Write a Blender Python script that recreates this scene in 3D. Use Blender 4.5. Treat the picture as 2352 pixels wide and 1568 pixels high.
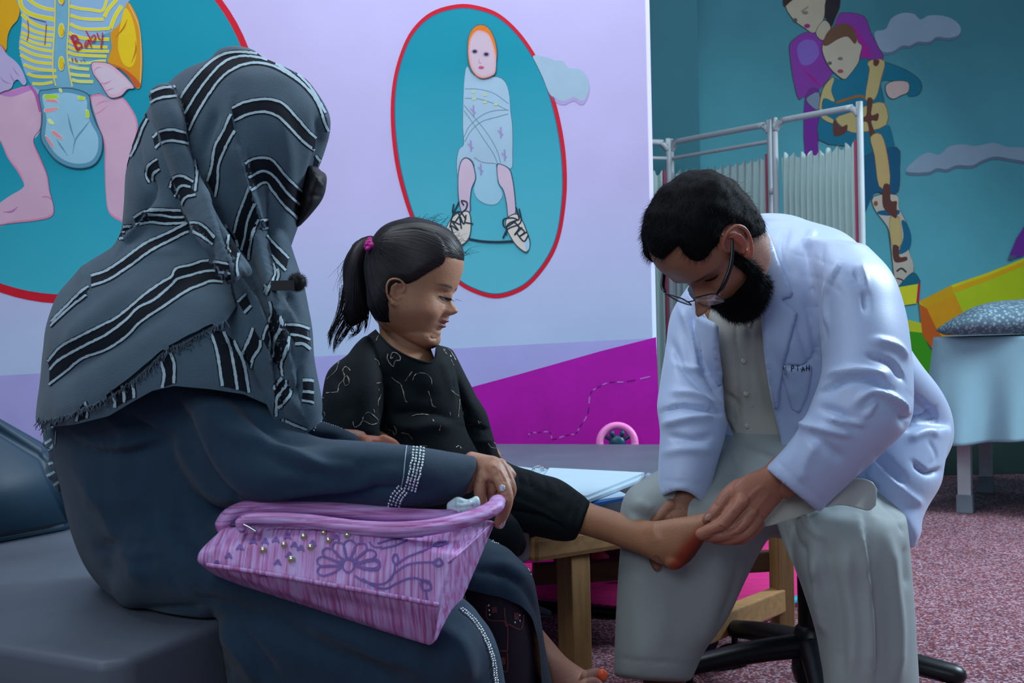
import bpy, bmesh, math, random
import numpy as np
from mathutils import Vector, Matrix, noise
from mathutils.bvhtree import BVHTree

for _o in list(bpy.data.objects):
    bpy.data.objects.remove(_o)
random.seed(7); rng = np.random.default_rng(7)
SC = bpy.context.scene
COL = SC.collection

# ------------------------------------------------------------------ camera
FPX, CX, CY = 2613.33, 1176.0, 784.0
CAMZ = 0.78
ROLL = math.radians(1.3)
PITCH = math.radians(-0.55)
_f = np.array([0, math.cos(PITCH), math.sin(PITCH)])
_r0 = np.array([1.0, 0, 0]); _u0 = np.cross(_r0, _f)
CR = math.cos(ROLL) * _r0 - math.sin(ROLL) * _u0
CU = math.sin(ROLL) * _r0 + math.cos(ROLL) * _u0
CF = _f
CAM = np.array([0, 0, CAMZ])
cam = bpy.data.cameras.new('camera'); camo = bpy.data.objects.new('camera', cam); COL.objects.link(camo)
cam.lens = 40; cam.sensor_width = 36; cam.clip_start = 0.05
camo.matrix_world = Matrix(((CR[0], CU[0], -CF[0], 0), (CR[1], CU[1], -CF[1], 0), (CR[2], CU[2], -CF[2], CAMZ), (0, 0, 0, 1)))
cam.dof.use_dof = True; cam.dof.focus_distance = 1.95; cam.dof.aperture_fstop = 14.0
SC.camera = camo

# ------------------------------------------------------------------ world, lights, exposure
SC.view_settings.view_transform = 'Standard'; SC.view_settings.look = 'None'
SC.view_settings.gamma = 1; SC.view_settings.use_curve_mapping = False
SC.view_settings.exposure = 0.30
w = bpy.data.worlds.new('world'); SC.world = w; w.use_nodes = True
w.node_tree.nodes['Background'].inputs[0].default_value = (0.52, 0.72, 1.0, 1)
w.node_tree.nodes['Background'].inputs[1].default_value = 0.18

def area(name, loc, target, size, sizey, power, color):
    l = bpy.data.lights.new(name, 'AREA'); l.shape = 'RECTANGLE'; l.size = size; l.size_y = sizey
    l.energy = power; l.color = color
    o = bpy.data.objects.new(name, l); COL.objects.link(o); o.location = loc
    o.rotation_euler = (Vector(target) - Vector(loc)).to_track_quat('-Z', 'Y').to_euler()
    o['kind'] = 'structure'
    return o
# daylight from the windows at the right and behind the doctor; the other lamps are added fills
area('window_light_right', (3.0, 3.1, 2.4), (0.9, 2.2, 0.8), 1.1, 1.2, 112, (0.70, 0.86, 1.0))
area('wall_fill_light', (-1.3, 1.7, 3.0), (-0.5, 3.8, 1.1), 1.8, 1.2, 36, (0.84, 0.91, 1.0))  # added overhead fill that brightens the lavender wall; no window there
area('front_fill_light', (-0.9, -0.9, 2.1), (-0.3, 1.8, 0.8), 1.6, 1.2, 20, (0.84, 0.92, 1.0))  # added fill from behind the camera for the woman and girl
area('overhead_fill_light', (0.7, 2.9, 3.3), (0.6, 3.4, 0.8), 1.8, 1.2, 30, (0.82, 0.92, 1.0))  # added overhead fill for the wall and upward faces, no lamp there

# ------------------------------------------------------------------ helpers
def P(px, py, Y):
    d = CF + CR * ((px - CX) / FPX) - CU * ((py - CY) / FPX)
    return CAM + d * (Y / d[1])
def ray(px, py):
    d = CF + CR * ((px - CX) / FPX) - CU * ((py - CY) / FPX)
    return d / np.linalg.norm(d)
def onplane(px, py, p0, n):
    d = ray(px, py); t = np.dot(np.array(p0) - CAM, n) / np.dot(d, n)
    return CAM + d * t
def onz(px, py, z):
    return onplane(px, py, (0, 0, z), np.array([0, 0, 1.0]))
def pix(V):
    D = V - CAM; z = D @ CF
    return CX + FPX * (D @ CR) / z, CY - FPX * (D @ CU) / z
def S(Y): return Y / FPX           # metres per pixel at depth Y

def srgb(r, g, b):
    f = lambda c: (c / 255) / 12.92 if c / 255 <= 0.04045 else (((c / 255) + 0.055) / 1.055) ** 2.4
    return (f(r), f(g), f(b), 1)

def mat(name, col, rough=0.8, var=0.12, scale=8, bump=0.0, bscale=200, metal=0.0, spec=0.4, sheen=0.0, attr=None, emis=None, sss=0.0, stretch=None, alpha=None, trans=0):
    m = bpy.data.materials.new(name); m.use_nodes = True
    nt = m.node_tree; N = nt.nodes; L = nt.links
    b = N['Principled BSDF']
    b.inputs['Roughness'].default_value = rough; b.inputs['Metallic'].default_value = metal
    b.inputs['Specular IOR Level'].default_value = spec
    if sheen: b.inputs['Sheen Weight'].default_value = sheen
    if trans: b.inputs['Transmission Weight'].default_value = trans
    if alpha is not None: b.inputs['Alpha'].default_value = alpha
    if sss:
        b.inputs['Subsurface Weight'].default_value = sss
        b.inputs['Subsurface Radius'].default_value = (0.012, 0.004, 0.002); b.inputs['Subsurface Scale'].default_value = 1.0
    tc = N.new('ShaderNodeTexCoord'); mp = N.new('ShaderNodeMapping'); L.new(tc.outputs['Object'], mp.inputs['Vector'])
    if stretch: mp.inputs['Scale'].default_value = stretch
    nz = N.new('ShaderNodeTexNoise'); nz.inputs['Scale'].default_value = scale; nz.inputs['Detail'].default_value = 5
    L.new(mp.outputs[0], nz.inputs['Vector'])
    mr = N.new('ShaderNodeMapRange'); mr.inputs['To Min'].default_value = 1 - var; mr.inputs['To Max'].default_value = 1 + var
    mr.inputs['From Min'].default_value = 0.3; mr.inputs['From Max'].default_value = 0.7
    L.new(nz.outputs['Fac'], mr.inputs['Value'])
    vm = N.new('ShaderNodeVectorMath'); vm.operation = 'SCALE'
    if attr:
        a = N.new('ShaderNodeAttribute'); a.attribute_name = attr; L.new(a.outputs['Color'], vm.inputs[0])
    else:
        vm.inputs[0].default_value = col[:3]
    L.new(mr.outputs[0], vm.inputs['Scale']); L.new(vm.outputs[0], b.inputs['Base Color'])
    if bump:
        n2 = N.new('ShaderNodeTexNoise'); n2.inputs['Scale'].default_value = bscale; n2.inputs['Detail'].default_value = 3
        L.new(mp.outputs[0], n2.inputs['Vector'])
        bp = N.new('ShaderNodeBump'); bp.inputs['Strength'].default_value = bump; bp.inputs['Distance'].default_value = 0.002
        L.new(n2.outputs['Fac'], bp.inputs['Height']); L.new(bp.outputs[0], b.inputs['Normal'])
    return m

def tag(o, label=None, cat=None, group=None, kind=None):
    if label: o['label'] = label
    if cat: o['category'] = cat
    if group: o['group'] = group
    if kind: o['kind'] = kind
    return o
def thing(name, label, cat, loc=(0, 0, 0), group=None):
    o = bpy.data.objects.new(name, None); COL.objects.link(o); o.location = Vector([float(c) for c in loc]); o.empty_display_size = 0.05
    return tag(o, label, cat, group)

def mesh_obj(name, pieces, parent=None, smooth=True, cols=None):
    """pieces = [(V, F, material)]; one mesh object with several material slots; vertices in world space"""
    if isinstance(pieces, tuple): pieces = [pieces]
    me = bpy.data.meshes.new(name); vs = []; fs = []; mi = []; off = 0; mats = []; cl = []
    for p in pieces:
        V, F, m = p[:3]
        if m not in mats: mats.append(m)
        V = np.asarray(V, float); vs.append(V)
        for f in F: fs.append([int(i) + off for i in f])
        mi += [mats.index(m)] * len(F); off += len(V)
        cl.append(np.asarray(p[3]) if len(p) > 3 and p[3] is not None else np.tile(np.array([[.5, .5, .5]]), (len(V), 1)))
    V = np.concatenate(vs)
    loc = np.array(parent.location[:]) if parent is not None else np.zeros(3)
    base = np.zeros(3)
    if parent is None:
        base = np.array([(V[:, 0].min() + V[:, 0].max()) / 2, (V[:, 1].min() + V[:, 1].max()) / 2, V[:, 2].min()])
    me.from_pydata((V - (loc if parent is not None else base)).tolist(), [], fs)
    for m in mats: me.materials.append(m)
    me.polygons.foreach_set('material_index', mi)
    me.polygons.foreach_set('use_smooth', [smooth] * len(fs))
    if any(len(p) > 3 for p in pieces):
        a = me.attributes.new('tint', 'FLOAT_COLOR', 'POINT')
        C = np.concatenate(cl); C = np.concatenate([C, np.ones((len(C), 1))], 1)
        a.data.foreach_set('color', C.astype(np.float32).ravel())
    me.update()
    o = bpy.data.objects.new(name, me); COL.objects.link(o)
    if parent is not None:
        o.parent = parent
        if parent.type == 'MESH':
            pass
    else: o.location = base
    return o
def world_loc(o):
    l = Vector((0, 0, 0))
    while o: l = l + o.location; o = o.parent
    return np.array(l[:])
def sub_obj(name, pieces, parent, smooth=True):
    """child of a part: its vertices are stored relative to the part's world place"""
    o = mesh_obj(name, pieces, None, smooth)
    wl = np.array(o.location[:]); o.parent = parent; o.location = Vector([float(c) for c in (wl - world_loc(parent))])
    return o
def part(name, pieces, parent, smooth=True): return sub_obj(name, pieces, parent, smooth)

def catmull(pts, k=6, closed=False):
    pts = np.asarray(pts, float); n = len(pts)
    if n < 3 and not closed:
        return np.array([pts[0] + (pts[-1] - pts[0]) * t for t in np.linspace(0, 1, k + 1)])
    out = []
    for i in range(n if closed else n - 1):
        if closed: a, b, c, d = pts[i - 1], pts[i], pts[(i + 1) % n], pts[(i + 2) % n]
        else:
            b, c = pts[i], pts[i + 1]
            a = pts[i - 1] if i > 0 else 2 * b - c
            d = pts[i + 2] if i + 2 < n else 2 * c - b
        for j in range(k):
            t = j / k
            out.append(0.5 * ((2 * b) + (-a + c) * t + (2 * a - 5 * b + 4 * c - d) * t * t + (-a + 3 * b - 3 * c + d) * t ** 3))
    if not closed: out.append(pts[-1])
    return np.array(out)

class Soup:
    def __init__(s): s.V = []; s.F = []; s.n = 0
    def add(s, V, F):
        V = np.asarray(V, float); s.V.append(V); s.F += [[i + s.n for i in f] for f in F]; s.n += len(V); return s
    def rings(s, R, cap=True):
        R = np.asarray(R); m, n = R.shape[:2]; F = []
        for i in range(m - 1):
            for j in range(n):
                F.append([i * n + j, i * n + (j + 1) % n, (i + 1) * n + (j + 1) % n, (i + 1) * n + j])
        V = R.reshape(-1, 3)
        if cap:
            V = np.concatenate([V, [R[0].mean(0)], [R[-1].mean(0)]]); a = m * n
            for j in range(n):
                F.append([a, (j + 1) % n, j]); F.append([a + 1, (m - 1) * n + j, (m - 1) * n + (j + 1) % n])
        return s.add(V, F)
    def loft(s, secs, n=28, k=5, cap=0.6, e=2.0, flat=None):
        """secs: (ax,ay,bx,by,Y,thick[,dYb]) outline pixels a/b of a section at depth Y (b at Y+dYb), half thickness along the view"""
        q = np.array([tuple(x) + (0,) * (7 - len(x)) for x in secs], float)
        D = catmull(q, k) if len(q) > 1 else q
        D[:, 5] = np.maximum(D[:, 5], 0.001)
        C = np.stack([(D[:, 0] + D[:, 2]) / 2, (D[:, 1] + D[:, 3]) / 2], 1); M = np.stack([(D[:, 2] - D[:, 0]) / 2, (D[:, 3] - D[:, 1]) / 2], 1)
        tan = np.gradient(C, axis=0); tan /= np.linalg.norm(tan, axis=1)[:, None] + 1e-9
        th = np.linspace(0, 2 * np.pi, n, endpoint=False)
        ct, st = np.cos(th), np.sin(th)
        ct = np.sign(ct) * abs(ct) ** (2 / e); st = np.sign(st) * abs(st) ** (2 / e)
        R = []
        def ring(i, ext, f):
            Y, T, dY = D[i, 4], D[i, 5], D[i, 6]
            c = C[i] + tan[i] * ext * min(T / S(Y), np.linalg.norm(M[i]))
            return np.array([P(c[0] + M[i][0] * f * a, c[1] + M[i][1] * f * a, Y + dY * f * a / 2 + T * f * b) for a, b in zip(ct, st)])
        for a in (1, 0.85, 0.6, 0.25):
            if cap: R.append(ring(0, -a * cap, math.sqrt(max(0, 1 - a * a) + .01)))
        for i in range(len(C)): R.append(ring(i, 0, 1))
        for a in (0.25, .6, .85, 1):
            if cap: R.append(ring(-1, a * cap, math.sqrt(max(0, 1 - a * a) + .01)))
        return s.rings(R)
    def tube(s, pts, n=14, k=5, world=False, flat=1.0, up=None, caps=True):
        """pts: (px,py,Y,r) with r in metres (or world x,y,z,r)"""
        q = np.array(pts, float)
        if not world: C = np.array([P(*x[:3]) for x in q])
        else: C = q[:, :3]
        D = catmull(np.concatenate([C, q[:, 3:4]], 1), k)
        C, T = D[:, :3], np.maximum(D[:, 3], 1e-4)
        tan = np.gradient(C, axis=0); tan /= np.linalg.norm(tan, axis=1)[:, None] + 1e-9
        u = np.array(up if up is not None else (0.13, -1, 0.21)); R = []
        th = np.linspace(0, 2 * np.pi, n, endpoint=False)
        prev = None
        def ring(c, t, tg):
            nonlocal prev
            x = (np.cross(tg, u) if (prev is None or up is not None) else prev - tg * np.dot(prev, tg)); x /= np.linalg.norm(x) + 1e-9
            prev = x; y = np.cross(tg, x)
            return c + t * (np.outer(np.cos(th), x) + flat * np.outer(np.sin(th), y))
        if caps:
            for a in (1, .85, .5): R.append(ring(C[0] - tan[0] * a * T[0] * .9, T[0] * math.sqrt(1 - a * a + .01), tan[0]))
        for i in range(len(C)): R.append(ring(C[i], T[i], tan[i]))
        if caps:
            for a in (.5, .85, 1): R.append(ring(C[-1] + tan[-1] * a * T[-1] * .9, T[-1] * math.sqrt(1 - a * a + .01), tan[-1]))
        return s.rings(R)
    def ell(s, c, r, rot=None, n=20):
        th = np.linspace(0, 2 * np.pi, n, endpoint=False); R = []
        for ph in np.linspace(-np.pi / 2 + .08, np.pi / 2 - .08, n // 2 + 2):
            R.append(np.stack([np.cos(ph) * np.cos(th) * r[0], np.cos(ph) * np.sin(th) * r[1], np.full(n, np.sin(ph) * r[2])], 1))
        R = np.array(R)
        if rot is not None: R = R @ np.array(rot).T
        return s.rings(R + np.asarray(c))
    def box(s, lo, hi, M=None):
        lo = np.array(lo, float); hi = np.array(hi, float)
        V = np.array([[(lo, hi)[i][0], (lo, hi)[j][1], (lo, hi)[k][2]] for i in (0, 1) for j in (0, 1) for k in (0, 1)])
        if M is not None: V = V @ np.array(M)[:3, :3].T + np.array(M)[:3, 3]
        return s.add(V, [[0, 1, 3, 2], [4, 6, 7, 5], [0, 4, 5, 1], [2, 3, 7, 6], [0, 2, 6, 4], [1, 5, 7, 3]])
    def out(s, m): return (np.concatenate(s.V), s.F, m)

class Surf:
    def __init__(s, V, F): s.V = np.asarray(V, float); s.F = np.asarray(F, int)
    def edges(s):
        F = s.F; e = np.concatenate([F[:, [0, 1]], F[:, [1, 2]], F[:, [2, 3]], F[:, [3, 0]]]); return e
    def normals(s):
        V, F = s.V, s.F
        n = np.cross(V[F[:, 2]] - V[F[:, 0]], V[F[:, 3]] - V[F[:, 1]]); N = np.zeros_like(V)
        for i in range(4): np.add.at(N, F[:, i], n)
        return N / (np.linalg.norm(N, axis=1)[:, None] + 1e-12)
    def smooth(s, it=3, lam=0.5):
        e = s.edges(); n = len(s.V); deg = np.bincount(np.concatenate([e[:, 0], e[:, 1]]), minlength=n)[:, None] + 1e-9
        for _ in range(it):
            A = np.stack([np.bincount(e[:, 0], weights=s.V[e[:, 1], c], minlength=n) + np.bincount(e[:, 1], weights=s.V[e[:, 0], c], minlength=n) for c in range(3)], 1)
            s.V = s.V + lam * (A / deg - s.V)
        return s
    def polydist(s, pts, px, py):
        """nearest distance, signed side and arclength fraction of pixels to a polyline"""
        best = np.full(len(px), 1e9); side = np.zeros(len(px)); tt = np.zeros(len(px))
        pts = np.asarray(pts, float); seg = np.linalg.norm(np.diff(pts, axis=0), axis=1); cum = np.concatenate([[0], np.cumsum(seg)])
        for i in range(len(pts) - 1):
            a, b = pts[i], pts[i + 1]; d = b - a; L2 = d @ d + 1e-9
            t = np.clip(((px - a[0]) * d[0] + (py - a[1]) * d[1]) / L2, 0, 1)
            dx = px - a[0] - t * d[0]; dy = py - a[1] - t * d[1]; r = np.hypot(dx, dy); m = r < best
            best[m] = r[m]; side[m] = np.sign(d[0] * dy - d[1] * dx)[m]; tt[m] = ((cum[i] + t * seg[i]) / cum[-1])[m]
        return best, side, tt
    def crease(s, strokes, yr=(0, 99)):
        """strokes: (pts_px, width_px, amp_m, type) type g: gaussian ridge(+)/valley(-); s: step, raised on the right-hand side of the stroke"""
        px, py = pix(s.V); N = s.normals(); D = s.V - CAM; D /= np.linalg.norm(D, axis=1)[:, None]
        face = np.clip(-(N * D).sum(1) * 2.0 + .15, 0, 1); dis = np.zeros(len(s.V))
        okY = (s.V[:, 1] > yr[0]) & (s.V[:, 1] < yr[1])
        for st in strokes:
            pts, wd, amp = st[:3]; ty = st[3] if len(st) > 3 else 'g'
            pts = catmull(pts, 5) if len(pts) > 2 else np.array(pts, float)
            lo = pts.min(0) - 3.2 * wd; hi = pts.max(0) + 3.2 * wd
            m = (px > lo[0]) & (px < hi[0]) & (py > lo[1]) & (py < hi[1]) & okY
            if not m.any(): continue
            idx = np.where(m)[0]; r, sd, t = s.polydist(pts, px[idx], py[idx])
            taper = np.clip(np.minimum(t, 1 - t) * 5 + .15, 0, 1)
            if ty == 'g': h = np.exp(-(r / wd) ** 2)
            elif ty == 's':
                sg = r * sd
                h = np.where(sg > 0, np.exp(-(sg / (wd * 1.6)) ** 2), np.exp(-(sg / (wd * .22)) ** 2))
            elif ty == 'v': h = np.exp(-(r / wd))
            dis[idx] += amp * h * taper
        s.V = s.V + N * (dis * face)[:, None]
        return s
    def wob(s, amp, scale, seed=0, stretch=(1, 1, 1)):
        N = s.normals(); d = np.array([noise.noise(Vector((v[0] * scale * stretch[0] + seed, v[1] * scale * stretch[1], v[2] * scale * stretch[2]))) for v in s.V])
        s.V = s.V + N * (d * amp)[:, None]; return s
    def cut(s, keep, smooth=7):
        """keep: boolean per vertex -> remove faces whose vertices are all dropped"""
        k = keep[s.F].all(1); s.F = s.F[k]; used = np.unique(s.F); mp = -np.ones(len(s.V), int); mp[used] = np.arange(len(used))
        s.V = s.V[used]; s.F = mp[s.F]
        e = np.sort(s.edges(), axis=1); u, c = np.unique(e, axis=0, return_counts=True); b = u[c == 1]      # fair the open border
        n = len(s.V); dg = np.bincount(b.ravel(), minlength=n)
        on = dg > 0
        for _ in range(smooth):
            A = np.zeros((n, 3)); np.add.at(A, b[:, 0], s.V[b[:, 1]]); np.add.at(A, b[:, 1], s.V[b[:, 0]])
            s.V[on] = .4 * s.V[on] + .6 * A[on] / dg[on][:, None]
        return s
    def snap(s, line, mx=12, yr=(0, 99)):
        """bring the open border onto a drawn outline so that it runs clean"""
        e = np.sort(s.edges(), axis=1); u, c = np.unique(e, axis=0, return_counts=True); ids = np.unique(u[c == 1].ravel()); line = np.asarray(line, float)
        px, py = pix(s.V[ids]); N = s.normals()[ids]
        for i, x, y, nn in zip(ids, px, py, N):
            if not (yr[0] < s.V[i][1] < yr[1]): continue
            a = line[:-1]; d = line[1:] - a; t = np.clip(((x - a[:, 0]) * d[:, 0] + (y - a[:, 1]) * d[:, 1]) / ((d * d).sum(1) + 1e-9), 0, 1)
            q = a + d * t[:, None]; r = np.hypot(q[:, 0] - x, q[:, 1] - y); k = r.argmin()
            if r[k] < mx: s.V[i] = P(q[k][0], q[k][1], s.V[i][1])
        return s
    def bvh(s): return BVHTree.FromPolygons([tuple(v) for v in s.V], [tuple(f) for f in s.F])
    def out(s, m, col=None): return (s.V, s.F.tolist(), m) if col is None else (s.V, s.F.tolist(), m, col)

def remesh(soup, voxel, it=3):
    me = bpy.data.meshes.new('tmp'); me.from_pydata(np.concatenate(soup.V).tolist(), [], soup.F)
    bm = bmesh.new(); bm.from_mesh(me); bm.to_mesh(me); bm.free()
    o = bpy.data.objects.new('tmp', me); COL.objects.link(o)
    md = o.modifiers.new('r', 'REMESH'); md.mode = 'VOXEL'; md.voxel_size = voxel; md.adaptivity = 0
    dg = bpy.context.evaluated_depsgraph_get(); ev = o.evaluated_get(dg); m2 = ev.to_mesh()
    V = np.empty(len(m2.vertices) * 3); m2.vertices.foreach_get('co', V); V = V.reshape(-1, 3)
    F = np.empty(len(m2.loops), int); m2.loops.foreach_get('vertex_index', F); F = F.reshape(-1, 4)
    ev.to_mesh_clear(); bpy.data.objects.remove(o); bpy.data.meshes.remove(me)
    s = Surf(V, F)
    return s.smooth(it)

def ribbon(bvh, pts, wpx, off=0.0008, k=6, thick=False, jit=0, ends=1):
    """a strip lying on the surface seen along the pixel polyline"""
    pts = catmull(pts, k) if len(pts) > 2 else np.array([np.array(pts[0]) + (np.array(pts[1]) - np.array(pts[0])) * t for t in np.linspace(0, 1, k + 1)], float)
    # resample by length
    seg = np.linalg.norm(np.diff(pts, axis=0), axis=1); cum = np.concatenate([[0], np.cumsum(seg)]); n = max(2, int(cum[-1] / 5))
    ts = np.linspace(0, cum[-1], n + 1); pts = np.stack([np.interp(ts, cum, pts[:, 0]), np.interp(ts, cum, pts[:, 1])], 1)
    tg = np.gradient(pts, axis=0); tg /= np.linalg.norm(tg, axis=1)[:, None] + 1e-9; nr = np.stack([-tg[:, 1], tg[:, 0]], 1)
    V = []; F = []; row = None; lastd = None; o = Vector(CAM)
    for i, p in enumerate(pts):
        wd = wpx * (1 if ends else math.sin(math.pi * min(max(i / n, .04), .96)) ** .6)
        r = []
        for sgn in (-.5, 0, .5):
            q = p + nr[i] * sgn * wd + (rng.normal(0, jit, 2) if jit else 0)
            h = bvh.ray_cast(o, Vector(ray(*q)))
            if h[0] is None: r = None; break
            nn = np.array(h[1][:]); dd = ray(*q)
            if nn @ dd > 0: nn = -nn
            r.append(np.array(h[0][:]) + nn * off)
        if r is not None and abs(r[0][1] - r[2][1]) > 0.06: r = None
        if r is not None and lastd is not None and abs(r[1][1] - lastd) > 0.045: row = None
        if r is not None:
            b = len(V); V += r
            if row is not None: F += [[row, row + 1, b + 1, b], [row + 1, row + 2, b + 2, b + 1]]
            row = b; lastd = r[1][1]
        else: row = None; lastd = None
    return (np.array(V) if V else np.zeros((0, 3))), F
def dots(bvh, pts, r, off=0.001, sp=8, mats=None, rows=1, gap=6):
    """small round beads set along a pixel line on a surface; returns V,F"""
    s = Soup(); pts = catmull(pts, 6) if len(pts) > 2 else np.array([np.array(pts[0]) + (np.array(pts[1]) - np.array(pts[0])) * t for t in np.linspace(0, 1, 8)])
    seg = np.linalg.norm(np.diff(pts, axis=0), axis=1); cum = np.concatenate([[0], np.cumsum(seg)]); n = max(2, int(cum[-1] / sp))
    ts = np.linspace(0, cum[-1], n + 1); pts = np.stack([np.interp(ts, cum, pts[:, 0]), np.interp(ts, cum, pts[:, 1])], 1)
    tg = np.gradient(pts, axis=0); tg /= np.linalg.norm(tg, axis=1)[:, None] + 1e-9; nr = np.stack([-tg[:, 1], tg[:, 0]], 1)
    for i, p in enumerate(pts):
        for rw in range(rows):
            q = p + nr[i] * (rw - (rows - 1) / 2) * gap + rng.normal(0, .5, 2)
            h = bvh.ray_cast(Vector(CAM), Vector(ray(*q)))
            if h[0] is None: continue
            s.ell(np.array(h[0][:]) - ray(*q) * off, (r, r, r), n=6)
    return s
def between(bvh, A, B, off=0.0005, cols=5, jump=.035):
    """cloth-coloured band laid on the surface between two pixel polylines"""
    A = catmull(A, 6); B = catmull(B, 6)
    def rs(p, n):
        seg = np.linalg.norm(np.diff(p, axis=0), axis=1); cum = np.concatenate([[0], np.cumsum(seg)]); t = np.linspace(0, cum[-1], n)
        return np.stack([np.interp(t, cum, p[:, 0]), np.interp(t, cum, p[:, 1])], 1)
    n = max(4, int(max(np.linalg.norm(np.diff(A, axis=0), axis=1).sum(), np.linalg.norm(np.diff(B, axis=0), axis=1).sum()) / 6))
    A = rs(A, n); B = rs(B, n); V = []; F = []; ok = {}
    o = Vector(CAM)
    for i in range(n):
        for j in range(cols):
            q = A[i] + (B[i] - A[i]) * j / (cols - 1); d = ray(*q); h = bvh.ray_cast(o, Vector(d))
            if h[0] is None: continue
            nn = np.array(h[1][:]); nn = -nn if nn @ d > 0 else nn
            ok[(i, j)] = len(V); V.append(np.array(h[0][:]) + nn * off)
    for i in range(n - 1):
        for j in range(cols - 1):
            c = [(i, j), (i + 1, j), (i + 1, j + 1), (i, j + 1)]
            if all(x in ok for x in c):
                f = [ok[x] for x in c]; ys = [V[x][1] for x in f]
                if max(ys) - min(ys) < jump: F.append(f)
    return (np.array(V) if V else np.zeros((0, 3))), F
def lathe_hair(roots, dirs, length, width, bend=0.3, seg=3, jit=.35):
    """fine hairs: narrow strips leaving each root along its direction, drooping a little"""
    V = []; F = []
    for r, d in zip(roots, dirs):
        d = d + rng.normal(0, jit, 3) * .5; d /= np.linalg.norm(d) + 1e-9; L = length * rng.uniform(.6, 1.15); sd = np.cross(d, rng.normal(0, 1, 3)); sd /= np.linalg.norm(sd) + 1e-9
        p = r.copy(); b = len(V)
        for i in range(seg + 1):
            wv = width * (1 - .8 * i / seg) / 2; V += [p - sd * wv, p + sd * wv]
            if i: F.append([b + 2 * i - 2, b + 2 * i - 1, b + 2 * i + 1, b + 2 * i])
            d = d + np.array([0, 0, -bend]) / seg; d /= np.linalg.norm(d); p = p + d * L / seg
    return np.array(V), F
def merge(lst):
    V = []; F = []; n = 0
    for v, f in lst:
        if len(v) == 0: continue
        V.append(v); F += [[i + n for i in q] for q in f]; n += len(v)
    return np.concatenate(V), F

def bev_box(name, lo, hi, m, parent=None, M=None, bev=0.004, seg=2):
    bm = bmesh.new(); s = Soup().box(lo, hi, M); V, F, _ = s.out(None)
    vs = [bm.verts.new(v) for v in V]; [bm.faces.new([vs[i] for i in f]) for f in F]
    bmesh.ops.recalc_face_normals(bm, faces=bm.faces)
    if bev: bmesh.ops.bevel(bm, geom=list(bm.edges), offset=bev, segments=seg, affect='EDGES', profile=0.6)
    bm.verts.index_update(); V = np.array([v.co[:] for v in bm.verts]); F = [[v.index for v in f.verts] for f in bm.faces]; bm.free()
    if name is None: return V, F, m
    return part(name, (V, F, m), parent, smooth=False) if parent is not None else mesh_obj(name, (V, F, m), None, smooth=False)
def rotM(loc, rz=0, rx=0, ry=0):
    return np.array(Matrix.Translation(Vector([float(c) for c in loc])) @ Matrix.Rotation(rz, 4, 'Z') @ Matrix.Rotation(ry, 4, 'Y') @ Matrix.Rotation(rx, 4, 'X'))

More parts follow.
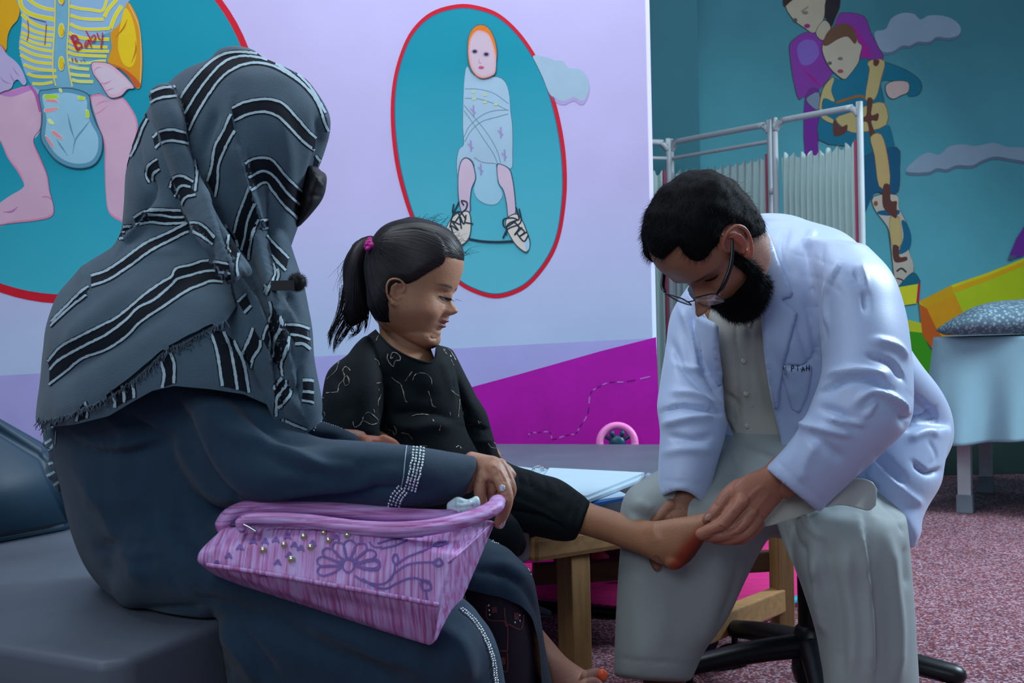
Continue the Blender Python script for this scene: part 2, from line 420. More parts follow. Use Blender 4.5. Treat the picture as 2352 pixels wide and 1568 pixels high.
def interp_tab(tab, z):
    tab = np.array(tab, float); i = np.searchsorted(tab[:, 0], z) - 1; i = max(0, min(i, len(tab) - 2))
    p = [tab[max(0, i - 1)], tab[i], tab[i + 1], tab[min(len(tab) - 1, i + 2)]]
    t = (z - p[1][0]) / (p[2][0] - p[1][0]); t = min(1, max(0, t)); h = p[2][0] - p[1][0]
    m1 = (p[2] - p[0]) / max(1e-6, p[2][0] - p[0][0]) * h; m2 = (p[3] - p[1]) / max(1e-6, p[3][0] - p[1][0]) * h
    return ((2 * t ** 3 - 3 * t * t + 1) * p[1] + (t ** 3 - 2 * t * t + t) * m1 + (-2 * t ** 3 + 3 * t * t) * p[2] + (t ** 3 - t * t) * m2)[1:]
class Head:
    """a head in its own axes: x to its right, y forward, z up from chin 0 to crown 1, times H, placed by axes R F U at origin O"""
    def __init__(s, tab, nose, feats, O, F, U, H, e=2.25):
        F = np.array(F, float); F /= np.linalg.norm(F); U = np.array(U, float); U -= F * (U @ F); U /= np.linalg.norm(U); R = np.cross(F, U)
        s.M = np.stack([R, F, U], 1); s.O = np.asarray(O, float); s.H = H; s.tab = tab; s.nose = nose; s.feats = feats; s.e = e
    def w(s, V): return s.O + (np.asarray(V) * s.H) @ s.M.T
    def c(s, V): return ((np.asarray(V) - s.O) @ s.M) / s.H
    def grid(s, off=0.0, na=220, nz=150, feat=True, zlo=0.0):
        az = np.linspace(-np.pi, np.pi, na, endpoint=False); az = az - .45 * np.sin(az)      # denser at the front (az=0)
        R = []
        for z in np.concatenate([[zlo + .0005], np.linspace(zlo + .01, .985, nz), [.995]]):
            f, b, w = interp_tab(s.tab, z)
            if off:
                f += off; b -= off; w += off
            cy = (f + b) / 2 * .35 + b * .0 if False else (f * .30 + b * .70) if False else 0.04
            cs, sn = np.cos(az), np.sin(az); ex = s.e
            rf = (np.abs(cs) / (f - cy)) ** ex + (np.abs(sn) / w) ** ex; rb = (np.abs(cs) / max(.02, cy - b)) ** ex + (np.abs(sn) / w) ** ex
            r = np.where(cs > 0, rf, rb) ** (-1 / ex)
            x = sn * r; y = cy + cs * r
            if feat:
                fr = np.clip(cs, 0, 1) ** .3 * (cs > 0)
                n, sg = interp_tab(s.nose, z) if s.nose[0][0] <= z <= s.nose[-1][0] else (0, .05)
                y = y + max(0, n) * np.exp(-(np.abs(x) / sg) ** 2.4) * fr
                for (fx, fz, sx, sz, amp, ax) in s.feats:
                    for m in ((1,) if fx == 0 else (1, -1)):
                        g = amp * np.exp(-((x - m * fx) / sx) ** 2 - ((z - fz) / sz) ** 2) * fr
                        if ax == 'y': y = y + g
                        elif ax == 'x': x = x + g * m
            R.append(np.stack([x, y, np.full_like(x, z)], 1))
        R = np.array(R)
        if off: R[:, :, 2] = R[:, :, 2] + off * np.clip((R[:, :, 2] - .6) / .4, 0, 1)
        return R
    def soup(s, soup, off=0.0, feat=True, **k):
        R = s.grid(off, feat=feat, **k); return soup.rings(s.w(R.reshape(-1, 3)).reshape(R.shape))
    def ear(s, soup, side, y0, z0, sz=1.0, tilt=.35, flare=.28):
        """outer ear: rim, inner fold, bowl and lobe"""
        w = interp_tab(s.tab, z0)[2]
        ca, sa = math.cos(tilt), math.sin(tilt)
        def pt(u, v, o):     # u back, v up in ear units, o outward
            y = y0 - (u * ca - v * sa * .35) * .13 * sz; z = z0 + (v * ca + u * sa * .35) * .14 * sz
            ww = interp_tab(s.tab, min(.98, max(0.02, z)))[2]
            return (side * (w * .955 + (o + flare * max(0, u + .2)) * .085 * sz), y, z)
        def tb(pts, flat=1.0): soup.tube([(*s.w(np.array(pt(*p[:3]))), p[3] * s.H * sz) for p in pts], world=True, n=10, k=4)
        tb([(-.05, .05, .0, .012), (-.35, .25, .12, .013), (-.45, .65, .22, .014), (-.2, 1.0, .35, .0145), (.3, 1.12, .48, .015), (.8, .9, .55, .0155), (.95, .4, .5, .0155), (.8, -.15, .42, .0145), (.5, -.6, .34, .0145), (.15, -.95, .22, .017)])
        tb([(.1, -.82, .12, .024), (-.1, -.95, .06, .021), (-.22, -.7, .0, .016)])
        tb([(.25, .75, .25, .010), (.55, .45, .32, .013), (.5, 0.0, .3, .013), (.25, -.38, .24, .013), (-.05, -.5, .14, .013)])
        tb([(-.35, -.12, .10, .013), (-.3, -.3, .10, .012)])
        tb([(.3, .8, .02, .018), (.45, .3, .0, .030), (.35, -.2, -.02, .028), (.1, -.6, -.04, .022)]); tb([(0, .8, .0, .02), (-.05, .5, -.12, .016)])

def sheet(A, B, YA, YB, rip=.004, n=40, m=10, fr=5.0, seed=0):
    """a thin piece of cloth between two pixel lines at their own depths, rippled"""
    def rs(p):
        p = catmull(p, 6); seg = np.linalg.norm(np.diff(p, axis=0), axis=1); c = np.concatenate([[0], np.cumsum(seg)]); t = np.linspace(0, c[-1], n); return np.stack([np.interp(t, c, p[:, 0]), np.interp(t, c, p[:, 1])], 1)
    A = rs(A); B = rs(B); V = []
    for i in range(n):
        for j in range(m):
            t = j / (m - 1); q = A[i] + (B[i] - A[i]) * t; V.append(P(q[0], q[1], YA + (YB - YA) * t + rip * math.sin(i / n * fr * 6.28 + 2.2 * t + seed) * (.4 + .6 * t)))
    return np.array(V), [[i * m + j, i * m + j + 1, (i + 1) * m + j + 1, (i + 1) * m + j] for i in range(n - 1) for j in range(m - 1)]
def inpoly(x, y, poly):
    poly = np.array(poly, float); r = np.zeros(len(x), bool); n = len(poly)
    for i in range(n):
        x1, y1 = poly[i]; x2, y2 = poly[(i + 1) % n]
        c = ((y1 > y) != (y2 > y)) & (x < (x2 - x1) * (y - y1) / (y2 - y1 + 1e-12) + x1); r ^= c
    return r
def layer(sf_, poly, off, yr=(0, 99), sm=4):
    """a second thickness of cloth lying on the surface inside the outline (lapel, pocket, patch)"""
    u = Surf(sf_.V.copy(), sf_.F.copy()); x, y = pix(u.V); n = u.normals(); D = u.V - CAM
    pl = catmull(poly, 3, True) if sm > 9 else np.array(poly, float)
    k = inpoly(x, y, pl) & ((n * D).sum(1) < 0) & (u.V[:, 1] > yr[0]) & (u.V[:, 1] < yr[1])
    r, _, _ = u.polydist(np.concatenate([pl, pl[:1]]), x, y)
    u.V = u.V + n * (off * np.clip(r / 6, .35, 1))[:, None]; u.cut(k, 2); return u.snap(np.concatenate([pl, pl[:1]]), 16)
# ------------------------------------------------------------------ room shell
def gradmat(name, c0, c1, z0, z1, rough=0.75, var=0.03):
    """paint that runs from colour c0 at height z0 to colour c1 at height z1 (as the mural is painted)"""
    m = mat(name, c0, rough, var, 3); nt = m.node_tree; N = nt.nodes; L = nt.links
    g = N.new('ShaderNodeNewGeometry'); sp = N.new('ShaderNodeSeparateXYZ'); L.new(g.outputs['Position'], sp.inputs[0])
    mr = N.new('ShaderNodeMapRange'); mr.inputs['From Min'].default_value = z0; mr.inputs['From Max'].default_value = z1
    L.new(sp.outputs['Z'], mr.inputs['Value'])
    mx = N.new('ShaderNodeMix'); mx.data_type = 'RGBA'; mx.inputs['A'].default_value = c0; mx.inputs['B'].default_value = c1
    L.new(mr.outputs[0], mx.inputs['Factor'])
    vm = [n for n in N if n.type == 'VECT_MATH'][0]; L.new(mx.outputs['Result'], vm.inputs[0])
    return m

M_floor = mat('speckled_carpet', srgb(120, 85, 95), 0.95, .1, 6, bump=.6, bscale=900, spec=.1)
def _floor():
    nt = M_floor.node_tree; N = nt.nodes; L = nt.links; vm = [n for n in N if n.type == 'VECT_MATH'][0]
    tc = [n for n in N if n.type == 'TEX_COORD'][0]
    v = N.new('ShaderNodeTexVoronoi'); v.inputs['Scale'].default_value = 190; L.new(tc.outputs['Object'], v.inputs['Vector'])
    sp = N.new('ShaderNodeSeparateColor'); L.new(v.outputs['Color'], sp.inputs[0])
    cr = N.new('ShaderNodeValToRGB'); L.new(sp.outputs[0], cr.inputs[0]); e = cr.color_ramp; e.interpolation = 'CONSTANT'
    e.elements[0].color = srgb(112, 62, 68); e.elements[1].position = .3; e.elements[1].color = srgb(150, 118, 128)
    for p, c in ((.5, srgb(88, 66, 84)), (.66, srgb(172, 150, 160)), (.82, srgb(136, 84, 90))): x = e.elements.new(p); x.color = c
    L.new(cr.outputs[0], vm.inputs[0])
_floor()
bev_box('floor', (-3.5, -1.0, -0.1), (5.0, 6.4, 0), M_floor, bev=0)['kind'] = 'structure'

WD = np.array([1, -0.20, 0]); WD /= np.linalg.norm(WD); WN = np.array([-WD[1] * -1, 0, 0]); WN = np.array([WD[1], -WD[0], 0])   # towards the camera
WE = P(1494, 500, 3.58)                                    # the wall's free right end
TW0 = np.array([0, 5.75, 0]); TWN = np.array([0, -1.0, 0])

M_lav = gradmat('lavender_wall_paint', srgb(196, 216, 248), srgb(208, 198, 242), 0.75, 1.25, .8, .05)
ang = math.atan2(WD[1], WD[0])
Mw = rotM((WE[0], WE[1], 0), ang)
wl = bev_box('wall_left', (-4.2, 0, 0), (0, 0.16, 2.8), M_lav, M=Mw, bev=.003); wl['kind'] = 'structure'
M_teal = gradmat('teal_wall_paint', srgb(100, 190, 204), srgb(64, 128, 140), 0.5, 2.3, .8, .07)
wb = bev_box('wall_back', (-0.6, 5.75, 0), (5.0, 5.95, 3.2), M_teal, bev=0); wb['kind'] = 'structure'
M_tealshade = mat('shaded_teal_wall_paint', srgb(52, 112, 122), .8, .05, 3)  # wall teal darkened: the pilaster's shade is put into its colour
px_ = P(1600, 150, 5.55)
tr = bev_box('trim_1', (-0.5, 5.5, 0), (float(px_[0]), 5.76, 3.2), M_tealshade, bev=.002); tr['kind'] = 'structure'
M_base = mat('dark_skirting', srgb(40, 66, 62), .6, .1, 5)
bb = bev_box('baseboard_back', (px_[0] + .01, 5.725, 0), (5.0, 5.75, 0.20), M_base, bev=.003); bb['kind'] = 'structure'

# ------------------------------------------------------------------ wall paintings
from mathutils.geometry import tessellate_polygon
_flat = {}
def paintmat(rgb, var=0.05):
    k = (rgb, var)
    if k not in _flat: _flat[k] = mat('wall_paint_%02x%02x%02x' % rgb, srgb(*rgb), .75, var, 9)
    return _flat[k]
class Mural:
    """flat shapes painted on a wall plane; each later shape is a fraction of a millimetre thicker"""
    def __init__(s, p0, n, base=0.001): s.p0 = p0; s.n = np.array(n); s.off = base; s.pieces = []
    def pt(s, x, y): return onplane(x, y, s.p0, s.n) + s.n * s.off
    def poly(s, pts, rgb, sm=True, k=5, m=None):
        s.off += .00012
        p = catmull(pts, k, True) if sm else np.array(pts, float)
        V = np.array([s.pt(*q) for q in p]); T = tessellate_polygon([[Vector(v) for v in V]])
        s.pieces.append((V, [list(t) for t in T], m or paintmat(rgb) if not isinstance(rgb, bpy.types.Material) else rgb)); return s
    def line(s, pts, wd, rgb, sm=True, closed=False, k=5, taper=False):
        s.off += .00005
        p = catmull(pts, k, closed) if (sm and len(pts) > 2) else np.array(pts, float)
        if closed: p = np.concatenate([p, p[:1]])
        t = np.gradient(p, axis=0); t /= np.linalg.norm(t, axis=1)[:, None] + 1e-9; nr = np.stack([-t[:, 1], t[:, 0]], 1)
        V = []; F = []
        for i, q in enumerate(p):
            h = wd / 2 * (math.sin(math.pi * min(max(i / (len(p) - 1), .1), .9)) if taper else 1)
            V += [s.pt(*(q + nr[i] * h)), s.pt(*(q - nr[i] * h))]
            if i: F.append([2 * i - 2, 2 * i - 1, 2 * i + 1, 2 * i])
        s.pieces.append((np.array(V), F, paintmat(rgb))); return s
    def dot(s, x, y, rx, ry, rgb):
        a = np.linspace(0, 2 * np.pi, 15)[:-1]; return s.poly([(x + rx * math.cos(t), y + ry * math.sin(t)) for t in a], rgb, sm=False)
    def take(s):
        p = s.pieces; s.pieces = []; return p
def cv(pts, sc, ox=0, oy=0): return [(ox + x / sc, oy + y / sc) for x, y in pts]

WP = WE
mu = Mural(WP, WN)
# lavender band and magenta hill along the lower wall
mu.poly([(-60, 866), (300, 845), (720, 819), (1100, 797), (1506, 776), (1530, 1300), (-60, 1400)], paintmat((186, 184, 242), .04), sm=False)
part('painted_band', mu.take(), wl, False)
mu.poly([(1086, 888), (1200, 857), (1380, 806), (1507, 774), (1530, 1300), (900, 1300), (900, 960)], paintmat((192, 2, 178), .10), sm=False)
for seg in ([(1213, 1004), (1218, 994), (1235, 993), (1262, 992), (1268, 1010)], [(1268, 1010), (1300, 1000), (1322, 995), (1332, 980), (1350, 950), (1356, 905), (1372, 890), (1400, 878), (1440, 876), (1504, 862)]):
    pp = catmull(seg, 6)
    for i in range(0, len(pp) - 2, 3): mu.line(pp[i:i + 3], 2.2 + (i % 2), [(92, 0, 120), (200, 120, 215)][(i // 3) % 2], sm=False)
part('painted_hill', mu.take(), wl, False)
# faint cloud beside the right medallion
mu = Mural(WP, WN)
mu.poly(cv([(770, 300), (830, 292), (880, 310), (925, 315), (955, 350), (1010, 355), (1050, 400), (1062, 460), (1045, 520), (1020, 540), (980, 520), (930, 540), (880, 520), (850, 470)], 2.24, 880), (190, 170, 222))
mu.poly(cv([(770, 300), (830, 292), (880, 310), (925, 315), (955, 350), (1010, 355), (1050, 400), (1060, 450), (1045, 500), (1020, 520), (980, 500), (930, 522), (880, 500), (850, 470)], 2.24, 880), (172, 200, 218))
cl = mesh_obj('painted_cloud', mu.take(), None, False); tag(cl, 'pale green cloud painted on the lavender wall beside the oval', 'mural')

M_ellL = gradmat('turquoise_paint_left', srgb(70, 196, 214), srgb(0, 150, 172), 0.80, 1.45, .75, .04)
M_ellR = gradmat('turquoise_paint_right', srgb(104, 206, 222), srgb(0, 152, 174), 0.75, 1.65, .75, .04)
# --- left medallion (cut by the frame and hidden behind the woman)
a_ = np.linspace(0, 2 * np.pi, 90)[:-1]
def ell(cx, cy, a, b): return [(cx + a * math.cos(t), cy + b * math.sin(t)) for t in a_]
t1 = thing('painted_medallion', 'large round turquoise wall painting of a seated baby with a red border', 'mural', onplane(150, 258, WP, WN))
mu = Mural(WP, WN)
mu.poly(ell(152, 260, 446, 437), (214, 16, 44), False); part('border', mu.take(), t1, False)
mu.poly(ell(150, 256, 432, 420), M_ellL, False); part('background', mu.take(), t1, False)
k2 = 2.178; k5 = 5.226
# legs
SK, SKD, LN = (216, 176, 200), (206, 140, 178), (44, 78, 100)
legL = cv([(-40, 470), (60, 450), (150, 430), (195, 490), (210, 580), (200, 660), (170, 700), (205, 790), (240, 880), (252, 960), (272, 1040), (258, 1085), (180, 1105), (60, 1118), (-20, 1130), (-40, 1060), (30, 1000), (110, 955), (122, 925), (90, 860), (40, 790), (0, 700), (-50, 640)], k2)
legR = cv([(455, 480), (520, 470), (600, 480), (650, 530), (690, 620), (670, 760), (640, 900), (640, 1000), (640, 1110), (600, 1105), (545, 1060), (530, 960), (525, 830), (522, 720), (490, 620), (465, 540)], k2)
for lg in (legL, legR): mu.poly(lg, (232, 140, 170)); 
def shrink(pts, f):
    c = np.mean(pts, 0); p = np.array(pts); d = p - c; return p - d / (np.linalg.norm(d, axis=1)[:, None] + 1e-9) * f
mu.poly(shrink(legL, 5), SK); mu.poly(shrink(legR, 5), SK)
mu.line(cv([(210, 560), (205, 640), (170, 700), (205, 790), (240, 880), (252, 960), (272, 1040), (258, 1085), (180, 1105), (60, 1118), (-20, 1130)], k2), 1.8, (56, 110, 140))
mu.line(cv([(150, 430), (180, 470), (205, 560)], k2), 7, (190, 96, 168)); mu.line(cv([(0, 460), (60, 470), (150, 440)], k2), 12, (196, 132, 196))
mu.line(cv([(212, 985), (240, 985), (262, 1000)], k2), 2, (220, 110, 150)); mu.line(cv([(20, 1060), (60, 1058), (90, 1035)], k2), 5, (186, 120, 176), taper=True)
mu.line(cv([(465, 575), (500, 560), (540, 530)], k2), 3, (226, 140, 168), taper=True); mu.line(cv([(480, 530), (510, 510), (545, 505)], k2), 3, (226, 140, 168), taper=True)
part('painted_legs', mu.take(), t1, False)
# shirt
shirt = cv([(200, -80), (250, 140), (265, 200), (262, 300), (250, 400), (232, 540), (250, 680), (280, 800), (330, 930), (440, 1100), (470, 1130), (640, 1070), (830, 1050), (1000, 1090), (1090, 1140), (1200, 1120), (1310, 1175), (1330, 1170), (1280, 900), (1330, 700), (1350, 560), (1340, 400), (1440, 300), (1540, 30), (1520, -80)], k5)
mu.poly(shirt, (146, 184, 214), k=3)
mu.poly(cv([(1060, 560), (1340, 380), (1355, 560), (1320, 700), (1290, 900), (1330, 1170), (1200, 1120), (1090, 1140), (900, 1070), (700, 1040), (500, 1100), (330, 930), (400, 870), (900, 830)], k5), (98, 164, 190), k=3)
mu.poly(cv([(665, -60), (840, -60), (835, 300), (815, 600), (830, 800), (885, 1050), (680, 1040), (650, 800), (668, 400)], k5), (118, 176, 200), k=3)
YL, YL2 = (232, 216, 30), (214, 222, 96)
sl = [([(240, -60), (270, 90), (400, 180), (660, 235)], 8), ([(330, -20), (440, 60), (560, 105), (660, 120)], 6), ([(265, 170), (380, 270), (520, 330), (660, 350)], 6), ([(270, 290), (400, 370), (540, 410), (660, 425)], 5),
      ([(260, 390), (400, 445), (540, 475), (655, 485)], 5), ([(255, 440), (400, 510), (520, 540), (620, 548)], 4.5), ([(245, 495), (400, 570), (540, 605), (650, 620)], 5), ([(240, 570), (400, 650), (540, 680), (650, 695)], 5), ([(250, 660), (400, 735), (540, 760), (650, 765)], 5),
      ([(290, 775), (400, 820), (520, 840), (680, 850)], 5), ([(335, 885), (420, 915), (540, 925), (690, 925)], 5), ([(395, 1005), (500, 1010), (580, 1000), (640, 985)], 4.5)]
for p, wd in sl: mu.line(cv(p, k5), wd + 2.2, (226, 232, 190)); mu.line(cv(p, k5), wd, YL)
sr = [([(845, 75), (960, 105), (1100, 120), (1235, 130), (1290, 0)], 5), ([(850, 185), (960, 220), (1100, 235), (1255, 235)], 5), ([(1260, 210), (1310, 110), (1410, 0)], 7), ([(845, 290), (960, 340), (1100, 355), (1330, 345)], 5), ([(1335, 345), (1390, 200), (1470, 75)], 8),
      ([(835, 395), (900, 430), (1060, 470), (1320, 475)], 6), ([(830, 490), (900, 530), (1060, 560), (1300, 570)], 5), ([(825, 560), (920, 600), (1060, 615), (1320, 620)], 5), ([(820, 630), (920, 660), (1060, 670), (1290, 680)], 5), ([(830, 715), (920, 750), (1060, 760), (1180, 740), (1280, 735)], 4.5),
      ([(840, 800), (920, 820), (1000, 828), (1080, 835)], 5), ([(850, 890), (940, 905), (1090, 915)], 5), ([(870, 960), (960, 980), (1130, 985)], 5)]
for p, wd in sr: mu.line(cv(p, k5), wd + 2.2, (226, 232, 190)); mu.line(cv(p, k5), wd, YL if p[0][1] < 700 else YL2)
mu.line(cv([(672, -40), (668, 300), (645, 700), (650, 900), (680, 1035)], k5), 3.2, (222, 214, 120)); mu.line(cv([(840, -40), (835, 300), (815, 600), (840, 850), (878, 1045)], k5), 3.2, (222, 214, 120))
for cy_ in (0, 370, 765): mu.dot(748 / k5, cy_ / k5, 7.5, 17 if cy_ else 11, (232, 232, 150)); mu.dot(748 / k5, cy_ / k5, 6, 15 if cy_ else 9, (226, 200, 10)); mu.line(cv([(775, cy_ - 10), (778, cy_ + 30), (750, cy_ + 70)], k5), 2, (214, 120, 60))
for p in ([(360, 205), (460, 240), (565, 268)], ): mu.line(cv(p, k5), 1.6, (96, 40, 130))
for p in ([(342, 245), (352, 340), (350, 430), (335, 495)], [(567, 290), (560, 400), (548, 545)]): mu.line(cv(p, k5), 1.6, (160, 50, 60))
part('painted_shirt', mu.take(), t1, False)
# sleeves, hands
mu.poly(cv([(1545, 30), (1640, 170), (1690, 340), (1720, 700), (1700, 1030), (1640, 1055), (1560, 930), (1450, 830), (1310, 765), (1335, 640), (1355, 560), (1340, 400), (1440, 300), (1490, 180)], k5), (222, 150, 10), k=3)
mu.poly(cv([(1500, 120), (1580, 180), (1640, 400), (1650, 640), (1600, 800), (1500, 780), (1440, 640), (1430, 480)], k5), (236, 200, 20), k=4)
mu.poly(cv([(1360, 770), (1500, 830), (1620, 920), (1700, 1010), (1700, 1035), (1640, 1055), (1560, 930), (1450, 830)], k5), (206, 92, 36), k=3)
mu.line(cv([(1540, 240), (1490, 350), (1400, 450)], k5), 4, (190, 120, 20), taper=True); mu.line(cv([(1640, 500), (1640, 620), (1590, 760)], k5), 4, (190, 120, 20), taper=True); mu.line(cv([(1560, 60), (1680, 330), (1705, 650), (1695, 1000)], k5), 2, (244, 190, 130))
part('painted_arm', mu.take(), t1, False)
mu.poly(cv([(-60, -60), (150, -60), (230, 60), (250, 130), (225, 240), (150, 330), (105, 440), (85, 610), (0, 520), (-60, 500)], k5), (226, 168, 10), k=4)
mu.line(cv([(-20, 520), (30, 560), (80, 615)], k5), 4, (200, 90, 60))
hL = cv([(-60, 520), (30, 560), (100, 660), (200, 740), (270, 830), (310, 920), (330, 1000), (290, 1025), (230, 960), (180, 990), (150, 1060), (80, 1090), (-60, 1080)], k5)
mu.poly(hL, (190, 176, 214), k=4)
for p in ([(170, 815), (210, 880), (250, 925)], [(130, 880), (170, 960), (200, 990)], [(20, 930), (70, 985), (150, 1010)]): mu.line(cv(p, k5), 2.6, (164, 128, 184), taper=True)
part('painted_arm', mu.take(), t1, False)
hR = cv([(1110, 760), (1200, 745), (1330, 765), (1450, 850), (1560, 960), (1630, 1060), (1550, 1080), (1470, 1160), (1350, 1185), (1280, 1120), (1220, 1020), (1170, 950), (1120, 870)], k5)
mu.poly(hR, (60, 84, 110), k=4); mu.poly(shrink(hR, 2), (226, 178, 196), k=4); mu.poly(shrink(hR, 9), (216, 196, 210), k=4)
for p in ([(1130, 880), (1180, 820), (1250, 815)], [(1230, 1010), (1290, 1000), (1370, 960)], [(1200, 1000), (1280, 1010), (1330, 990)], [(1270, 1100), (1330, 1080), (1380, 1060)]): mu.line(cv(p, k5), 2.6, (214, 140, 180), taper=True)
part('painted_hand', mu.take(), t1, False)
# nappy
nap = cv([(200, 465), (240, 450), (310, 440), (380, 445), (450, 475), (462, 540), (490, 620), (520, 690), (515, 770), (480, 825), (420, 845), (350, 838), (280, 800), (225, 730), (208, 680), (215, 580)], k2)
mu.poly(nap, (50, 84, 104)); mu.poly(shrink(nap, 2.4), (92, 152, 178)); mu.poly(shrink(nap, 12), (150, 200, 220))
for p in ([(345, 570), (360, 640), (380, 700)], [(370, 770), (385, 700), (430, 640), (460, 600)], [(345, 780), (310, 730), (290, 700)]): mu.line(cv(p, k2), 4, (96, 150, 172), taper=True)
for q, c in (([(232, 475), (298, 478), (290, 495), (232, 495)], (170, 220, 40)), ([(235, 500), (280, 498), (300, 515), (240, 510)], (236, 140, 150)), ([(232, 545), (300, 540), (285, 555), (235, 565)], (236, 150, 156)), ([(245, 600), (262, 598), (280, 624), (255, 620)], (222, 236, 140)),
             ([(262, 655), (285, 658), (325, 697), (290, 690)], (236, 140, 160)), ([(232, 680), (250, 690), (280, 740), (258, 728)], (236, 140, 160)), ([(398, 482), (434, 488), (428, 503), (400, 500)], (190, 226, 50)), ([(436, 552), (452, 556), (455, 590), (438, 588)], (190, 226, 50)), ([(302, 446), (316, 446), (320, 465), (306, 462)], (206, 230, 120))):
    mu.poly(cv(q, k2), (226, 232, 190)); mu.poly(shrink(cv(q, k2), 1.3), c)
part('painted_nappy', mu.take(), t1, False)
# the word on the shirt
RD = (196, 30, 66)
mu.line(cv([(870, 440), (900, 500), (940, 590), (960, 600)], k5), 6, RD); mu.line(cv([(880, 435), (930, 440), (950, 480), (915, 515), (975, 520), (1000, 560), (960, 600)], k5), 4, RD)
mu.line(cv([(1090, 490), (1060, 500), (1035, 550), (1050, 570), (1080, 520), (1090, 490), (1115, 575)], k5), 3, RD)
mu.line(cv([(1050, 375), (1085, 440), (1120, 500), (1145, 500), (1165, 460), (1150, 430), (1110, 460)], k5), 3, RD)
mu.line(cv([(1185, 400), (1200, 460), (1230, 480)], k5), 3, RD); mu.line(cv([(1250, 400), (1245, 480), (1230, 590)], k5), 3, RD)
for p in ([(885, 700), (890, 745)], [(925, 700), (930, 745), (955, 740)], [(990, 730), (995, 745)], [(1030, 725), (1035, 745)]): mu.line(cv(p, k5), 2.5, (150, 60, 60), sm=False)
part('painted_lettering', mu.take(), t1, False)

# --- right medallion
t2 = thing('painted_medallion', 'tall oval turquoise wall painting of a swaddled baby in laced boots with red border', 'mural', onplane(1100, 350, WP, WN))
mu = Mural(WP, WN)
eggo = [(1050, 10), (1100, 14), (1150, 34), (1200, 82), (1243, 150), (1275, 230), (1295, 320), (1302, 400), (1299, 470), (1286, 545), (1262, 600), (1220, 652), (1180, 676), (1136, 685), (1090, 673), (1050, 650), (1000, 600), (952, 520), (926, 450), (907, 370), (898, 280), (901, 200), (917, 130), (945, 70), (990, 28)]
mu.poly(eggo, (220, 12, 46)); part('border', mu.take(), t2, False)
mu.poly(shrink(eggo, 9.5), (30, 110, 140)); mu.poly(shrink(eggo, 11.5), M_ellR); part('background', mu.take(), t2, False)
kb = 2.8; B = lambda p: cv(p, kb, 1000, 40)
body = B([(205, 310), (188, 380), (182, 460), (178, 560), (175, 700), (180, 815), (150, 850), (135, 930), (140, 1020), (150, 960), (190, 905), (240, 930), (262, 1020), (250, 1110), (270, 1170), (330, 1205), (390, 1205), (425, 1170), (432, 1130), (400, 1060), (392, 960), (410, 945), (490, 975), (500, 880), (498, 700), (485, 600), (478, 500), (455, 420), (400, 380), (250, 370)])
mu.poly(body, (70, 116, 136), k=3); mu.poly(shrink(body, 1.6), (172, 202, 222), k=3)
mu.poly(B([(250, 960), (390, 960), (400, 1060), (428, 1130), (420, 1165), (385, 1195), (330, 1198), (275, 1165), (250, 1110), (264, 1030)]), (160, 206, 226))
for a in ([(190, 460), (280, 462), (380, 490), (470, 555)], [(190, 520), (280, 525), (380, 555), (430, 580), (470, 600)], [(185, 565), (240, 630), (330, 740), (395, 850), (420, 935)], [(185, 600), (250, 690), (310, 780), (370, 870), (400, 935)], [(470, 595), (380, 600), (300, 630), (220, 700), (185, 770)], [(470, 620), (400, 640), (300, 670), (230, 730), (190, 800)], [(250, 900), (300, 930), (390, 940)]):
    mu.line(B(a), 1.6, (112, 148, 166))
for x, y in ((245, 480), (320, 500), (250, 525), (320, 545), (390, 560)): mu.dot(1000 + x / kb, 40 + y / kb, 5, 3, (200, 214, 160))
for x, y in ((245, 600), (420, 740), (228, 825), (445, 885), (292, 975)):
    mu.line(B([(x - 18, y - 15), (x + 15, y + 15)]), 3, (170, 160, 206), sm=False); mu.line(B([(x, y - 35), (x + 3, y + 35)]), 3, (160, 150, 206), sm=False); mu.dot(1000 + x / kb, 40 + y / kb, 2.5, 2.5, (190, 140, 190))
part('painted_wrap', mu.take(), t2, False)
mu.poly(B([(148, 1000), (165, 925), (200, 900), (240, 930), (258, 990), (262, 1040), (238, 1100), (228, 1180), (225, 1250), (170, 1250), (150, 1180), (145, 1090)]), (50, 84, 110)); mu.poly(B([(153, 1000), (170, 930), (200, 908), (235, 935), (252, 990), (256, 1040), (232, 1100), (222, 1180), (219, 1250), (175, 1250), (156, 1180), (150, 1090)]), (214, 190, 210))
mu.poly(B([(396, 950), (430, 945), (480, 975), (500, 1040), (512, 1120), (520, 1210), (518, 1260), (470, 1290), (455, 1190), (435, 1110), (405, 1060)]), (50, 84, 110)); mu.poly(B([(401, 956), (430, 951), (475, 980), (494, 1040), (506, 1120), (514, 1210), (512, 1260), (474, 1285), (461, 1190), (441, 1110), (410, 1060)]), (214, 190, 210))
part('painted_legs', mu.take(), t2, False)
mu.poly(B([(105, 1290), (150, 1255), (215, 1245), (232, 1300), (232, 1370), (215, 1430), (165, 1470), (110, 1440), (60, 1395), (70, 1350)]), (60, 80, 90)); mu.poly(B([(108, 1296), (150, 1262), (210, 1252), (226, 1300), (226, 1370), (210, 1424), (165, 1462), (114, 1434), (70, 1390), (76, 1352)]), (226, 216, 204))
mu.poly(B([(460, 1290), (520, 1260), (560, 1300), (590, 1370), (612, 1440), (605, 1490), (580, 1515), (520, 1470), (475, 1400), (452, 1340)]), (60, 80, 90)); mu.poly(B([(465, 1294), (520, 1268), (556, 1306), (584, 1372), (604, 1440), (598, 1484), (580, 1505), (524, 1462), (480, 1396), (458, 1340)]), (226, 216, 204))
mu.poly(B([(585, 1420), (604, 1430), (606, 1480), (588, 1500), (578, 1450)]), (170, 210, 232)); mu.poly(B([(64, 1395), (74, 1352), (90, 1360), (90, 1400)]), (170, 210, 232))
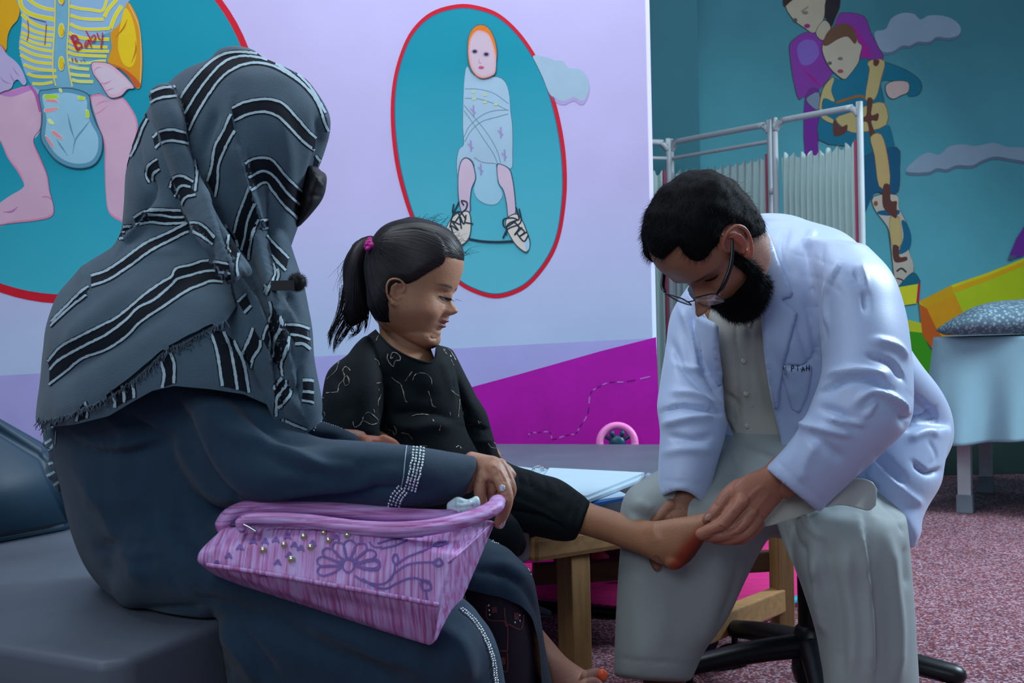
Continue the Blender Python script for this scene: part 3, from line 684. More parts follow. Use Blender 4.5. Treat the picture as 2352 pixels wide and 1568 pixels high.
for a in ([(155, 1185), (115, 1270), (95, 1350)], [(120, 1200), (115, 1260), (160, 1250), (200, 1300)], [(185, 1210), (170, 1180), (205, 1190), (200, 1230), (170, 1260), (120, 1330)], [(150, 1250), (165, 1330), (110, 1310), (150, 1370), (105, 1340), (115, 1390)], [(200, 1270), (185, 1330), (160, 1280), (170, 1360)], [(195, 1320), (245, 1328)],
          [(520, 1220), (540, 1300), (500, 1290), (440, 1300), (450, 1350), (520, 1310)], [(540, 1230), (550, 1320), (470, 1360), (435, 1420)], [(500, 1310), (540, 1350), (510, 1400), (560, 1350)], [(530, 1340), (575, 1380), (540, 1410), (590, 1380)], [(520, 1380), (570, 1440), (600, 1400)], [(455, 1400), (470, 1330), (540, 1300)]):
    mu.line(B(a), 3.4, (26, 48, 62))
mu.line(B([(215, 1425), (300, 1440), (400, 1445), (500, 1440)]), 5.5, (26, 48, 66))
part('painted_boots', mu.take(), t2, False)
head = B([(215, 290), (208, 220), (215, 130), (245, 70), (290, 48), (340, 65), (380, 130), (400, 220), (395, 300), (390, 360), (360, 385), (310, 398), (270, 385), (235, 345)])
mu.poly(head, (60, 84, 110)); mu.poly(shrink(head, 1.5), (238, 130, 26)); face = B([(224, 290), (216, 220), (228, 140), (262, 92), (300, 88), (345, 112), (375, 180), (392, 260), (388, 350), (358, 378), (310, 390), (272, 376), (240, 340)])
mu.poly(face, (232, 172, 178)); mu.poly(shrink(face, 4), (218, 192, 206))
for x, y in ((256, 222), (330, 240)): mu.dot(1000 + x / kb, 40 + y / kb, 8, 6, (180, 150, 180)); mu.dot(1000 + x / kb, 40 + y / kb, 4.8, 3.6, (36, 36, 70))
mu.dot(1000 + 298 / kb, 40 + 325 / kb, 6.5, 3.5, (196, 90, 128)); mu.line(B([(285, 270), (282, 290), (300, 298)]), 1.5, (200, 160, 180))
part('painted_head', mu.take(), t2, False)

# --- paintings on the far teal wall
mt = Mural((0, 5.75, 0), (0, -1, 0), .002)
k3 = 2.239; C3 = lambda p: cv(p, k3, 1750, 0); k4 = 4.3556; C4 = lambda p: cv(p, k4, 1780, 0)
for c_up, c_dn in (([(580, 165), (635, 150), (665, 95), (720, 68), (780, 72), (815, 100), (860, 80), (930, 82), (990, 105), (1022, 145), (1010, 180), (960, 195), (900, 190), (860, 215), (800, 215), (760, 235), (720, 235), (670, 265), (620, 265), (590, 220)], 14),
                   ([(740, 880), (790, 820), (850, 785), (910, 795), (960, 755), (1030, 742), (1100, 750), (1190, 735), (1260, 755), (1360, 765), (1400, 830), (1300, 820), (1200, 805), (1130, 825), (1080, 850), (1000, 850), (950, 870), (900, 865), (850, 885)], 16)):
    mt.poly(C3([(x, y + c_dn) for x, y in c_up]), (96, 116, 138)); mt.poly(C3(c_up), (140, 162, 180))
    cl = mesh_obj('painted_cloud', mt.take(), None, False)
    tag(cl, ['grey cloud painted high on the teal wall behind the painted woman', 'long grey cloud painted lower on the teal wall above the yellow shape'][c_dn == 16], 'mural')
t3 = thing('painted_figures', 'wall painting of a woman in purple holding a child in a leg brace', 'mural', onplane(1970, 350, (0, 5.75, 0), TWN))
def outl(pts, rgb, k=3, d=1.6, ol=(60, 66, 60), f=C4, sm=True):
    p = f(pts); mt.poly(p, ol, sm=sm, k=k); mt.poly(shrink(p, d), rgb, sm=sm, k=k)
outl([(470, -40), (640, -30), (650, 60), (640, 100), (600, 190), (560, 270), (500, 180), (470, 60)], (30, 24, 34))
outl([(150, 430), (280, 330), (400, 330), (520, 420), (620, 180), (680, 125), (890, 160), (960, 320), (1040, 480), (1080, 590), (850, 610), (700, 600), (560, 760), (440, 900), (290, 970), (230, 990), (180, 800), (145, 560)], (128, 50, 150))
mt.poly(C4([(220, 480), (300, 400), (400, 420), (440, 540), (360, 640), (260, 640)]), (124, 92, 178)); mt.poly(C4([(640, 260), (780, 260), (900, 420), (960, 560), (880, 580), (800, 380), (700, 300)]), (160, 20, 140))
mt.line(C4([(270, 680), (380, 790), (450, 860)]), 6, (160, 10, 130), taper=True)
outl([(300, 960), (440, 900), (470, 1200), (430, 1440), (430, 1560), (300, 1560)], (112, 30, 140)); outl([(310, 980), (440, 920), (440, 1100), (350, 1060)], (120, 136, 156))
outl([(100, 60), (150, -40), (480, -40), (500, 60), (490, 190), (420, 310), (370, 335), (300, 290), (180, 200)], (176, 164, 142)); outl([(490, 200), (560, 280), (480, 410), (400, 330)], (176, 164, 142))
mt.poly(C4([(90, 70), (100, -40), (300, -40), (180, 0)]), (50, 30, 30))
mt.dot(1780 + 320 / k4, 262 / k4, 7, 5, (150, 30, 110)); mt.dot(1780 + 300 / k4, 130 / k4, 7, 4, (120, 112, 100)); mt.dot(1780 + 200 / k4, 205 / k4, 5, 5, (80, 80, 72)); mt.line(C4([(260, 120), (330, 70)]), 2.5, (120, 110, 96), sm=False)
part('painted_woman', mt.take(), t3, False)
# child
outl([(560, 780), (700, 790), (850, 590), (960, 600), (1100, 620), (1290, 690), (1430, 780), (1470, 870), (1430, 950), (1350, 965), (1330, 930), (1340, 830), (1200, 810), (1060, 810), (1090, 1000), (1110, 1250), (1150, 1270), (1200, 1480), (1230, 1700), (850, 1800), (800, 1500), (430, 1400), (480, 1000), (490, 880)], (0, 108, 134))
outl([(1100, 860), (1180, 810), (1330, 820), (1335, 920), (1260, 960), (1180, 995), (1120, 960)], (196, 170, 164))
outl([(440, 1150), (470, 900), (560, 780), (590, 790), (560, 900), (600, 1020), (480, 980), (470, 1130), (590, 1210), (560, 1240)], (188, 168, 110))
outl([(920, 640), (960, 600), (1095, 610), (1060, 800), (1000, 990), (900, 1000), (940, 700)], (188, 168, 110), ol=(140, 90, 50))
outl([(600, 1190), (760, 1120), (900, 1060), (1090, 1030), (1115, 1250), (850, 1330), (720, 1310)], (188, 168, 110), ol=(140, 90, 50)); mt.line(C4([(610, 1030), (820, 965), (900, 980)]), 6, (150, 96, 40))
mt.poly(C4([(585, 1200), (650, 1270), (720, 1250), (700, 1330), (590, 1360)]), (96, 52, 44)); mt.poly(C4([(920, 990), (975, 1000), (960, 1150), (1030, 1135), (1020, 1210), (960, 1215), (1000, 1350), (950, 1370), (920, 1230), (860, 1220), (860, 1180), (910, 1150)]), (96, 52, 44)); mt.poly(C4([(985, 600), (1040, 610), (1020, 660), (985, 655)]), (96, 52, 44))
part('painted_harness', mt.take(), t3, False)
outl([(480, 560), (470, 450), (560, 320), (680, 250), (790, 300), (830, 420), (870, 460), (850, 560), (830, 640), (740, 760), (690, 800), (620, 760), (540, 680)], (184, 172, 152))
mt.poly(C4([(475, 440), (520, 330), (600, 260), (700, 238), (780, 290), (815, 400), (790, 440), (720, 370), (620, 400), (520, 460)]), (104, 70, 50))
mt.dot(1780 + 650 / k4, 715 / k4, 7, 4.5, (150, 70, 84)); mt.dot(1780 + 650 / k4, 590 / k4, 6, 4, (110, 110, 104)); mt.dot(1780 + 545 / k4, 635 / k4, 5, 4, (84, 96, 76))
part('painted_child_head', mt.take(), t3, False)
outl([(500, 815), (690, 755), (708, 860), (700, 985), (640, 1000), (575, 995), (520, 1110), (490, 1100), (480, 900)], (0, 84, 120), f=C3)
outl([(570, 1010), (690, 1000), (700, 1060), (735, 1130), (765, 1210), (755, 1290), (780, 1370), (760, 1440), (700, 1475), (680, 1440), (655, 1230), (640, 1160), (580, 1080)], (196, 184, 168), f=C3)
mt.poly(C3([(735, 1140), (765, 1210), (755, 1280), (700, 1305), (725, 1220), (715, 1140)]), (0, 100, 134)); mt.poly(C3([(600, 1085), (700, 1080), (690, 1108), (605, 1105)]), (0, 90, 126)); mt.dot(1750 + 583 / k3, 1047 / k3, 5, 6, (150, 80, 60))
outl([(555, 705), (610, 690), (645, 800), (655, 950), (600, 960), (575, 800)], (198, 168, 108), f=C3, ol=(140, 90, 50)); outl([(655, 1120), (705, 1120), (715, 1260), (665, 1262)], (198, 172, 112), f=C3, ol=(140, 90, 50))
mt.poly(C3([(622, 955), (655, 955), (660, 1030), (690, 1035), (690, 1065), (690, 1120), (665, 1110), (620, 1060)]), (96, 52, 44)); mt.poly(C3([(670, 1265), (700, 1268), (705, 1320), (740, 1320), (740, 1340), (680, 1345)]), (96, 52, 44))
mt.line(C3([(690, 1395), (715, 1380), (740, 1400)]), 4, (40, 50, 50)); mt.line(C3([(690, 1430), (720, 1440), (730, 1460)]), 3, (60, 50, 50))
outl([(700, 1470), (770, 1400), (808, 1435), (800, 1465), (700, 1480)], (0, 104, 128), f=C3)
mt.poly(C3([(690, 1478), (800, 1460), (795, 1560), (690, 1575)]), (222, 220, 40), sm=False); mt.poly(C3([(800, 1455), (812, 1460), (805, 1550), (790, 1560)]), (200, 30, 60), sm=False)
part('painted_brace', mt.take(), t3, False)
# yellow and orange slide shape, green and purple patches
k6 = 2.239; C6 = lambda p: cv(p, k6, 2000, 550)
t4 = thing('painted_slide', 'yellow and orange slide painted low on the teal wall behind the bed', 'mural', onplane(2230, 720, (0, 5.75, 0), TWN))
mt.poly(C6([(200, 430), (240, 430), (300, 560), (365, 640), (340, 740), (260, 650), (120, 560)]), (60, 160, 10), sm=False); mt.poly(C6([(170, 408), (260, 430), (270, 480), (180, 470)]), (206, 210, 40), sm=False)
part('painted_hill', mt.take(), t4, False)
mt.poly(C6([(245, 320), (410, 235), (600, 170), (800, 90), (960, 30), (960, 420), (480, 560), (370, 640), (262, 490)]), (188, 210, 20), sm=False); part('slide_bed', mt.take(), t4, False)
mt.poly(C6([(245, 318), (410, 235), (430, 290), (280, 355)]), (222, 168, 8), sm=False); mt.poly(C6([(280, 352), (430, 285), (520, 480), (400, 590), (330, 480)]), (226, 158, 8), sm=False)
mt.poly(C6([(245, 330), (285, 355), (330, 450), (400, 560), (372, 650), (262, 490)]), (206, 96, 20), sm=False)
mt.poly(C6([(410, 235), (600, 170), (800, 92), (960, 30), (960, 60), (800, 128), (600, 210), (430, 272)]), (232, 176, 6), sm=False); mt.poly(C6([(412, 235), (600, 170), (800, 92), (960, 30), (960, 42), (800, 106), (600, 186), (416, 248)]), (226, 214, 14), sm=False)
part('slide_rail', mt.take(), t4, False)
mt.poly(C6([(745, -5), (800, -90), (900, -250), (980, -250), (860, -20), (780, 85), (700, 108), (710, 80)]), (112, 44, 150), sm=False); mt.poly(C6([(700, 108), (710, 80), (745, 85), (725, 105)]), (80, 96, 120), sm=False)
ps = mesh_obj('painted_pole', mt.take(), None, False); tag(ps, 'purple diagonal pole painted on the teal wall above the pillow', 'mural')
# ------------------------------------------------------------------ furniture
M_wood = mat('pale_pine', srgb(142, 108, 66), .6, .22, 6, bump=.15, bscale=60, stretch=(14, 14, 1.2))
M_woodl = mat('pine_rail', srgb(152, 116, 74), .6, .2, 5, bump=.15, bscale=60, stretch=(2, 14, 14))
M_vinyl = mat('grey_vinyl', srgb(84, 92, 104), .5, .10, 7, bump=.12, bscale=40, spec=.35)
M_wedge = mat('dark_teal_vinyl', srgb(20, 52, 72), .5, .08, 6, bump=.1, bscale=40)
M_white = mat('white_enamel', srgb(180, 192, 194), .4, .05, 9)
M_black = mat('black_plastic', srgb(14, 16, 20), .38, .1, 9)
M_rubber = mat('grey_rubber', srgb(120, 134, 142), .7, .1, 9)
M_paper = mat('paper', srgb(160, 184, 198), .8, .03, 20)
M_blue = mat('blue_card', srgb(20, 96, 170), .5, .05, 10)
M_denim = mat('navy_cloth', srgb(26, 40, 78), .9, .15, 30)
M_chrome = mat('chrome', srgb(190, 195, 200), .18, .05, 9, metal=1)

def prism(poly, z0, z1, m, name=None, parent=None, bev=0.0, rnd=0.0):
    """extruded polygon in plan with optional rounded edges"""
    bm = bmesh.new(); lo = [bm.verts.new((x, y, z0)) for x, y in poly]; hi = [bm.verts.new((x, y, z1)) for x, y in poly]; n = len(poly)
    bm.faces.new(lo[::-1]); bm.faces.new(hi)
    for i in range(n): bm.faces.new([lo[i], lo[(i + 1) % n], hi[(i + 1) % n], hi[i]])
    bmesh.ops.recalc_face_normals(bm, faces=bm.faces)
    if bev: bmesh.ops.bevel(bm, geom=list(bm.edges), offset=bev, segments=4, affect='EDGES', profile=0.5)
    bm.verts.index_update(); V = np.array([v.co[:] for v in bm.verts]); F = [[v.index for v in f.verts] for f in bm.faces]; bm.free()
    return V, F, m
# low treatment table the papers lie on (its front corner leg and end frame show)
ZT, ZR = 0.43, 0.33
c1 = np.array(onz(1232, 1292, 0.275)[:2]); c2 = np.array([0.70, 2.90])
ed = (c2 - c1) / np.linalg.norm(c2 - c1); pn = np.array([-ed[1], ed[0]])
tb = thing('treatment_table', 'low wide grey padded table with pine legs behind the girl', 'table', (.0, 3.0, 0))
poly = [(-1.05, 2.42), tuple(c1 + [-.03, 0]), tuple(c2 + [0.02, 0]), (0.66, 3.36), (-1.05, 3.80)]
part('cushion', prism(poly, ZR, ZT, M_vinyl, bev=.022), tb)
def rail(a, b, z0, z1, wd, m, name, parent, bev=.004):
    a = np.array(a, float); b = np.array(b, float); d = b - a; L = np.linalg.norm(d); an = math.atan2(d[1], d[0])
    return bev_box(name, (0, -wd / 2, z0), (L, wd / 2, z1), m, parent, rotM((a[0], a[1], 0), an), bev)
rail(c1 + ed * .0 + pn * .03, c2 - ed * .02 + pn * .03, .272, .329, .045, M_woodl, 'end_rail', tb, .012)
lg1 = onz(1322, 1545, 0)[:2]; lg2 = onz(1768, 1468, 0)[:2]
def leg(c, an, top, parent, a=.055, b=.055, name='leg'):
    return bev_box(name, (-a / 2, -b / 2, 0), (a / 2, b / 2, top), M_wood, parent, rotM((c[0], c[1], 0), an), .003)
leg(lg1, .62, .272, tb); leg((c2[0] - .045, lg2[1]), .30, .272, tb, .045, .045)
leg((0.60, 3.30), .0, .329, tb); leg((-0.95, 3.60), 0, .329, tb); leg((-0.95, 2.50), 0, .329, tb)
a3 = onz(1560, 1568, .0)[:2]
rail(onz(1612, 1500, .05)[:2], np.array([c2[0] - .05, lg2[1]]), .072, .128, .042, M_woodl, 'stretcher', tb)
rail(onz(1225, 1322, .19)[:2] + [0, .02], np.array([c2[0] - .06, lg2[1] + .03]), .165, .215, .035, mat('dark_stained_pine', srgb(84, 56, 40), .6, .2, 6, stretch=(2, 14, 14)), 'stretcher', tb)

# front treatment table that the woman sits on
tf = thing('treatment_table', 'grey padded table in the foreground under the seated woman', 'table', (-.9, 1.6, 0))
k_ = onz(392, 1528, .42)[:2]; kr = onz(500, 1436, .42)[:2]
kA = onz(205, 1528, .42)[:2]; kB = onz(-40, 1470, .42)[:2]
e1 = np.array([-.93, .30])
p_ = [tuple(onz(225, 1522, .42)[:2]), tuple(onz(300, 1512, .42)[:2]), tuple(onz(500, 1430, .42)[:2]), (0.03, 2.36), (-1.5, 2.36), tuple(onz(-500, 1400, .42)[:2])]
part('cushion', prism(p_, .30, .42, M_vinyl, bev=.012), tf)
q_ = [(x * .97 - .02, y + .03) for x, y in p_]
part('frame', prism(q_, .245, .299, M_wood, bev=.004), tf)
for c in ((-.36, 1.50), (-.14, 2.2), (-1.35, 2.2), (-1.1, 1.75)): leg(c, 0.2, .245, tf)
# raised dark wedge backrest at the left
wA, wB, wC = onz(0, 1262, .425), onz(170, 1218, .425), P(112, 1045, 2.05)
s = Soup()
yA = wA[1]; top = P(-60, 935, 2.0)
V = np.array([onz(-420, 1330, .422), onz(172, 1216, .422), onz(172, 1216, .422) + [0, .5, 0], onz(-420, 1330, .422) + [0, .5, 0],
              P(-420, 720, 1.9), P(104, 1044, 2.12), P(104, 1044, 2.12) + [0, .05, 0], P(-420, 720, 1.9) + [0, .05, 0]])
bm = bmesh.new(); vs = [bm.verts.new(v) for v in V]
for f in ([0, 1, 2, 3], [4, 5, 6, 7], [0, 1, 5, 4], [1, 2, 6, 5], [2, 3, 7, 6], [3, 0, 4, 7]): bm.faces.new([vs[i] for i in f])
bmesh.ops.recalc_face_normals(bm, faces=bm.faces); bmesh.ops.bevel(bm, geom=list(bm.edges), offset=.018, segments=4, affect='EDGES')
bm.verts.index_update(); Vv = np.array([v.co[:] for v in bm.verts]); Ff = [[v.index for v in f.verts] for f in bm.faces]; bm.free()
wg = mesh_obj('wedge_cushion', (Vv, Ff, M_wedge), None, True); tag(wg, 'dark teal vinyl wedge cushion behind the woman at the left edge', 'cushion')

# papers and folder on the rear table
pp = thing('folder', 'blue card folder under the open white papers on the table', 'folder', P(1400, 1150, 2.5))
zf = ZT
part('cover', prism([tuple(onz(x, y, zf + .004)[:2]) for x, y in ((1190, 1150), (1446, 1143), (1352, 1160), (1300, 1155))], zf, zf + .006, M_blue), pp, False)
part('cover', prism([tuple(onz(x, y, zf + .006)[:2]) for x, y in ((1195, 1158), (1350, 1163), (1360, 1152), (1446, 1141), (1330, 1090), (1200, 1090))], zf + .0062, zf + .009, mat('grey_card', srgb(150, 176, 196), .7, .04, 12)), pp, False)
pa = thing('open_notebook', 'open white paper notebook lying on the grey table behind the girl\'s knee', 'notebook', P(1330, 1110, 2.7))
part('page_stack', prism([tuple(onz(x, y, zf + .015)[:2]) for x, y in ((1180, 1072), (1250, 1080), (1480, 1089), (1465, 1105), (1350, 1150), (1180, 1140))], zf + .0095, zf + .018, M_paper, bev=.002), pa, False)
part('page', prism([tuple(onz(x, y, zf + .02)[:2]) for x, y in ((1262, 1076), (1480, 1087), (1346, 1141), (1235, 1120))], zf + .0185, zf + .0225, mat('top_page', srgb(168, 192, 206), .8, .03, 20)), pa, False)
part('page', prism([tuple(onz(x, y, zf + .02)[:2]) for x, y in ((1180, 1073), (1255, 1077), (1228, 1088), (1180, 1092))], zf + .0185, zf + .021, M_paper), pa, False)
s = Soup()
for i in range(3):
    c = onz(1232 + i * 3, 1082 - i, zf + .02); s.tube([(c[0] + .011 * math.cos(a), c[1], c[2] + .011 * math.sin(a), .0009) for a in np.linspace(0, 6.28, 12)], n=6, k=2, world=True)
part('ring_binding', s.out(M_chrome), pa)

# floor mat
M_mat = mat('pink_mat', srgb(222, 24, 120), .7, .12, 40, bump=1.0, bscale=60, stretch=(.35, 1, 1))
def _mat():
    nt = M_mat.node_tree; N = nt.nodes; L = nt.links; vm = [n for n in N if n.type == 'VECT_MATH'][0]; tc = [n for n in N if n.type == 'TEX_COORD'][0]
    wv = N.new('ShaderNodeTexWave'); wv.inputs['Scale'].default_value = 26; wv.inputs['Distortion'].default_value = 1.2; wv.bands_direction = 'Y'; L.new(tc.outputs['Object'], wv.inputs['Vector'])
    cr = N.new('ShaderNodeValToRGB'); L.new(wv.outputs['Fac'], cr.inputs[0]); cr.color_ramp.elements[0].color = srgb(168, 14, 96); cr.color_ramp.elements[1].color = srgb(238, 44, 138); L.new(cr.outputs[0], vm.inputs[0])
_mat()
fm = thing('floor_mat', 'ribbed pink floor mat with turquoise edge lying under the rear table', 'mat', (.2, 3.5, 0))
ma, mb = onz(1842, 1366, .03)[:2], onz(1700, 1440, .03)[:2]
d_ = (ma - mb) / np.linalg.norm(ma - mb); mc = onz(1236, 1372, .03)[:2]; md_ = onz(1420, 1392, .03)[:2]; e_ = (md_ - mc)
xr, yr = 0.62, 3.16
bpy_ = [tuple(mc + (mc - md_) * 1.5), tuple(md_), tuple(onz(1760, 1404, .03)[:2]), tuple(ma + d_ * .6), (1.55, 4.35), (-.9, 4.35)]
bpy_ = [(x, y) for x, y in bpy_]
part('pad', prism(bpy_[:4] + [(1.5, 4.3), (.6, 4.3), (.56, 3.62), (-.9, 3.9)], .002, .03, M_mat, bev=.004), fm)
M_turq = mat('turquoise_piping', srgb(20, 160, 180), .5, .05, 9)
s = Soup(); l = [np.array(q) for q in bpy_[1:4]]; s.tube([(l[1][0], l[1][1], .022, .010), ((l[1] + l[2])[0] / 2, (l[1] + l[2])[1] / 2, .022, .010), (l[2][0], l[2][1], .022, .010)], world=True, n=8); part('edge_piping', s.out(M_turq), fm)
s = Soup(); s.tube([(bpy_[0][0], bpy_[0][1] - .012, .015, .014), ((bpy_[0][0] + bpy_[1][0]) / 2, (bpy_[0][1] + bpy_[1][1]) / 2 - .012, .015, .014), (bpy_[1][0], bpy_[1][1] - .012, .015, .014)], world=True, n=8); part('edge_binding', s.out(M_black), fm)

# ride-on toy behind the table
rt = thing('ride_on_toy', 'black and red ride-on toy with pink steering wheel behind the rear table', 'toy', P(1400, 1250, 3.50))
wc = P(1418, 1018, 3.505); s = Soup()
R_ = .054
s.tube([(wc[0] + R_ * math.cos(a), wc[1] + .01 * math.sin(a), wc[2] + R_ * math.sin(a), .012) for a in np.linspace(0, 2 * np.pi, 25)], world=True, k=2, n=14)
M_pink = mat('pink_plastic', srgb(236, 130, 196), .35, .04, 9)
part('steering_wheel', s.out(M_pink), rt)
s = Soup()
for a in (.5, 2.6, 4.7): s.tube([(wc[0], wc[1] + .004, wc[2], .006), (wc[0] + R_ * math.cos(a), wc[1] + .004, wc[2] + R_ * math.sin(a), .006)], world=True, n=8, k=3)
s.ell(wc, (.026, .016, .026)); s.ell(wc + [-.016, -.002, .03], (.008, .008, .01)); s.ell(wc + [.016, -.002, .03], (.008, .008, .01)); part('wheel_hub', s.out(mat('dark_teal_plastic', srgb(14, 66, 84), .4, .05, 9)), rt)
s = Soup(); s.tube([(wc[0], wc[1] + .004, wc[2], .010), (wc[0], wc[1] - .02, .21, .010)], world=True); part('steering_column', s.out(M_black), rt)
s = Soup(); bc = P(1400, 1270, 3.5); s.ell((bc[0] - .02, 3.44, .15), (.16, .10, .085)); part('body', s.out(M_black), rt)
s = Soup(); s.ell(P(1378, 1276, 3.36), (.028, .018, .024)); part('headlamp', s.out(mat('dull_pink_plastic', srgb(150, 50, 76), .4, .05, 9)), rt)
s = Soup(); s.ell(P(1358, 1290, 3.42), (.02, .05, .045)); part('mudguard', s.out(mat('red_plastic', srgb(206, 16, 36), .35, .04, 9)), rt)
for dx in (-.13, .1):
    for dy in (-.1, .1):
        s = Soup(); s.ell((bc[0] + dx, 3.44 + dy * .85, .075), (.045, .018, .045)); part('wheel', s.out(M_black), rt)

# grey shoe seen under the table
sh = thing('shoe', 'pale grey shoe toe on the carpet beside the woman\'s hem', 'shoe', onz(1240, 1405, 0))
c = onz(1232, 1412, 0.0); s = Soup(); s.loft([(1180, 1392, 1180, 1412, c[1], .03), (1225, 1388, 1225, 1412, c[1], .036), (1262, 1400, 1262, 1416, c[1], .026)], e=2.4); part('upper', s.out(mat('grey_canvas', srgb(120, 134, 142), .8, .1, 20)), sh)
s = Soup(); s.loft([(1180, 1410, 1180, 1419, c[1], .032), (1225, 1410, 1225, 1420, c[1], .038), (1262, 1412, 1262, 1420, c[1], .028)], e=2.6); part('sole', s.out(M_rubber), sh)
# navy bag behind the trouser leg
nb = Soup(); nb.loft([(1640, 1420, 1662, 1424, 2.66, .03), (1618, 1450, 1650, 1462, 2.62, .05), (1596, 1480, 1634, 1502, 2.6, .06), (1572, 1500, 1600, 1530, 2.6, .05)], e=2.4)
nbs = remesh(nb, .004, 3); nbs.wob(.006, 30)
tag(mesh_obj('cloth_bag', nbs.out(M_denim)), 'navy cloth bag hanging over the pine stretcher behind the trouser leg', 'bag')

# office stool
st = thing('office_chair', 'black five-star office stool under the man in the white coat', 'chair', onz(1862, 1560, 0))
ox, oy = P(1866, 1400, 2.36)[0], 2.36
M_gas = mat('black_steel', srgb(10, 11, 14), .3, .05, 9)
s = Soup(); s.tube([(ox, oy, .10, .030), (ox, oy, .25, .030), (ox, oy, .37, .028)], world=True, n=20); part('column', s.out(M_gas), st)
s = Soup(); s.tube([(ox, oy, .06, .045), (ox, oy, .13, .042)], world=True, n=20); part('hub', s.out(M_black), st)
for k in range(5):
    a = math.radians(188 + 72 * k); s = Soup(); d = np.array([math.cos(a), math.sin(a)]); L_ = .275
    s.tube([(ox, oy, .115, .034), (ox + d[0] * .5 * L_, oy + d[1] * .5 * L_, .105, .030), (ox + d[0] * L_, oy + d[1] * L_, .085, .026)], world=True, n=14, flat=.75, up=(0, 0, 1)); part('base_arm', s.out(M_black), st)
    s = Soup(); e = (ox + d[0] * L_ * .97, oy + d[1] * L_ * .97)
    s.tube([(e[0] - .02 * d[1], e[1] + .02 * d[0], .027, .027), (e[0] + .02 * d[1], e[1] - .02 * d[0], .027, .027)], world=True, n=16); s.tube([(e[0], e[1], .03, .008), (e[0], e[1], .08, .008)], world=True, n=8); part('caster', s.out(M_black), st)
s = Soup(); s.ell((ox + .05, oy + .12, .405), (.23, .22, .04)); part('seat', s.out(M_black), st)

# bed on the right
DB = 4.5
bd = thing('examination_bed', 'white steel examination bed with sheet at the right edge', 'bed', onz(2215, 1180, 0))
f1 = onz(2213, 1178, 0); f2 = onz(2272, 1132, 0); W_ = float(np.hypot(*(f2 - f1)[:2])); x0 = float(f1[0]); y0 = float(f1[1])
def bleg(x, y):
    bev_box('leg', (x - .026, y - .026, .07), (x + .026, y + .026, .62), M_white, bd); bev_box('rubber_foot', (x - .031, y - .031, 0), (x + .031, y + .031, .075), M_rubber, bd)
for X_ in (x0, x0 + 1.6):
    for Y_ in (y0, y0 + W_): bleg(X_, Y_)
bev_box('stretcher', (x0, y0 + W_ - .015, .24), (x0 + 1.6, y0 + W_ + .015, .275), M_white, bd)
bev_box('stretcher', (x0 - .015, y0, .255), (x0 + .015, y0 + W_, .29), M_white, bd)
bev_box('stretcher', (x0, y0 - .015, .58), (x0 + 1.6, y0 + .015, .63), M_white, bd)
bev_box('mattress', (x0 - .08, y0 - .04, .63), (x0 + 1.75, y0 + W_ + .04, .705), mat('mattress_vinyl', srgb(110, 150, 160), .5, .05, 9), bd, None, .015)
# sheet: draped grid
M_sheet = mat('pale_blue_sheet', srgb(122, 158, 172), .75, .04, 6, bump=.2, bscale=300, sheen=.2)
BR = math.radians(-30); bd.location = (x0, y0, 0)
bd.rotation_euler = (0, 0, BR)
def rotb(V):
    V = np.array(V, float); c, s_ = math.cos(BR), math.sin(BR); x, y = V[:, 0] - x0, V[:, 1] - y0
    return np.stack([x0 + c * x - s_ * y, y0 + s_ * x + c * y, V[:, 2]], 1)
def drape():
    xa, xb, ya, yb, zt = x0 - .10, x0 + 1.8, y0 - .055, y0 + W_ + .05, .712
    nu, nv, nh = 150, 26, 30; V = []; F = []
    per = []                          # perimeter: left side back->front then along the front
    Rr = .05
    for t in np.linspace(0, 1, 40): per.append((xa, yb + (ya + Rr - yb) * t, -1, 0))
    for t in np.linspace(0, 1, 12)[1:]: a = t * math.pi / 2; per.append((xa + Rr - Rr * math.cos(a), ya + Rr - Rr * math.sin(a), -math.cos(a), -math.sin(a)))
    for t in np.linspace(0, 1, 110)[1:]: per.append((xa + Rr + (xb - xa - Rr) * t, ya, 0, -1))
    n = len(per); cum = 0; prev = per[0]
    cx, cy = (xa + xb) / 2, (ya + yb) / 2
    for j in range(nh + 1):
        h = j / nh; cum = 0; prev = per[0]
        for i, (x, y, nx, ny) in enumerate(per):
            cum += math.hypot(x - prev[0], y - prev[1]); prev = (x, y)
            corner = math.exp(-((i - 46) / 10.0) ** 2)
            drop = .44 + .035 * math.sin(cum * 9) - .05 * (i > 46) * math.sin(min(1, (i - 46) / 40) * math.pi) * 0 + .12 * math.exp(-((i - 36) / 7.0) ** 2) - .06 * math.exp(-((i - 60) / 12.) ** 2)
            fl = (.012 + .02 * h) * math.sin(cum * 26 + 1.2 * math.sin(cum * 7)) * h + .055 * h ** 1.3 + corner * .05 * h
            V.append((x + nx * fl, y + ny * fl, zt - drop * h - .006 * (1 - h) * 0))
    for j in range(nh):
        for i in range(n - 1): F.append([j * n + i, j * n + i + 1, (j + 1) * n + i + 1, (j + 1) * n + i])
    # top
    b = len(V); V.append((xb, yb, zt)); V.append((cx, cy, zt + .003)); 
    for i in range(n - 1): F.append([b + 1, i + 1, i])
    F.append([b + 1, b, n - 1]); F.append([b + 1, 0, b])
    return np.array(V), F
V, F = drape(); V = rotb(V); so = mesh_obj('bed_sheet', (V, F, M_sheet)); tag(so, 'pale blue cotton sheet hanging over the examination bed', 'sheet')
md = so.modifiers.new('s', 'SOLIDIFY'); md.thickness = .002
M_pil = mat('woven_pillow', srgb(120, 146, 158), .8, .08, 9)
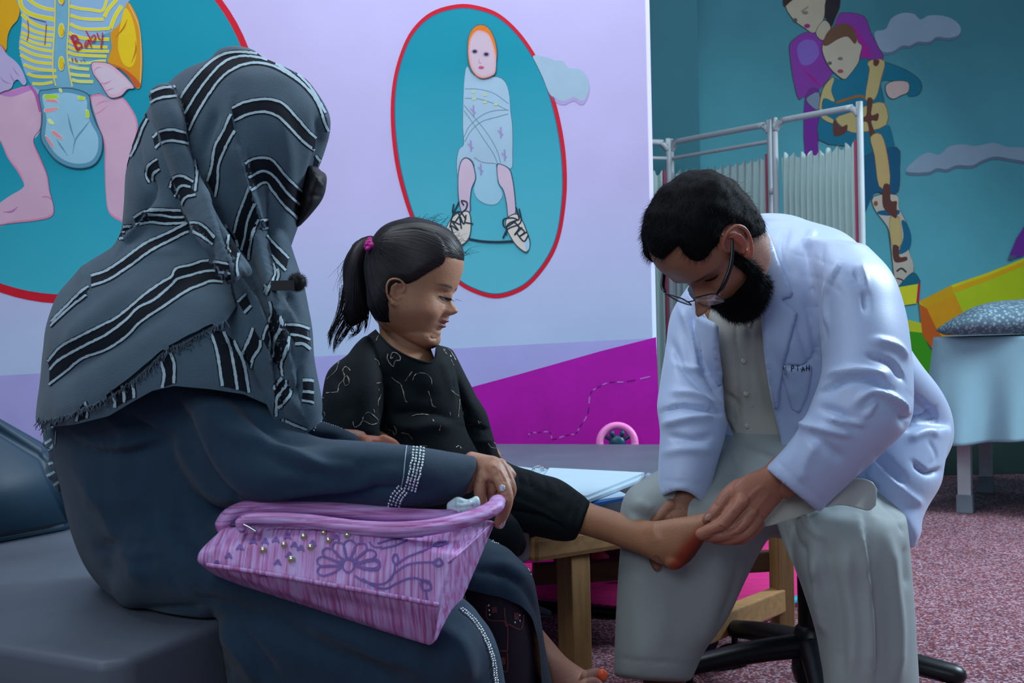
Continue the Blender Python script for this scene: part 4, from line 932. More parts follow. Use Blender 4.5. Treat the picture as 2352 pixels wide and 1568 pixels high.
def _pil():
    nt = M_pil.node_tree; N = nt.nodes; L = nt.links; b = N['Principled BSDF']; tc = [n for n in N if n.type == 'TEX_COORD'][0]; vm = [n for n in N if n.type == 'VECT_MATH'][0]
    v = N.new('ShaderNodeTexVoronoi'); v.inputs['Scale'].default_value = 75; L.new(tc.outputs['Object'], v.inputs['Vector'])
    cr = N.new('ShaderNodeValToRGB'); cr.color_ramp.elements[0].color = srgb(160, 190, 200); cr.color_ramp.elements[1].color = srgb(80, 104, 118); cr.color_ramp.elements[1].position = .55; L.new(v.outputs['Distance'], cr.inputs[0]); L.new(cr.outputs[0], vm.inputs[0])
_pil()
s = Soup(); s.loft([(2148, 757, 2148, 760, 4.62, .02), (2190, 730, 2190, 776, 4.62, .14), (2250, 700, 2250, 782, 4.62, .20), (2330, 688, 2330, 782, 4.62, .22), (2420, 690, 2420, 780, 4.62, .21), (2500, 720, 2500, 770, 4.62, .12)], e=2.2, n=36)
ps = remesh(s, .009, 3)
lowz = .722; ps.V[:, 2] = np.maximum(ps.V[:, 2], lowz + .0)
tag(mesh_obj('pillow', ps.out(M_pil)), 'grey-blue textured pillow at the end of the sheeted bed', 'pillow')

# folding ward screen
M_curt = mat('screen_curtain', srgb(176, 206, 200), .85, .04, 8, sheen=.2)
M_pinkhem = mat('pink_hem', srgb(176, 70, 100), .8, .05, 9)
sc_ = thing('folding_screen', 'white steel folding ward screen with pleated pale curtains beside the teal wall', 'screen', onz(1770, 1100, 0))
def panel(xa, ya_, za, xb, yb_, Ya, Yb, bar2=None, ctop=(0, 0), skip_a=False, pleat=14):
    """a: left top corner pixel, b: right top corner pixel with their depths"""
    A = P(xa, ya_, Ya); B_ = P(xb, yb_, Yb); zt = (A[2] + B_[2]) / 2; r = .0135
    d = (B_ - A)[:2]; L_ = np.linalg.norm(d); d /= L_; R_ = .06
    def pt(u, z): return (A[0] + d[0] * u, A[1] + d[1] * u, z)
    pts = [(*pt(0, .03), r), (*pt(0, .6), r), (*pt(0, zt - R_), r)] + [(*pt(R_ - R_ * math.cos(a), zt - R_ + R_ * math.sin(a)), r) for a in np.linspace(.3, 1.57, 5)]
    pts += [(*pt(L_ - R_ + R_ * math.sin(a), zt - R_ + R_ * math.cos(a)), r) for a in np.linspace(0, 1.27, 5)] + [(*pt(L_, zt - R_), r), (*pt(L_, .6), r), (*pt(L_, .03), r)]
    s = Soup(); s.tube(pts, world=True, n=12, k=3); part('panel_frame', s.out(M_white), sc_)
    z2 = zt - .075
    if bar2: s = Soup(); s.tube([(*pt(0, z2), .009), (*pt(L_, z2), .009)], world=True, n=10); part('crossbar', s.out(M_white), sc_)
    zc = zt - ctop[0]; nu = 160; V = []; F = []; nz = 14; nrm = np.array([-d[1], d[0]])
    for j in range(nz + 1):
        z = zc + (.36 - zc) * j / nz
        for i in range(nu + 1):
            u = .03 + (L_ - .045) * i / nu; a = .014 * math.sin(u / (L_ / pleat) * 2 * math.pi + .8 * math.sin(u * 11 + j * .05)) * min(1, .4 + j * .3)
            zz = z + (.012 * math.sin(u * 150) if j == 0 else 0) + ctop[1] * ((u / L_ - .5) ** 2 * 4 - 1) * (1 - j / nz)
            V.append((A[0] + d[0] * u + nrm[0] * a, A[1] + d[1] * u + nrm[1] * a, zz))
    for j in range(nz):
        for i in range(nu): F.append([j * (nu + 1) + i, j * (nu + 1) + i + 1, (j + 1) * (nu + 1) + i + 1, (j + 1) * (nu + 1) + i])
    co = part('curtain', (np.array(V), F, M_curt), sc_)
    s = Soup(); s.tube([(*pt(L_ - .022, .36), .006), (*pt(L_ - .022, zc + .005), .006)], world=True, n=8); part('curtain_hem', s.out(M_pinkhem), sc_)
    s = Soup(); s.tube([(*pt(.0, .345), .009), (*pt(L_, .345), .009)], world=True, n=10); part('crossbar', s.out(M_white), sc_)
    for u in (0, L_):
        q = pt(u, .02); s = Soup(); s.ell(q, (.016, .016, .02)); part('foot', s.out(M_rubber), sc_)
panel(1779, 283, 0, 1974, 240, 4.86, 4.55, None, (.14, .018))
panel(1541, 330, 0, 1768, 282, 5.36, 4.92, True, (.135, .015))
panel(1300, 330, 0, 1534, 318, 5.2, 5.34, True, (.14, .01))
for z in (.55, 1.35):
    q = P(1774, 760 - (z - .78) * 530, 4.88); s = Soup(); s.box((q[0] - .012, 4.87, z - .012), (q[0] + .012, 4.89, z + .012)); part('hinge', s.out(M_white), sc_)
# ------------------------------------------------------------------ the seated woman
M_skin = mat('skin', srgb(150, 104, 82), .5, .07, 30, bump=.25, bscale=260, attr='tint', sss=.12, spec=.45)
M_scarf = mat('slate_scarf_cloth', srgb(70, 90, 104), .85, .10, 14, bump=.5, bscale=700, sheen=.15, spec=.15)
M_band = mat('black_woven_band', srgb(16, 22, 32), .8, .15, 60, bump=.5, bscale=700, spec=.15)
M_silver = mat('silver_thread', srgb(158, 184, 196), .45, .10, 120, bump=.6, bscale=900, spec=.5)
M_abaya = mat('dark_navy_crepe', srgb(33, 58, 78), .72, .10, 10, bump=.45, bscale=500, sheen=.12, spec=.2, stretch=(4, 4, 1))
M_crystal = mat('crystal_beads', srgb(206, 222, 226), .12, .25, 300, metal=.85)
M_maskc = mat('black_mask_cloth', srgb(12, 13, 17), .6, .1, 20, bump=.3)
M_dark = mat('soft_black_cloth', srgb(12, 13, 18), .85, .12, 14, bump=.3, bscale=500)

wo = thing('person', 'woman seated in the foreground in a striped slate headscarf and dark navy abaya', 'person', P(520, 1568, 1.6))
def K1(l): return cv(l, 2.529, 0, 80)
def K2(l): return cv(l, 2.614, 0, 650)
# headscarf volume
s = Soup()
s.loft([(488, 134, 600, 134, 1.62, .03), (452, 146, 640, 146, 1.62, .05), (413, 168, 692, 172, 1.62, .075), (374, 203, 724, 205, 1.62, .09), (345, 240, 750, 244, 1.62, .102), (325, 275, 762, 276, 1.62, .11),
        (306, 320, 756, 320, 1.62, .115), (292, 372, 740, 372, 1.62, .118), (284, 430, 712, 430, 1.62, .118), (280, 510, 689, 512, 1.62, .116), (262, 575, 671, 565, 1.62, .118), (240, 640, 656, 622, 1.62, .12)], n=48)
s.loft([(300, 545, 640, 560, 1.62, .105), (208, 598, 655, 600, 1.62, .13), (166, 650, 688, 655, 1.62, .16), (136, 700, 702, 700, 1.61, .185), (118, 760, 712, 755, 1.6, .20), (108, 820, 716, 810, 1.59, .205), (103, 880, 722, 860, 1.58, .205), (96, 950, 735, 920, 1.57, .20), (92, 1010, 742, 990, 1.57, .19), (95, 1060, 742, 1040, 1.57, .18)], n=56, e=2.2)
# front fall of the scarf
s.loft([(560, 560, 668, 560, 1.56, .05), (575, 650, 700, 660, 1.52, .06), (590, 750, 716, 750, 1.49, .06), (600, 850, 726, 850, 1.47, .055), (620, 940, 742, 930, 1.46, .045), (650, 1010, 735, 985, 1.46, .03)], n=32)
# the rolled fold thrown over the head
s.loft([(338, 222, 400, 200, 1.53, .022), (348, 262, 418, 250, 1.51, .028), (372, 340, 440, 330, 1.50, .030), (398, 430, 462, 410, 1.495, .032), (425, 500, 490, 470, 1.47, .032), (470, 570, 530, 540, 1.44, .03), (505, 620, 580, 620, 1.42, .028)], n=24)
sf = remesh(s, .0042, 8)
FO = [  # folds read off the cloth
    ([(532, 215), (536, 290), (556, 380), (585, 480), (612, 590), (640, 700), (662, 800), (690, 930)], 15, .011, 's'),
    ([(438, 360), (470, 450), (505, 540), (550, 640), (590, 740), (625, 840), (650, 960)], 16, .012, 's'),
    ([(330, 225), (345, 280), (368, 350), (392, 430), (420, 500), (462, 560), (498, 590)], 6, -.009, 'v'),
    ([(408, 205), (424, 260), (446, 340), (470, 420), (500, 500), (530, 560)], 7, -.010, 'v'),
    ([(500, 250), (470, 330), (462, 400)], 12, -.006), ([(560, 330), (580, 420), (600, 520), (608, 600)], 13, .008, 's'),
    ([(600, 420), (620, 430), (622, 560), (628, 640)], 9, -.007, 'v'), ([(725, 240), (735, 320), (716, 400), (700, 470)], 12, -.006), ([(745, 260), (748, 330)], 8, .004),
    ([(640, 250), (660, 360), (655, 470), (640, 570)], 22, .006), ([(480, 140), (430, 230), (425, 300)], 20, .004),
    ([(310, 300), (320, 380), (345, 430)], 9, -.006), ([(340, 400), (345, 440), (330, 480), (310, 510), (260, 545)], 11, -.010, 'v'), ([(385, 480), (340, 500), (300, 550), (265, 590)], 13, .008, 's'),
    ([(190, 600), (205, 640), (212, 700)], 10, .007, 's'), ([(165, 640), (190, 600), (240, 570)], 9, -.004), ([(430, 500), (480, 555), (495, 620), (505, 660)], 12, .007, 's'),
    ([(500, 520), (560, 600), (600, 700), (640, 800), (668, 900)], 14, -.010, 'v'), ([(545, 560), (590, 650), (625, 750), (660, 830)], 13, .008, 's'),
    ([(520, 640), (545, 700), (560, 780), (600, 860), (640, 940)], 14, -.011, 'v'), ([(560, 660), (600, 760), (640, 860), (700, 960)], 12, .008, 's'),
    ([(350, 640), (300, 680), (220, 740), (150, 800)], 24, .005), ([(480, 600), (430, 640), (380, 700)], 20, -.005), ([(420, 700), (300, 780), (180, 850), (110, 900)], 22, -.004),
    ([(530, 700), (540, 760), (530, 820)], 15, -.006), ([(650, 700), (690, 760), (700, 830)], 14, .006), ([(700, 840), (690, 860), (695, 930)], 9, -.008, 'v'), ([(655, 660), (680, 720), (690, 790)], 10, -.006), ([(640, 880), (670, 900), (690, 880)], 12, -.007),
    ([(300, 600), (360, 580), (420, 585)], 14, .004), ([(230, 640), (330, 600)], 12, -.003)]
sf.crease([(f[0], f[1] * .92, f[2] * 1.3) + tuple(f[3:]) for f in FO], (0, 1.75)); sf.smooth(1, .4); sf.wob(.002, 22, 3)
px, py = pix(sf.V)
hem = np.array([(-50, 990), (60, 985), (95, 982), (170, 975), (250, 955), (300, 925), (350, 897), (400, 886), (480, 893), (560, 905), (612, 928), (648, 1003), (700, 998), (738, 968), (760, 930), (900, 900)], float)
keep = (py < np.interp(px, hem[:, 0], hem[:, 1])) | ((sf.V[:, 1] > 1.75) & (py < 960))
full = Surf(sf.V.copy(), sf.F.copy()); sf.cut(keep); sf.snap(hem, 12, (0, 1.68))
# upper layer of the scarf with its frayed edge
fr = np.array([(60, 975), (95, 968), (135, 962), (190, 940), (250, 915), (300, 880), (350, 840), (385, 806), (430, 785), (480, 758), (520, 738), (545, 700), (560, 650)], float)
up = Surf(full.V.copy(), full.F.copy()); ux, uy = pix(up.V); un = up.normals()
k = (uy < np.interp(ux, fr[:, 0], fr[:, 1])) & (ux < 548 - np.clip(700 - uy, 0, 300) * .18) & (uy > 585) & (up.V[:, 1] < 1.66)
up.V = up.V + un * (.0075 * np.clip((uy - 585) / 90, 0.02, 1) * np.clip((560 - ux) / 30, .05, 1))[:, None]; up.cut(k); up.snap(fr, 10)
allV = np.concatenate([sf.V, up.V]); allF = sf.F.tolist() + (up.F + len(sf.V)).tolist()
bv = BVHTree.FromPolygons([tuple(v) for v in allV], allF)
bands = []   # (list of silver lines, fill between consecutive?)
def BD(kf, *ls): bands.append([kf(l) for l in ls])
BD(K1, [(1050, 370), (1110, 280), (1200, 180), (1300, 115), (1400, 102), (1550, 125), (1680, 192), (1790, 292), (1850, 385), (1888, 455)], [(1075, 460), (1140, 350), (1230, 230), (1320, 150), (1430, 125), (1560, 152), (1680, 222), (1780, 312), (1845, 402), (1888, 520), (1912, 570)], [(1090, 580), (1140, 470), (1220, 340), (1300, 240), (1400, 180), (1500, 165), (1600, 190), (1720, 260), (1800, 330), (1850, 392)])
BD(K1, [(1345, 428), (1430, 390), (1550, 375), (1640, 400), (1720, 480), (1790, 560), (1835, 600)], [(1358, 500), (1450, 460), (1540, 450), (1620, 480), (1700, 560), (1770, 630), (1825, 670)])
BD(K1, [(1832, 700), (1850, 722), (1866, 742)], [(1816, 770), (1830, 785), (1846, 802)])
BD(K1, [(1340, 462), (1300, 560), (1250, 650), (1230, 770), (1205, 850)], [(1360, 560), (1310, 660), (1270, 760), (1265, 860), (1250, 940)])
BD(K1, [(1420, 750), (1470, 720), (1550, 715), (1600, 745), (1660, 820), (1730, 890), (1775, 925)], [(1440, 830), (1530, 790), (1600, 830), (1660, 910), (1720, 970), (1760, 1000)], [(1455, 905), (1540, 855), (1580, 900), (1640, 980), (1700, 1040), (1735, 1075)])
BD(K1, [(1450, 880), (1420, 960), (1380, 1060), (1360, 1150)], [(1480, 980), (1440, 1080), (1420, 1180), (1400, 1250)], [(1505, 1070), (1470, 1150), (1450, 1260), (1445, 1320)])
BD(K1, [(1515, 1080), (1535, 1075), (1555, 1072)], [(1525, 1125), (1540, 1123), (1558, 1122)])
BD(K1, [(1550, 1165), (1600, 1220), (1675, 1300)], [(1580, 1280), (1620, 1330), (1660, 1370)])
BD(K1, [(852, 345), (940, 312), (1022, 302)], [(855, 410), (920, 372), (1035, 354)])
BD(K1, [(888, 600), (930, 562), (1000, 552), (1078, 570)], [(902, 660), (940, 627), (1000, 615), (1092, 632)])
BD(K1, [(985, 890), (1010, 830), (1060, 820), (1125, 855)], [(1015, 940), (1050, 880), (1110, 885)], [(1050, 1000), (1080, 945), (1140, 930)])
BD(K1, [(850, 440), (800, 495), (770, 575), (757, 630), (745, 700)], [(858, 490), (830, 545), (795, 640), (755, 720), (738, 770)])
BD(K1, [(915, 722), (862, 762), (852, 820), (868, 860)], [(930, 780), (893, 810), (888, 850)])
BD(K1, [(1130, 725), (1142, 800), (1136, 910)])
BD(K1, [(780, 1060), (850, 1022), (940, 1015), (1050, 1022)], [(790, 1100), (870, 1087), (960, 1097), (1090, 1092)]); BD(K1, [(860, 1042), (940, 1046), (1000, 1060), (1080, 1060)])
BD(K1, [(668, 1122), (720, 1114), (770, 1110)], [(640, 1172), (680, 1155), (728, 1146)], [(605, 1232), (645, 1200), (720, 1180)])
BD(K1, [(530, 1400), (620, 1370), (740, 1290), (850, 1210), (980, 1150), (1080, 1100), (1150, 1092), (1200, 1122), (1248, 1178)], [(530, 1460), (640, 1420), (760, 1340), (870, 1260), (1000, 1190), (1100, 1142), (1160, 1162), (1240, 1217)])
S3a = K2([(290, 470), (370, 380), (500, 310), (600, 260), (700, 210), (800, 130), (870, 70)]) + K1([(940, 1440), (995, 1408), (1022, 1360), (1100, 1340), (1200, 1312), (1328, 1330)])
S3b = K2([(300, 520), (360, 460), (500, 380), (640, 310), (760, 220), (830, 150), (930, 100)]) + K1([(1000, 1450), (1030, 1420), (1100, 1400), (1220, 1372), (1338, 1386)])
S3c = K2([(297, 610), (400, 530), (500, 450), (640, 400), (760, 320), (850, 230), (1000, 130), (1130, 45)]) + K1([(1180, 1450), (1230, 1432), (1342, 1442)])
bands.append([S3a, S3b, S3c])
BD(K2, [(310, 230), (400, 140), (480, 60), (530, 22)], [(305, 258), (370, 195), (450, 125), (520, 72)])
BD(K2, [(1430, 115), (1455, 90), (1480, 65)], [(1470, 180), (1490, 158), (1510, 135)])
BD(K2, [(1520, 268), (1500, 330), (1450, 430)], [(1565, 342), (1560, 390), (1520, 450), (1505, 515)])
BD(K2, [(1620, 110), (1632, 180), (1590, 300), (1580, 340)], [(1680, 200), (1690, 260), (1650, 350), (1635, 450)], [(1735, 320), (1720, 400), (1690, 490), (1695, 560)])
BD(K2, [(1692, 570), (1655, 612), (1648, 640)], [(1720, 582), (1715, 620), (1665, 690), (1655, 800)], [(1745, 632), (1738, 680), (1690, 732), (1668, 752)])
BD(K2, [(1705, 250), (1780, 252), (1855, 275)], [(1742, 310), (1800, 317), (1860, 340)], [(1770, 366), (1820, 367), (1862, 395)])
BD(K2, [(1818, 582), (1850, 583), (1880, 588)], [(1820, 650), (1850, 652), (1882, 657)], [(1812, 706), (1850, 710), (1882, 720)])
BD(K2, [(1692, 812), (1698, 840), (1695, 875)], [(1712, 832), (1735, 870), (1730, 908)]); BD(K2, [(1714, 822), (1760, 845), (1842, 878)])
BD(K2, [(1590, 10), (1600, 30), (1585, 60)]); BD(K1, [(1590, 1330), (1600, 1380), (1570, 1450), (1550, 1508)], [(1612, 1360), (1618, 1400), (1590, 1470)])
BD(K1, [(1310, 1100), (1326, 1150), (1322, 1230), (1340, 1262)], [(1372, 1190), (1386, 1260), (1372, 1340), (1380, 1400)])
BD(K2, [(1258, 285), (1300, 400), (1335, 620)], [(1342, 292), (1390, 430), (1425, 640)], [(1402, 345), (1460, 480), (1493, 658)])
BD(K2, [(1008, 392), (1046, 480), (1045, 602)], [(968, 472), (987, 550), (975, 628)]); BD(K2, [(792, 592), (805, 640), (806, 690)], [(732, 612), (748, 670), (746, 716)], [(672, 642), (690, 700), (692, 748)])
BD(K2, [(512, 712), (526, 760), (524, 810)], [(477, 752), (470, 790), (462, 830)]); BD(K2, [(336, 822), (334, 838), (330, 852)], [(300, 835), (298, 845), (290, 858)])
silver = []; black = []; edge = []
for b in bands:
    for i, l in enumerate(b):
        w_ = 6.6 if l[0][1] > 700 and l[0][1] < 905 and abs(l[0][0] - l[-1][0]) < 40 else 5.6
        silver.append(ribbon(bv, l, w_, .0011, jit=.35)); edge.append(ribbon(bv, l, w_ + 4.5, .0006))
        if i: black.append(between(bv, b[i - 1], l, .0005))
fringe = Soup()
def fringe_on(line, n, L, off=.004):
    p = catmull(line, 8); idx = np.linspace(0, len(p) - 1.01, n)
    for t in idx:
        i = int(t); q = p[i] + (p[i + 1] - p[i]) * (t - i) + rng.normal(0, 1, 2); h = bv.ray_cast(Vector(CAM), Vector(ray(q[0], q[1] - 4)))
        if h[0] is None: continue
        a = np.array(h[0][:]) - ray(*q) * off; d = np.array([rng.normal(0, .5), rng.normal(-.3, .3), -1]) * L * rng.uniform(.5, 1.2)
        c = a + d * .5 + rng.normal(0, .0012, 3)
        fringe.tube([(*a, .0007), (*c, .0006), (*(a + d), .0004)], n=4, k=2, world=True, caps=False)
fringe_on(fr[1:-2], 230, .009); fringe_on([(88, 960), (92, 978), (98, 985)], 20, .012)
part('headscarf', [sf.out(M_scarf), up.out(M_scarf), merge(silver) + (M_silver,), merge(black) + (M_band,), merge(edge) + (M_band,), fringe.out(M_scarf)], wo)
# trailing corner of the scarf behind her back
s = Soup(); s.loft([(96, 985, 150, 1000, 1.66, .012), (100, 1015, 150, 1035, 1.66, .014), (112, 1045, 150, 1062, 1.66, .014), (103, 1080, 142, 1095, 1.66, .014), (118, 1108, 140, 1118, 1.66, .010), (128, 1128, 142, 1130, 1.66, .005)], n=20)
tc_ = remesh(s, .0035, 2); tc_.crease([([(95, 1010), (125, 1030), (150, 1045)], 5, .006, 's'), ([(105, 1055), (130, 1060)], 5, -.006), ([(98, 1080), (125, 1095)], 5, .005, 's')]); b2 = tc_.bvh()
rb = [ribbon(b2, l, 6, .001) for l in (K2([(270, 1165), (300, 1150), (330, 1130)]), K2([(308, 1220), (330, 1208), (350, 1190)]), K2([(290, 1000), (310, 985), (325, 965)]), K2([(270, 965), (295, 950), (310, 935)]), K2([(262, 1120), (290, 1090), (320, 1080)]))]
part('scarf_end', [tc_.out(M_scarf), merge(rb) + (M_silver,)], wo)

# abaya
s = Soup()
s.loft([(190, 820, 600, 830, 1.6, .16), (150, 880, 640, 880, 1.6, .17), (125, 950, 660, 950, 1.6, .17), (122, 1040, 640, 1040, 1.61, .16), (139, 1120, 640, 1120, 1.61, .16), (166, 1230, 680, 1230, 1.61, .165), (214, 1330, 760, 1330, 1.6, .17), (300, 1405, 800, 1400, 1.58, .16), (420, 1436, 820, 1440, 1.56, .12)], n=48, e=2.2)
s.loft([(360, 1150, 300, 1405, 1.53, .10), (560, 1200, 480, 1440, 1.49, .10), (760, 1250, 690, 1520, 1.46, .10), (950, 1320, 880, 1600, 1.44, .095), (1075, 1385, 980, 1650, 1.44, .085)], n=36)
s.loft([(520, 1420, 1085, 1400, 1.45, .085), (500, 1450, 1122, 1440, 1.45, .088), (500, 1500, 1148, 1500, 1.45, .088), (518, 1568, 1162, 1568, 1.46, .088), (530, 1680, 1180, 1680, 1.47, .09), (540, 1850, 1190, 1850, 1.48, .09)], n=44, e=2.4)
s.loft([(560, 1100, 560, 1380, 1.74, .09), (800, 1140, 780, 1400, 1.74, .09), (980, 1185, 960, 1440, 1.74, .085), (1120, 1236, 1060, 1460, 1.75, .08), (1190, 1285, 1110, 1470, 1.76, .075)], n=32)
s.loft([(1060, 1280, 1180, 1270, 1.76, .06), (1075, 1330, 1222, 1315, 1.76, .07), (1085, 1400, 1240, 1395, 1.76, .075), (1095, 1480, 1254, 1480, 1.76, .075), (1105, 1568, 1268, 1568, 1.76, .075), (1115, 1750, 1290, 1750, 1.76, .075)], n=36)
# sleeve, near arm
s.loft([(600, 850, 330, 880, 1.50, .07), (640, 930, 370, 990, 1.47, .08), (690, 985, 420, 1090, 1.45, .078), (735, 1003, 500, 1165, 1.43, .07), (800, 1010, 640, 1165, 1.415, .058), (880, 1016, 800, 1163, 1.415, .052), (960, 1024, 920, 1168, 1.42, .048), (1040, 1034, 1010, 1160, 1.44, .042), (1100, 1045, 1062, 1145, 1.46, .036)], n=36, cap=.15)
# far sleeve
s.loft([(640, 920, 600, 1080, 1.70, .05), (700, 955, 690, 1060, 1.70, .04), (770, 975, 760, 1050, 1.70, .032), (828, 1003, 822, 1042, 1.70, .022)], n=24, cap=.2)
# fold of sleeve hanging at the cuff
ab = remesh(s, .0055, 5)
ab.crease([([(395, 900), (415, 960), (440, 1030), (480, 1100), (540, 1160), (600, 1172)], 15, -.018, 'v'), ([(380, 905), (400, 980), (425, 1050), (470, 1120), (520, 1170)], 20, -.010),
           ([(450, 900), (500, 970), (570, 1010), (650, 1040), (760, 1080)], 20, .008), ([(540, 905), (590, 960), (640, 1005), (720, 1008), (800, 1000)], 14, -.012, 'v'), ([(480, 890), (560, 960), (640, 1010)], 16, .006, 's'),
           ([(700, 1040), (800, 1075), (900, 1060), (960, 1080)], 22, -.005), ([(560, 1175), (680, 1150), (800, 1140), (900, 1125), (1000, 1130)], 9, -.012, 'v'), ([(600, 1150), (720, 1135), (850, 1120)], 12, .006),
           ([(130, 985), (200, 1025), (280, 1042), (390, 1020)], 12, -.014, 'v'), ([(150, 990), (250, 1020), (350, 1000)], 16, .009, 's'), ([(240, 940), (290, 990), (285, 1025)], 11, .006, 's'), ([(270, 945), (340, 990), (395, 1015)], 8, -.010, 'v'), ([(300, 960), (340, 995), (320, 1010)], 10, -.005),
           ([(345, 1090), (352, 1200), (385, 1300), (420, 1370)], 4, -.004, 'v'), ([(210, 1260), (300, 1250), (360, 1245)], 14, -.008), ([(230, 1300), (300, 1292), (370, 1285)], 12, -.006), ([(190, 1130), (260, 1150), (330, 1140)], 26, .005),
           ([(300, 1405), (400, 1400), (470, 1395)], 9, -.010, 'v'), ([(440, 1370), (520, 1390), (600, 1420), (640, 1480)], 12, -.008, 'v'), ([(480, 1395), (500, 1480), (530, 1568)], 10, -.010, 'v'), ([(510, 1440), (560, 1500), (600, 1568)], 14, .010, 's'), ([(540, 1430), (600, 1500), (640, 1560)], 9, -.008, 'v'),
           ([(600, 1400), (720, 1480), (860, 1530), (960, 1568)], 22, -.008), ([(700, 1420), (820, 1480), (940, 1540)], 20, .007), ([(1000, 1440), (1060, 1480), (1090, 1568)], 20, .006), ([(900, 1480), (1000, 1530)], 16, -.006), ([(170, 1060), (230, 1150), (280, 1260), (330, 1350)], 20, .007), ([(560, 1000), (640, 1060), (760, 1100)], 14, -.007), ([(620, 1020), (720, 1060), (840, 1080)], 12, .006), ([(400, 1180), (460, 1260), (520, 1330)], 18, -.008), ([(820, 1060), (860, 1120), (850, 1160)], 10, -.004)], (0, 1.70))
ab.crease([([(1080, 1310), (1150, 1318), (1205, 1350), (1235, 1400), (1240, 1440)], 5, -.009, 'v'), ([(1120, 1290), (1180, 1300), (1215, 1340)], 12, .004)], (1.62, 1.9))
ab.smooth(1, .3); ab.wob(.003, 9, 5)
from_pl = inpoly(ab.V[:, 0], ab.V[:, 1], p_); q_ = from_pl & (ab.V[:, 2] < .424); ab.V[q_, 2] = .424 - (.424 - ab.V[q_, 2]) * .05; ab.smooth(1, .5)
px, py = pix(ab.V)
fl = np.array([(1000, 1352), (1080, 1360), (1140, 1374), (1195, 1394), (1222, 1420), (1236, 1480), (1244, 1568), (1262, 1800)], float)
infl = (ab.V[:, 1] > 1.655) & (py > np.interp(px, fl[:, 0], fl[:, 1])) & (px < 1262) & (px > 1050) & (ab.V[:, 1] < 1.78) & ~((px > np.interp(py, [1394, 1430, 1480, 1568, 1750], [1200, 1226, 1238, 1248, 1270])))
ab.cut(~infl)
abv = ab.bvh()
def bead_trim(line, r=.0016, sp=5, rows=2, gap=6, off=.0012): return dots(abv, line, r, off, sp, rows=rows, gap=gap)
bead_list = []
for ln, rr, rows, gap, sp in (([(962, 1028), (958, 1060), (950, 1095), (942, 1124)], .0019, 4, 8, 6.5), ([(925, 1124), (912, 1140), (905, 1158), (903, 1172)], .0019, 4, 8, 6.5), ([(738, 962), (724, 972), (716, 985)], .0014, 3, 5, 5), ([(745, 970), (790, 985), (828, 1002)], .0011, 1, 5, 5),
                              ([(1060, 1398), (1090, 1425), (1115, 1465), (1132, 1510), (1140, 1568)], .0018, 2, 5, 5.5), ([(1132, 1243), (1160, 1250), (1188, 1268), (1208, 1290), (1222, 1318)], .0015, 2, 4.5, 4.5), ([(1222, 1318), (1228, 1335)], .0012, 1, 4, 5)):
    b = bead_trim(ln, rr, sp, rows, gap); 
    if b.V: bead_list.append(b)
pipe = [ribbon(abv, l, 2.2, .0012) for l in ([(1112, 1050), (1108, 1085), (1098, 1115), (1082, 1138)], [(966, 1026), (962, 1060), (954, 1095), (948, 1124)], [(934, 1024), (930, 1060), (926, 1095), (920, 1122)], [(130, 990), (128, 1020)])]
part('abaya', [ab.out(M_abaya), merge(pipe) + (M_silver,)], wo)
ao = [o for o in wo.children if o.name.startswith('abaya')][0]
for b in bead_list: sub_obj('bead_trim', b.out(M_crystal), ao)

# patterned trousers under the open abaya
s = Soup(); s.loft([(1040, 1330, 1190, 1350, 1.74, .05), (1060, 1400, 1215, 1410, 1.74, .055), (1070, 1480, 1225, 1480, 1.74, .055), (1080, 1568, 1232, 1568, 1.74, .055), (1090, 1750, 1240, 1750, 1.74, .055)], n=30)
tz = remesh(s, .005, 3); tb_ = tz.bvh(); M_tr = mat('dark_plum_cloth', srgb(36, 26, 42), .8, .15, 12); M_trp = mat('rust_print', srgb(112, 62, 58), .8, .2, 30)
K8 = lambda l: cv(l, 4.26, 1050, 1200)
pr = [ribbon(tb_, K8(l), 3, .0008) for l in ([(290, 800), (300, 940), (440, 960), (480, 970)], [(460, 830), (470, 960)], [(500, 990), (620, 1040), (650, 900)], [(490, 1000), (495, 1100), (490, 1250)], [(420, 1250), (490, 1255)], [(430, 1440), (490, 1450), (490, 1270)])]
sq = [ribbon(tb_, K8(l), w_, .001) for l, w_ in (([(362, 822), (368, 880)], 12), ([(575, 880), (580, 950)], 11), ([(448, 1315), (452, 1385)], 9), ([(470, 965), (485, 1010)], 6))]
gd = dots(tb_, K8([(305, 810), (312, 850), (316, 900)]), .002, .001, 10); gd2 = dots(tb_, K8([(565, 975), (610, 970), (612, 905)]), .002, .001, 12); gd.add(np.concatenate(gd2.V), gd2.F)
part('trousers', [tz.out(M_tr), merge(pr + sq) + (M_trp,), gd.out(M_crystal)], wo)

# skin: head, neck, arms, both hands, a foot
H4 = lambda x, y: (1040 + x / 7.125, 1020 + y / 7.125)
def tb(soup, f, pts, **k): soup.tube([(*f(p[0], p[1]), p[2], p[3]) for p in pts], **k)
hd = Soup()
def sec(a, b, Y, t): return (*H4(*a), *H4(*b), Y, t)
hd.loft([sec((330, 120), (230, 560), 1.475, .018), sec((560, 170), (370, 640), 1.47, .017), sec((730, 210), (450, 650), 1.462, .016), sec((830, 360), (560, 640), 1.455, .014), sec((880, 480), (680, 620), 1.452, .011)], n=24)
tb(hd, H4, [(460, 520, 1.456, .009), (450, 660, 1.45, .0088), (445, 800, 1.45, .0084), (470, 960, 1.455, .008)])
tb(hd, H4, [(590, 520, 1.458, .0088), (640, 680, 1.462, .0085), (660, 820, 1.47, .008), (650, 950, 1.475, .0075)])
tb(hd, H4, [(650, 380, 1.452, .0095), (770, 560, 1.446, .0095), (850, 740, 1.442, .0094), (880, 900, 1.440, .009), (830, 1090, 1.442, .0086), (755, 1310, 1.445, .0066)])
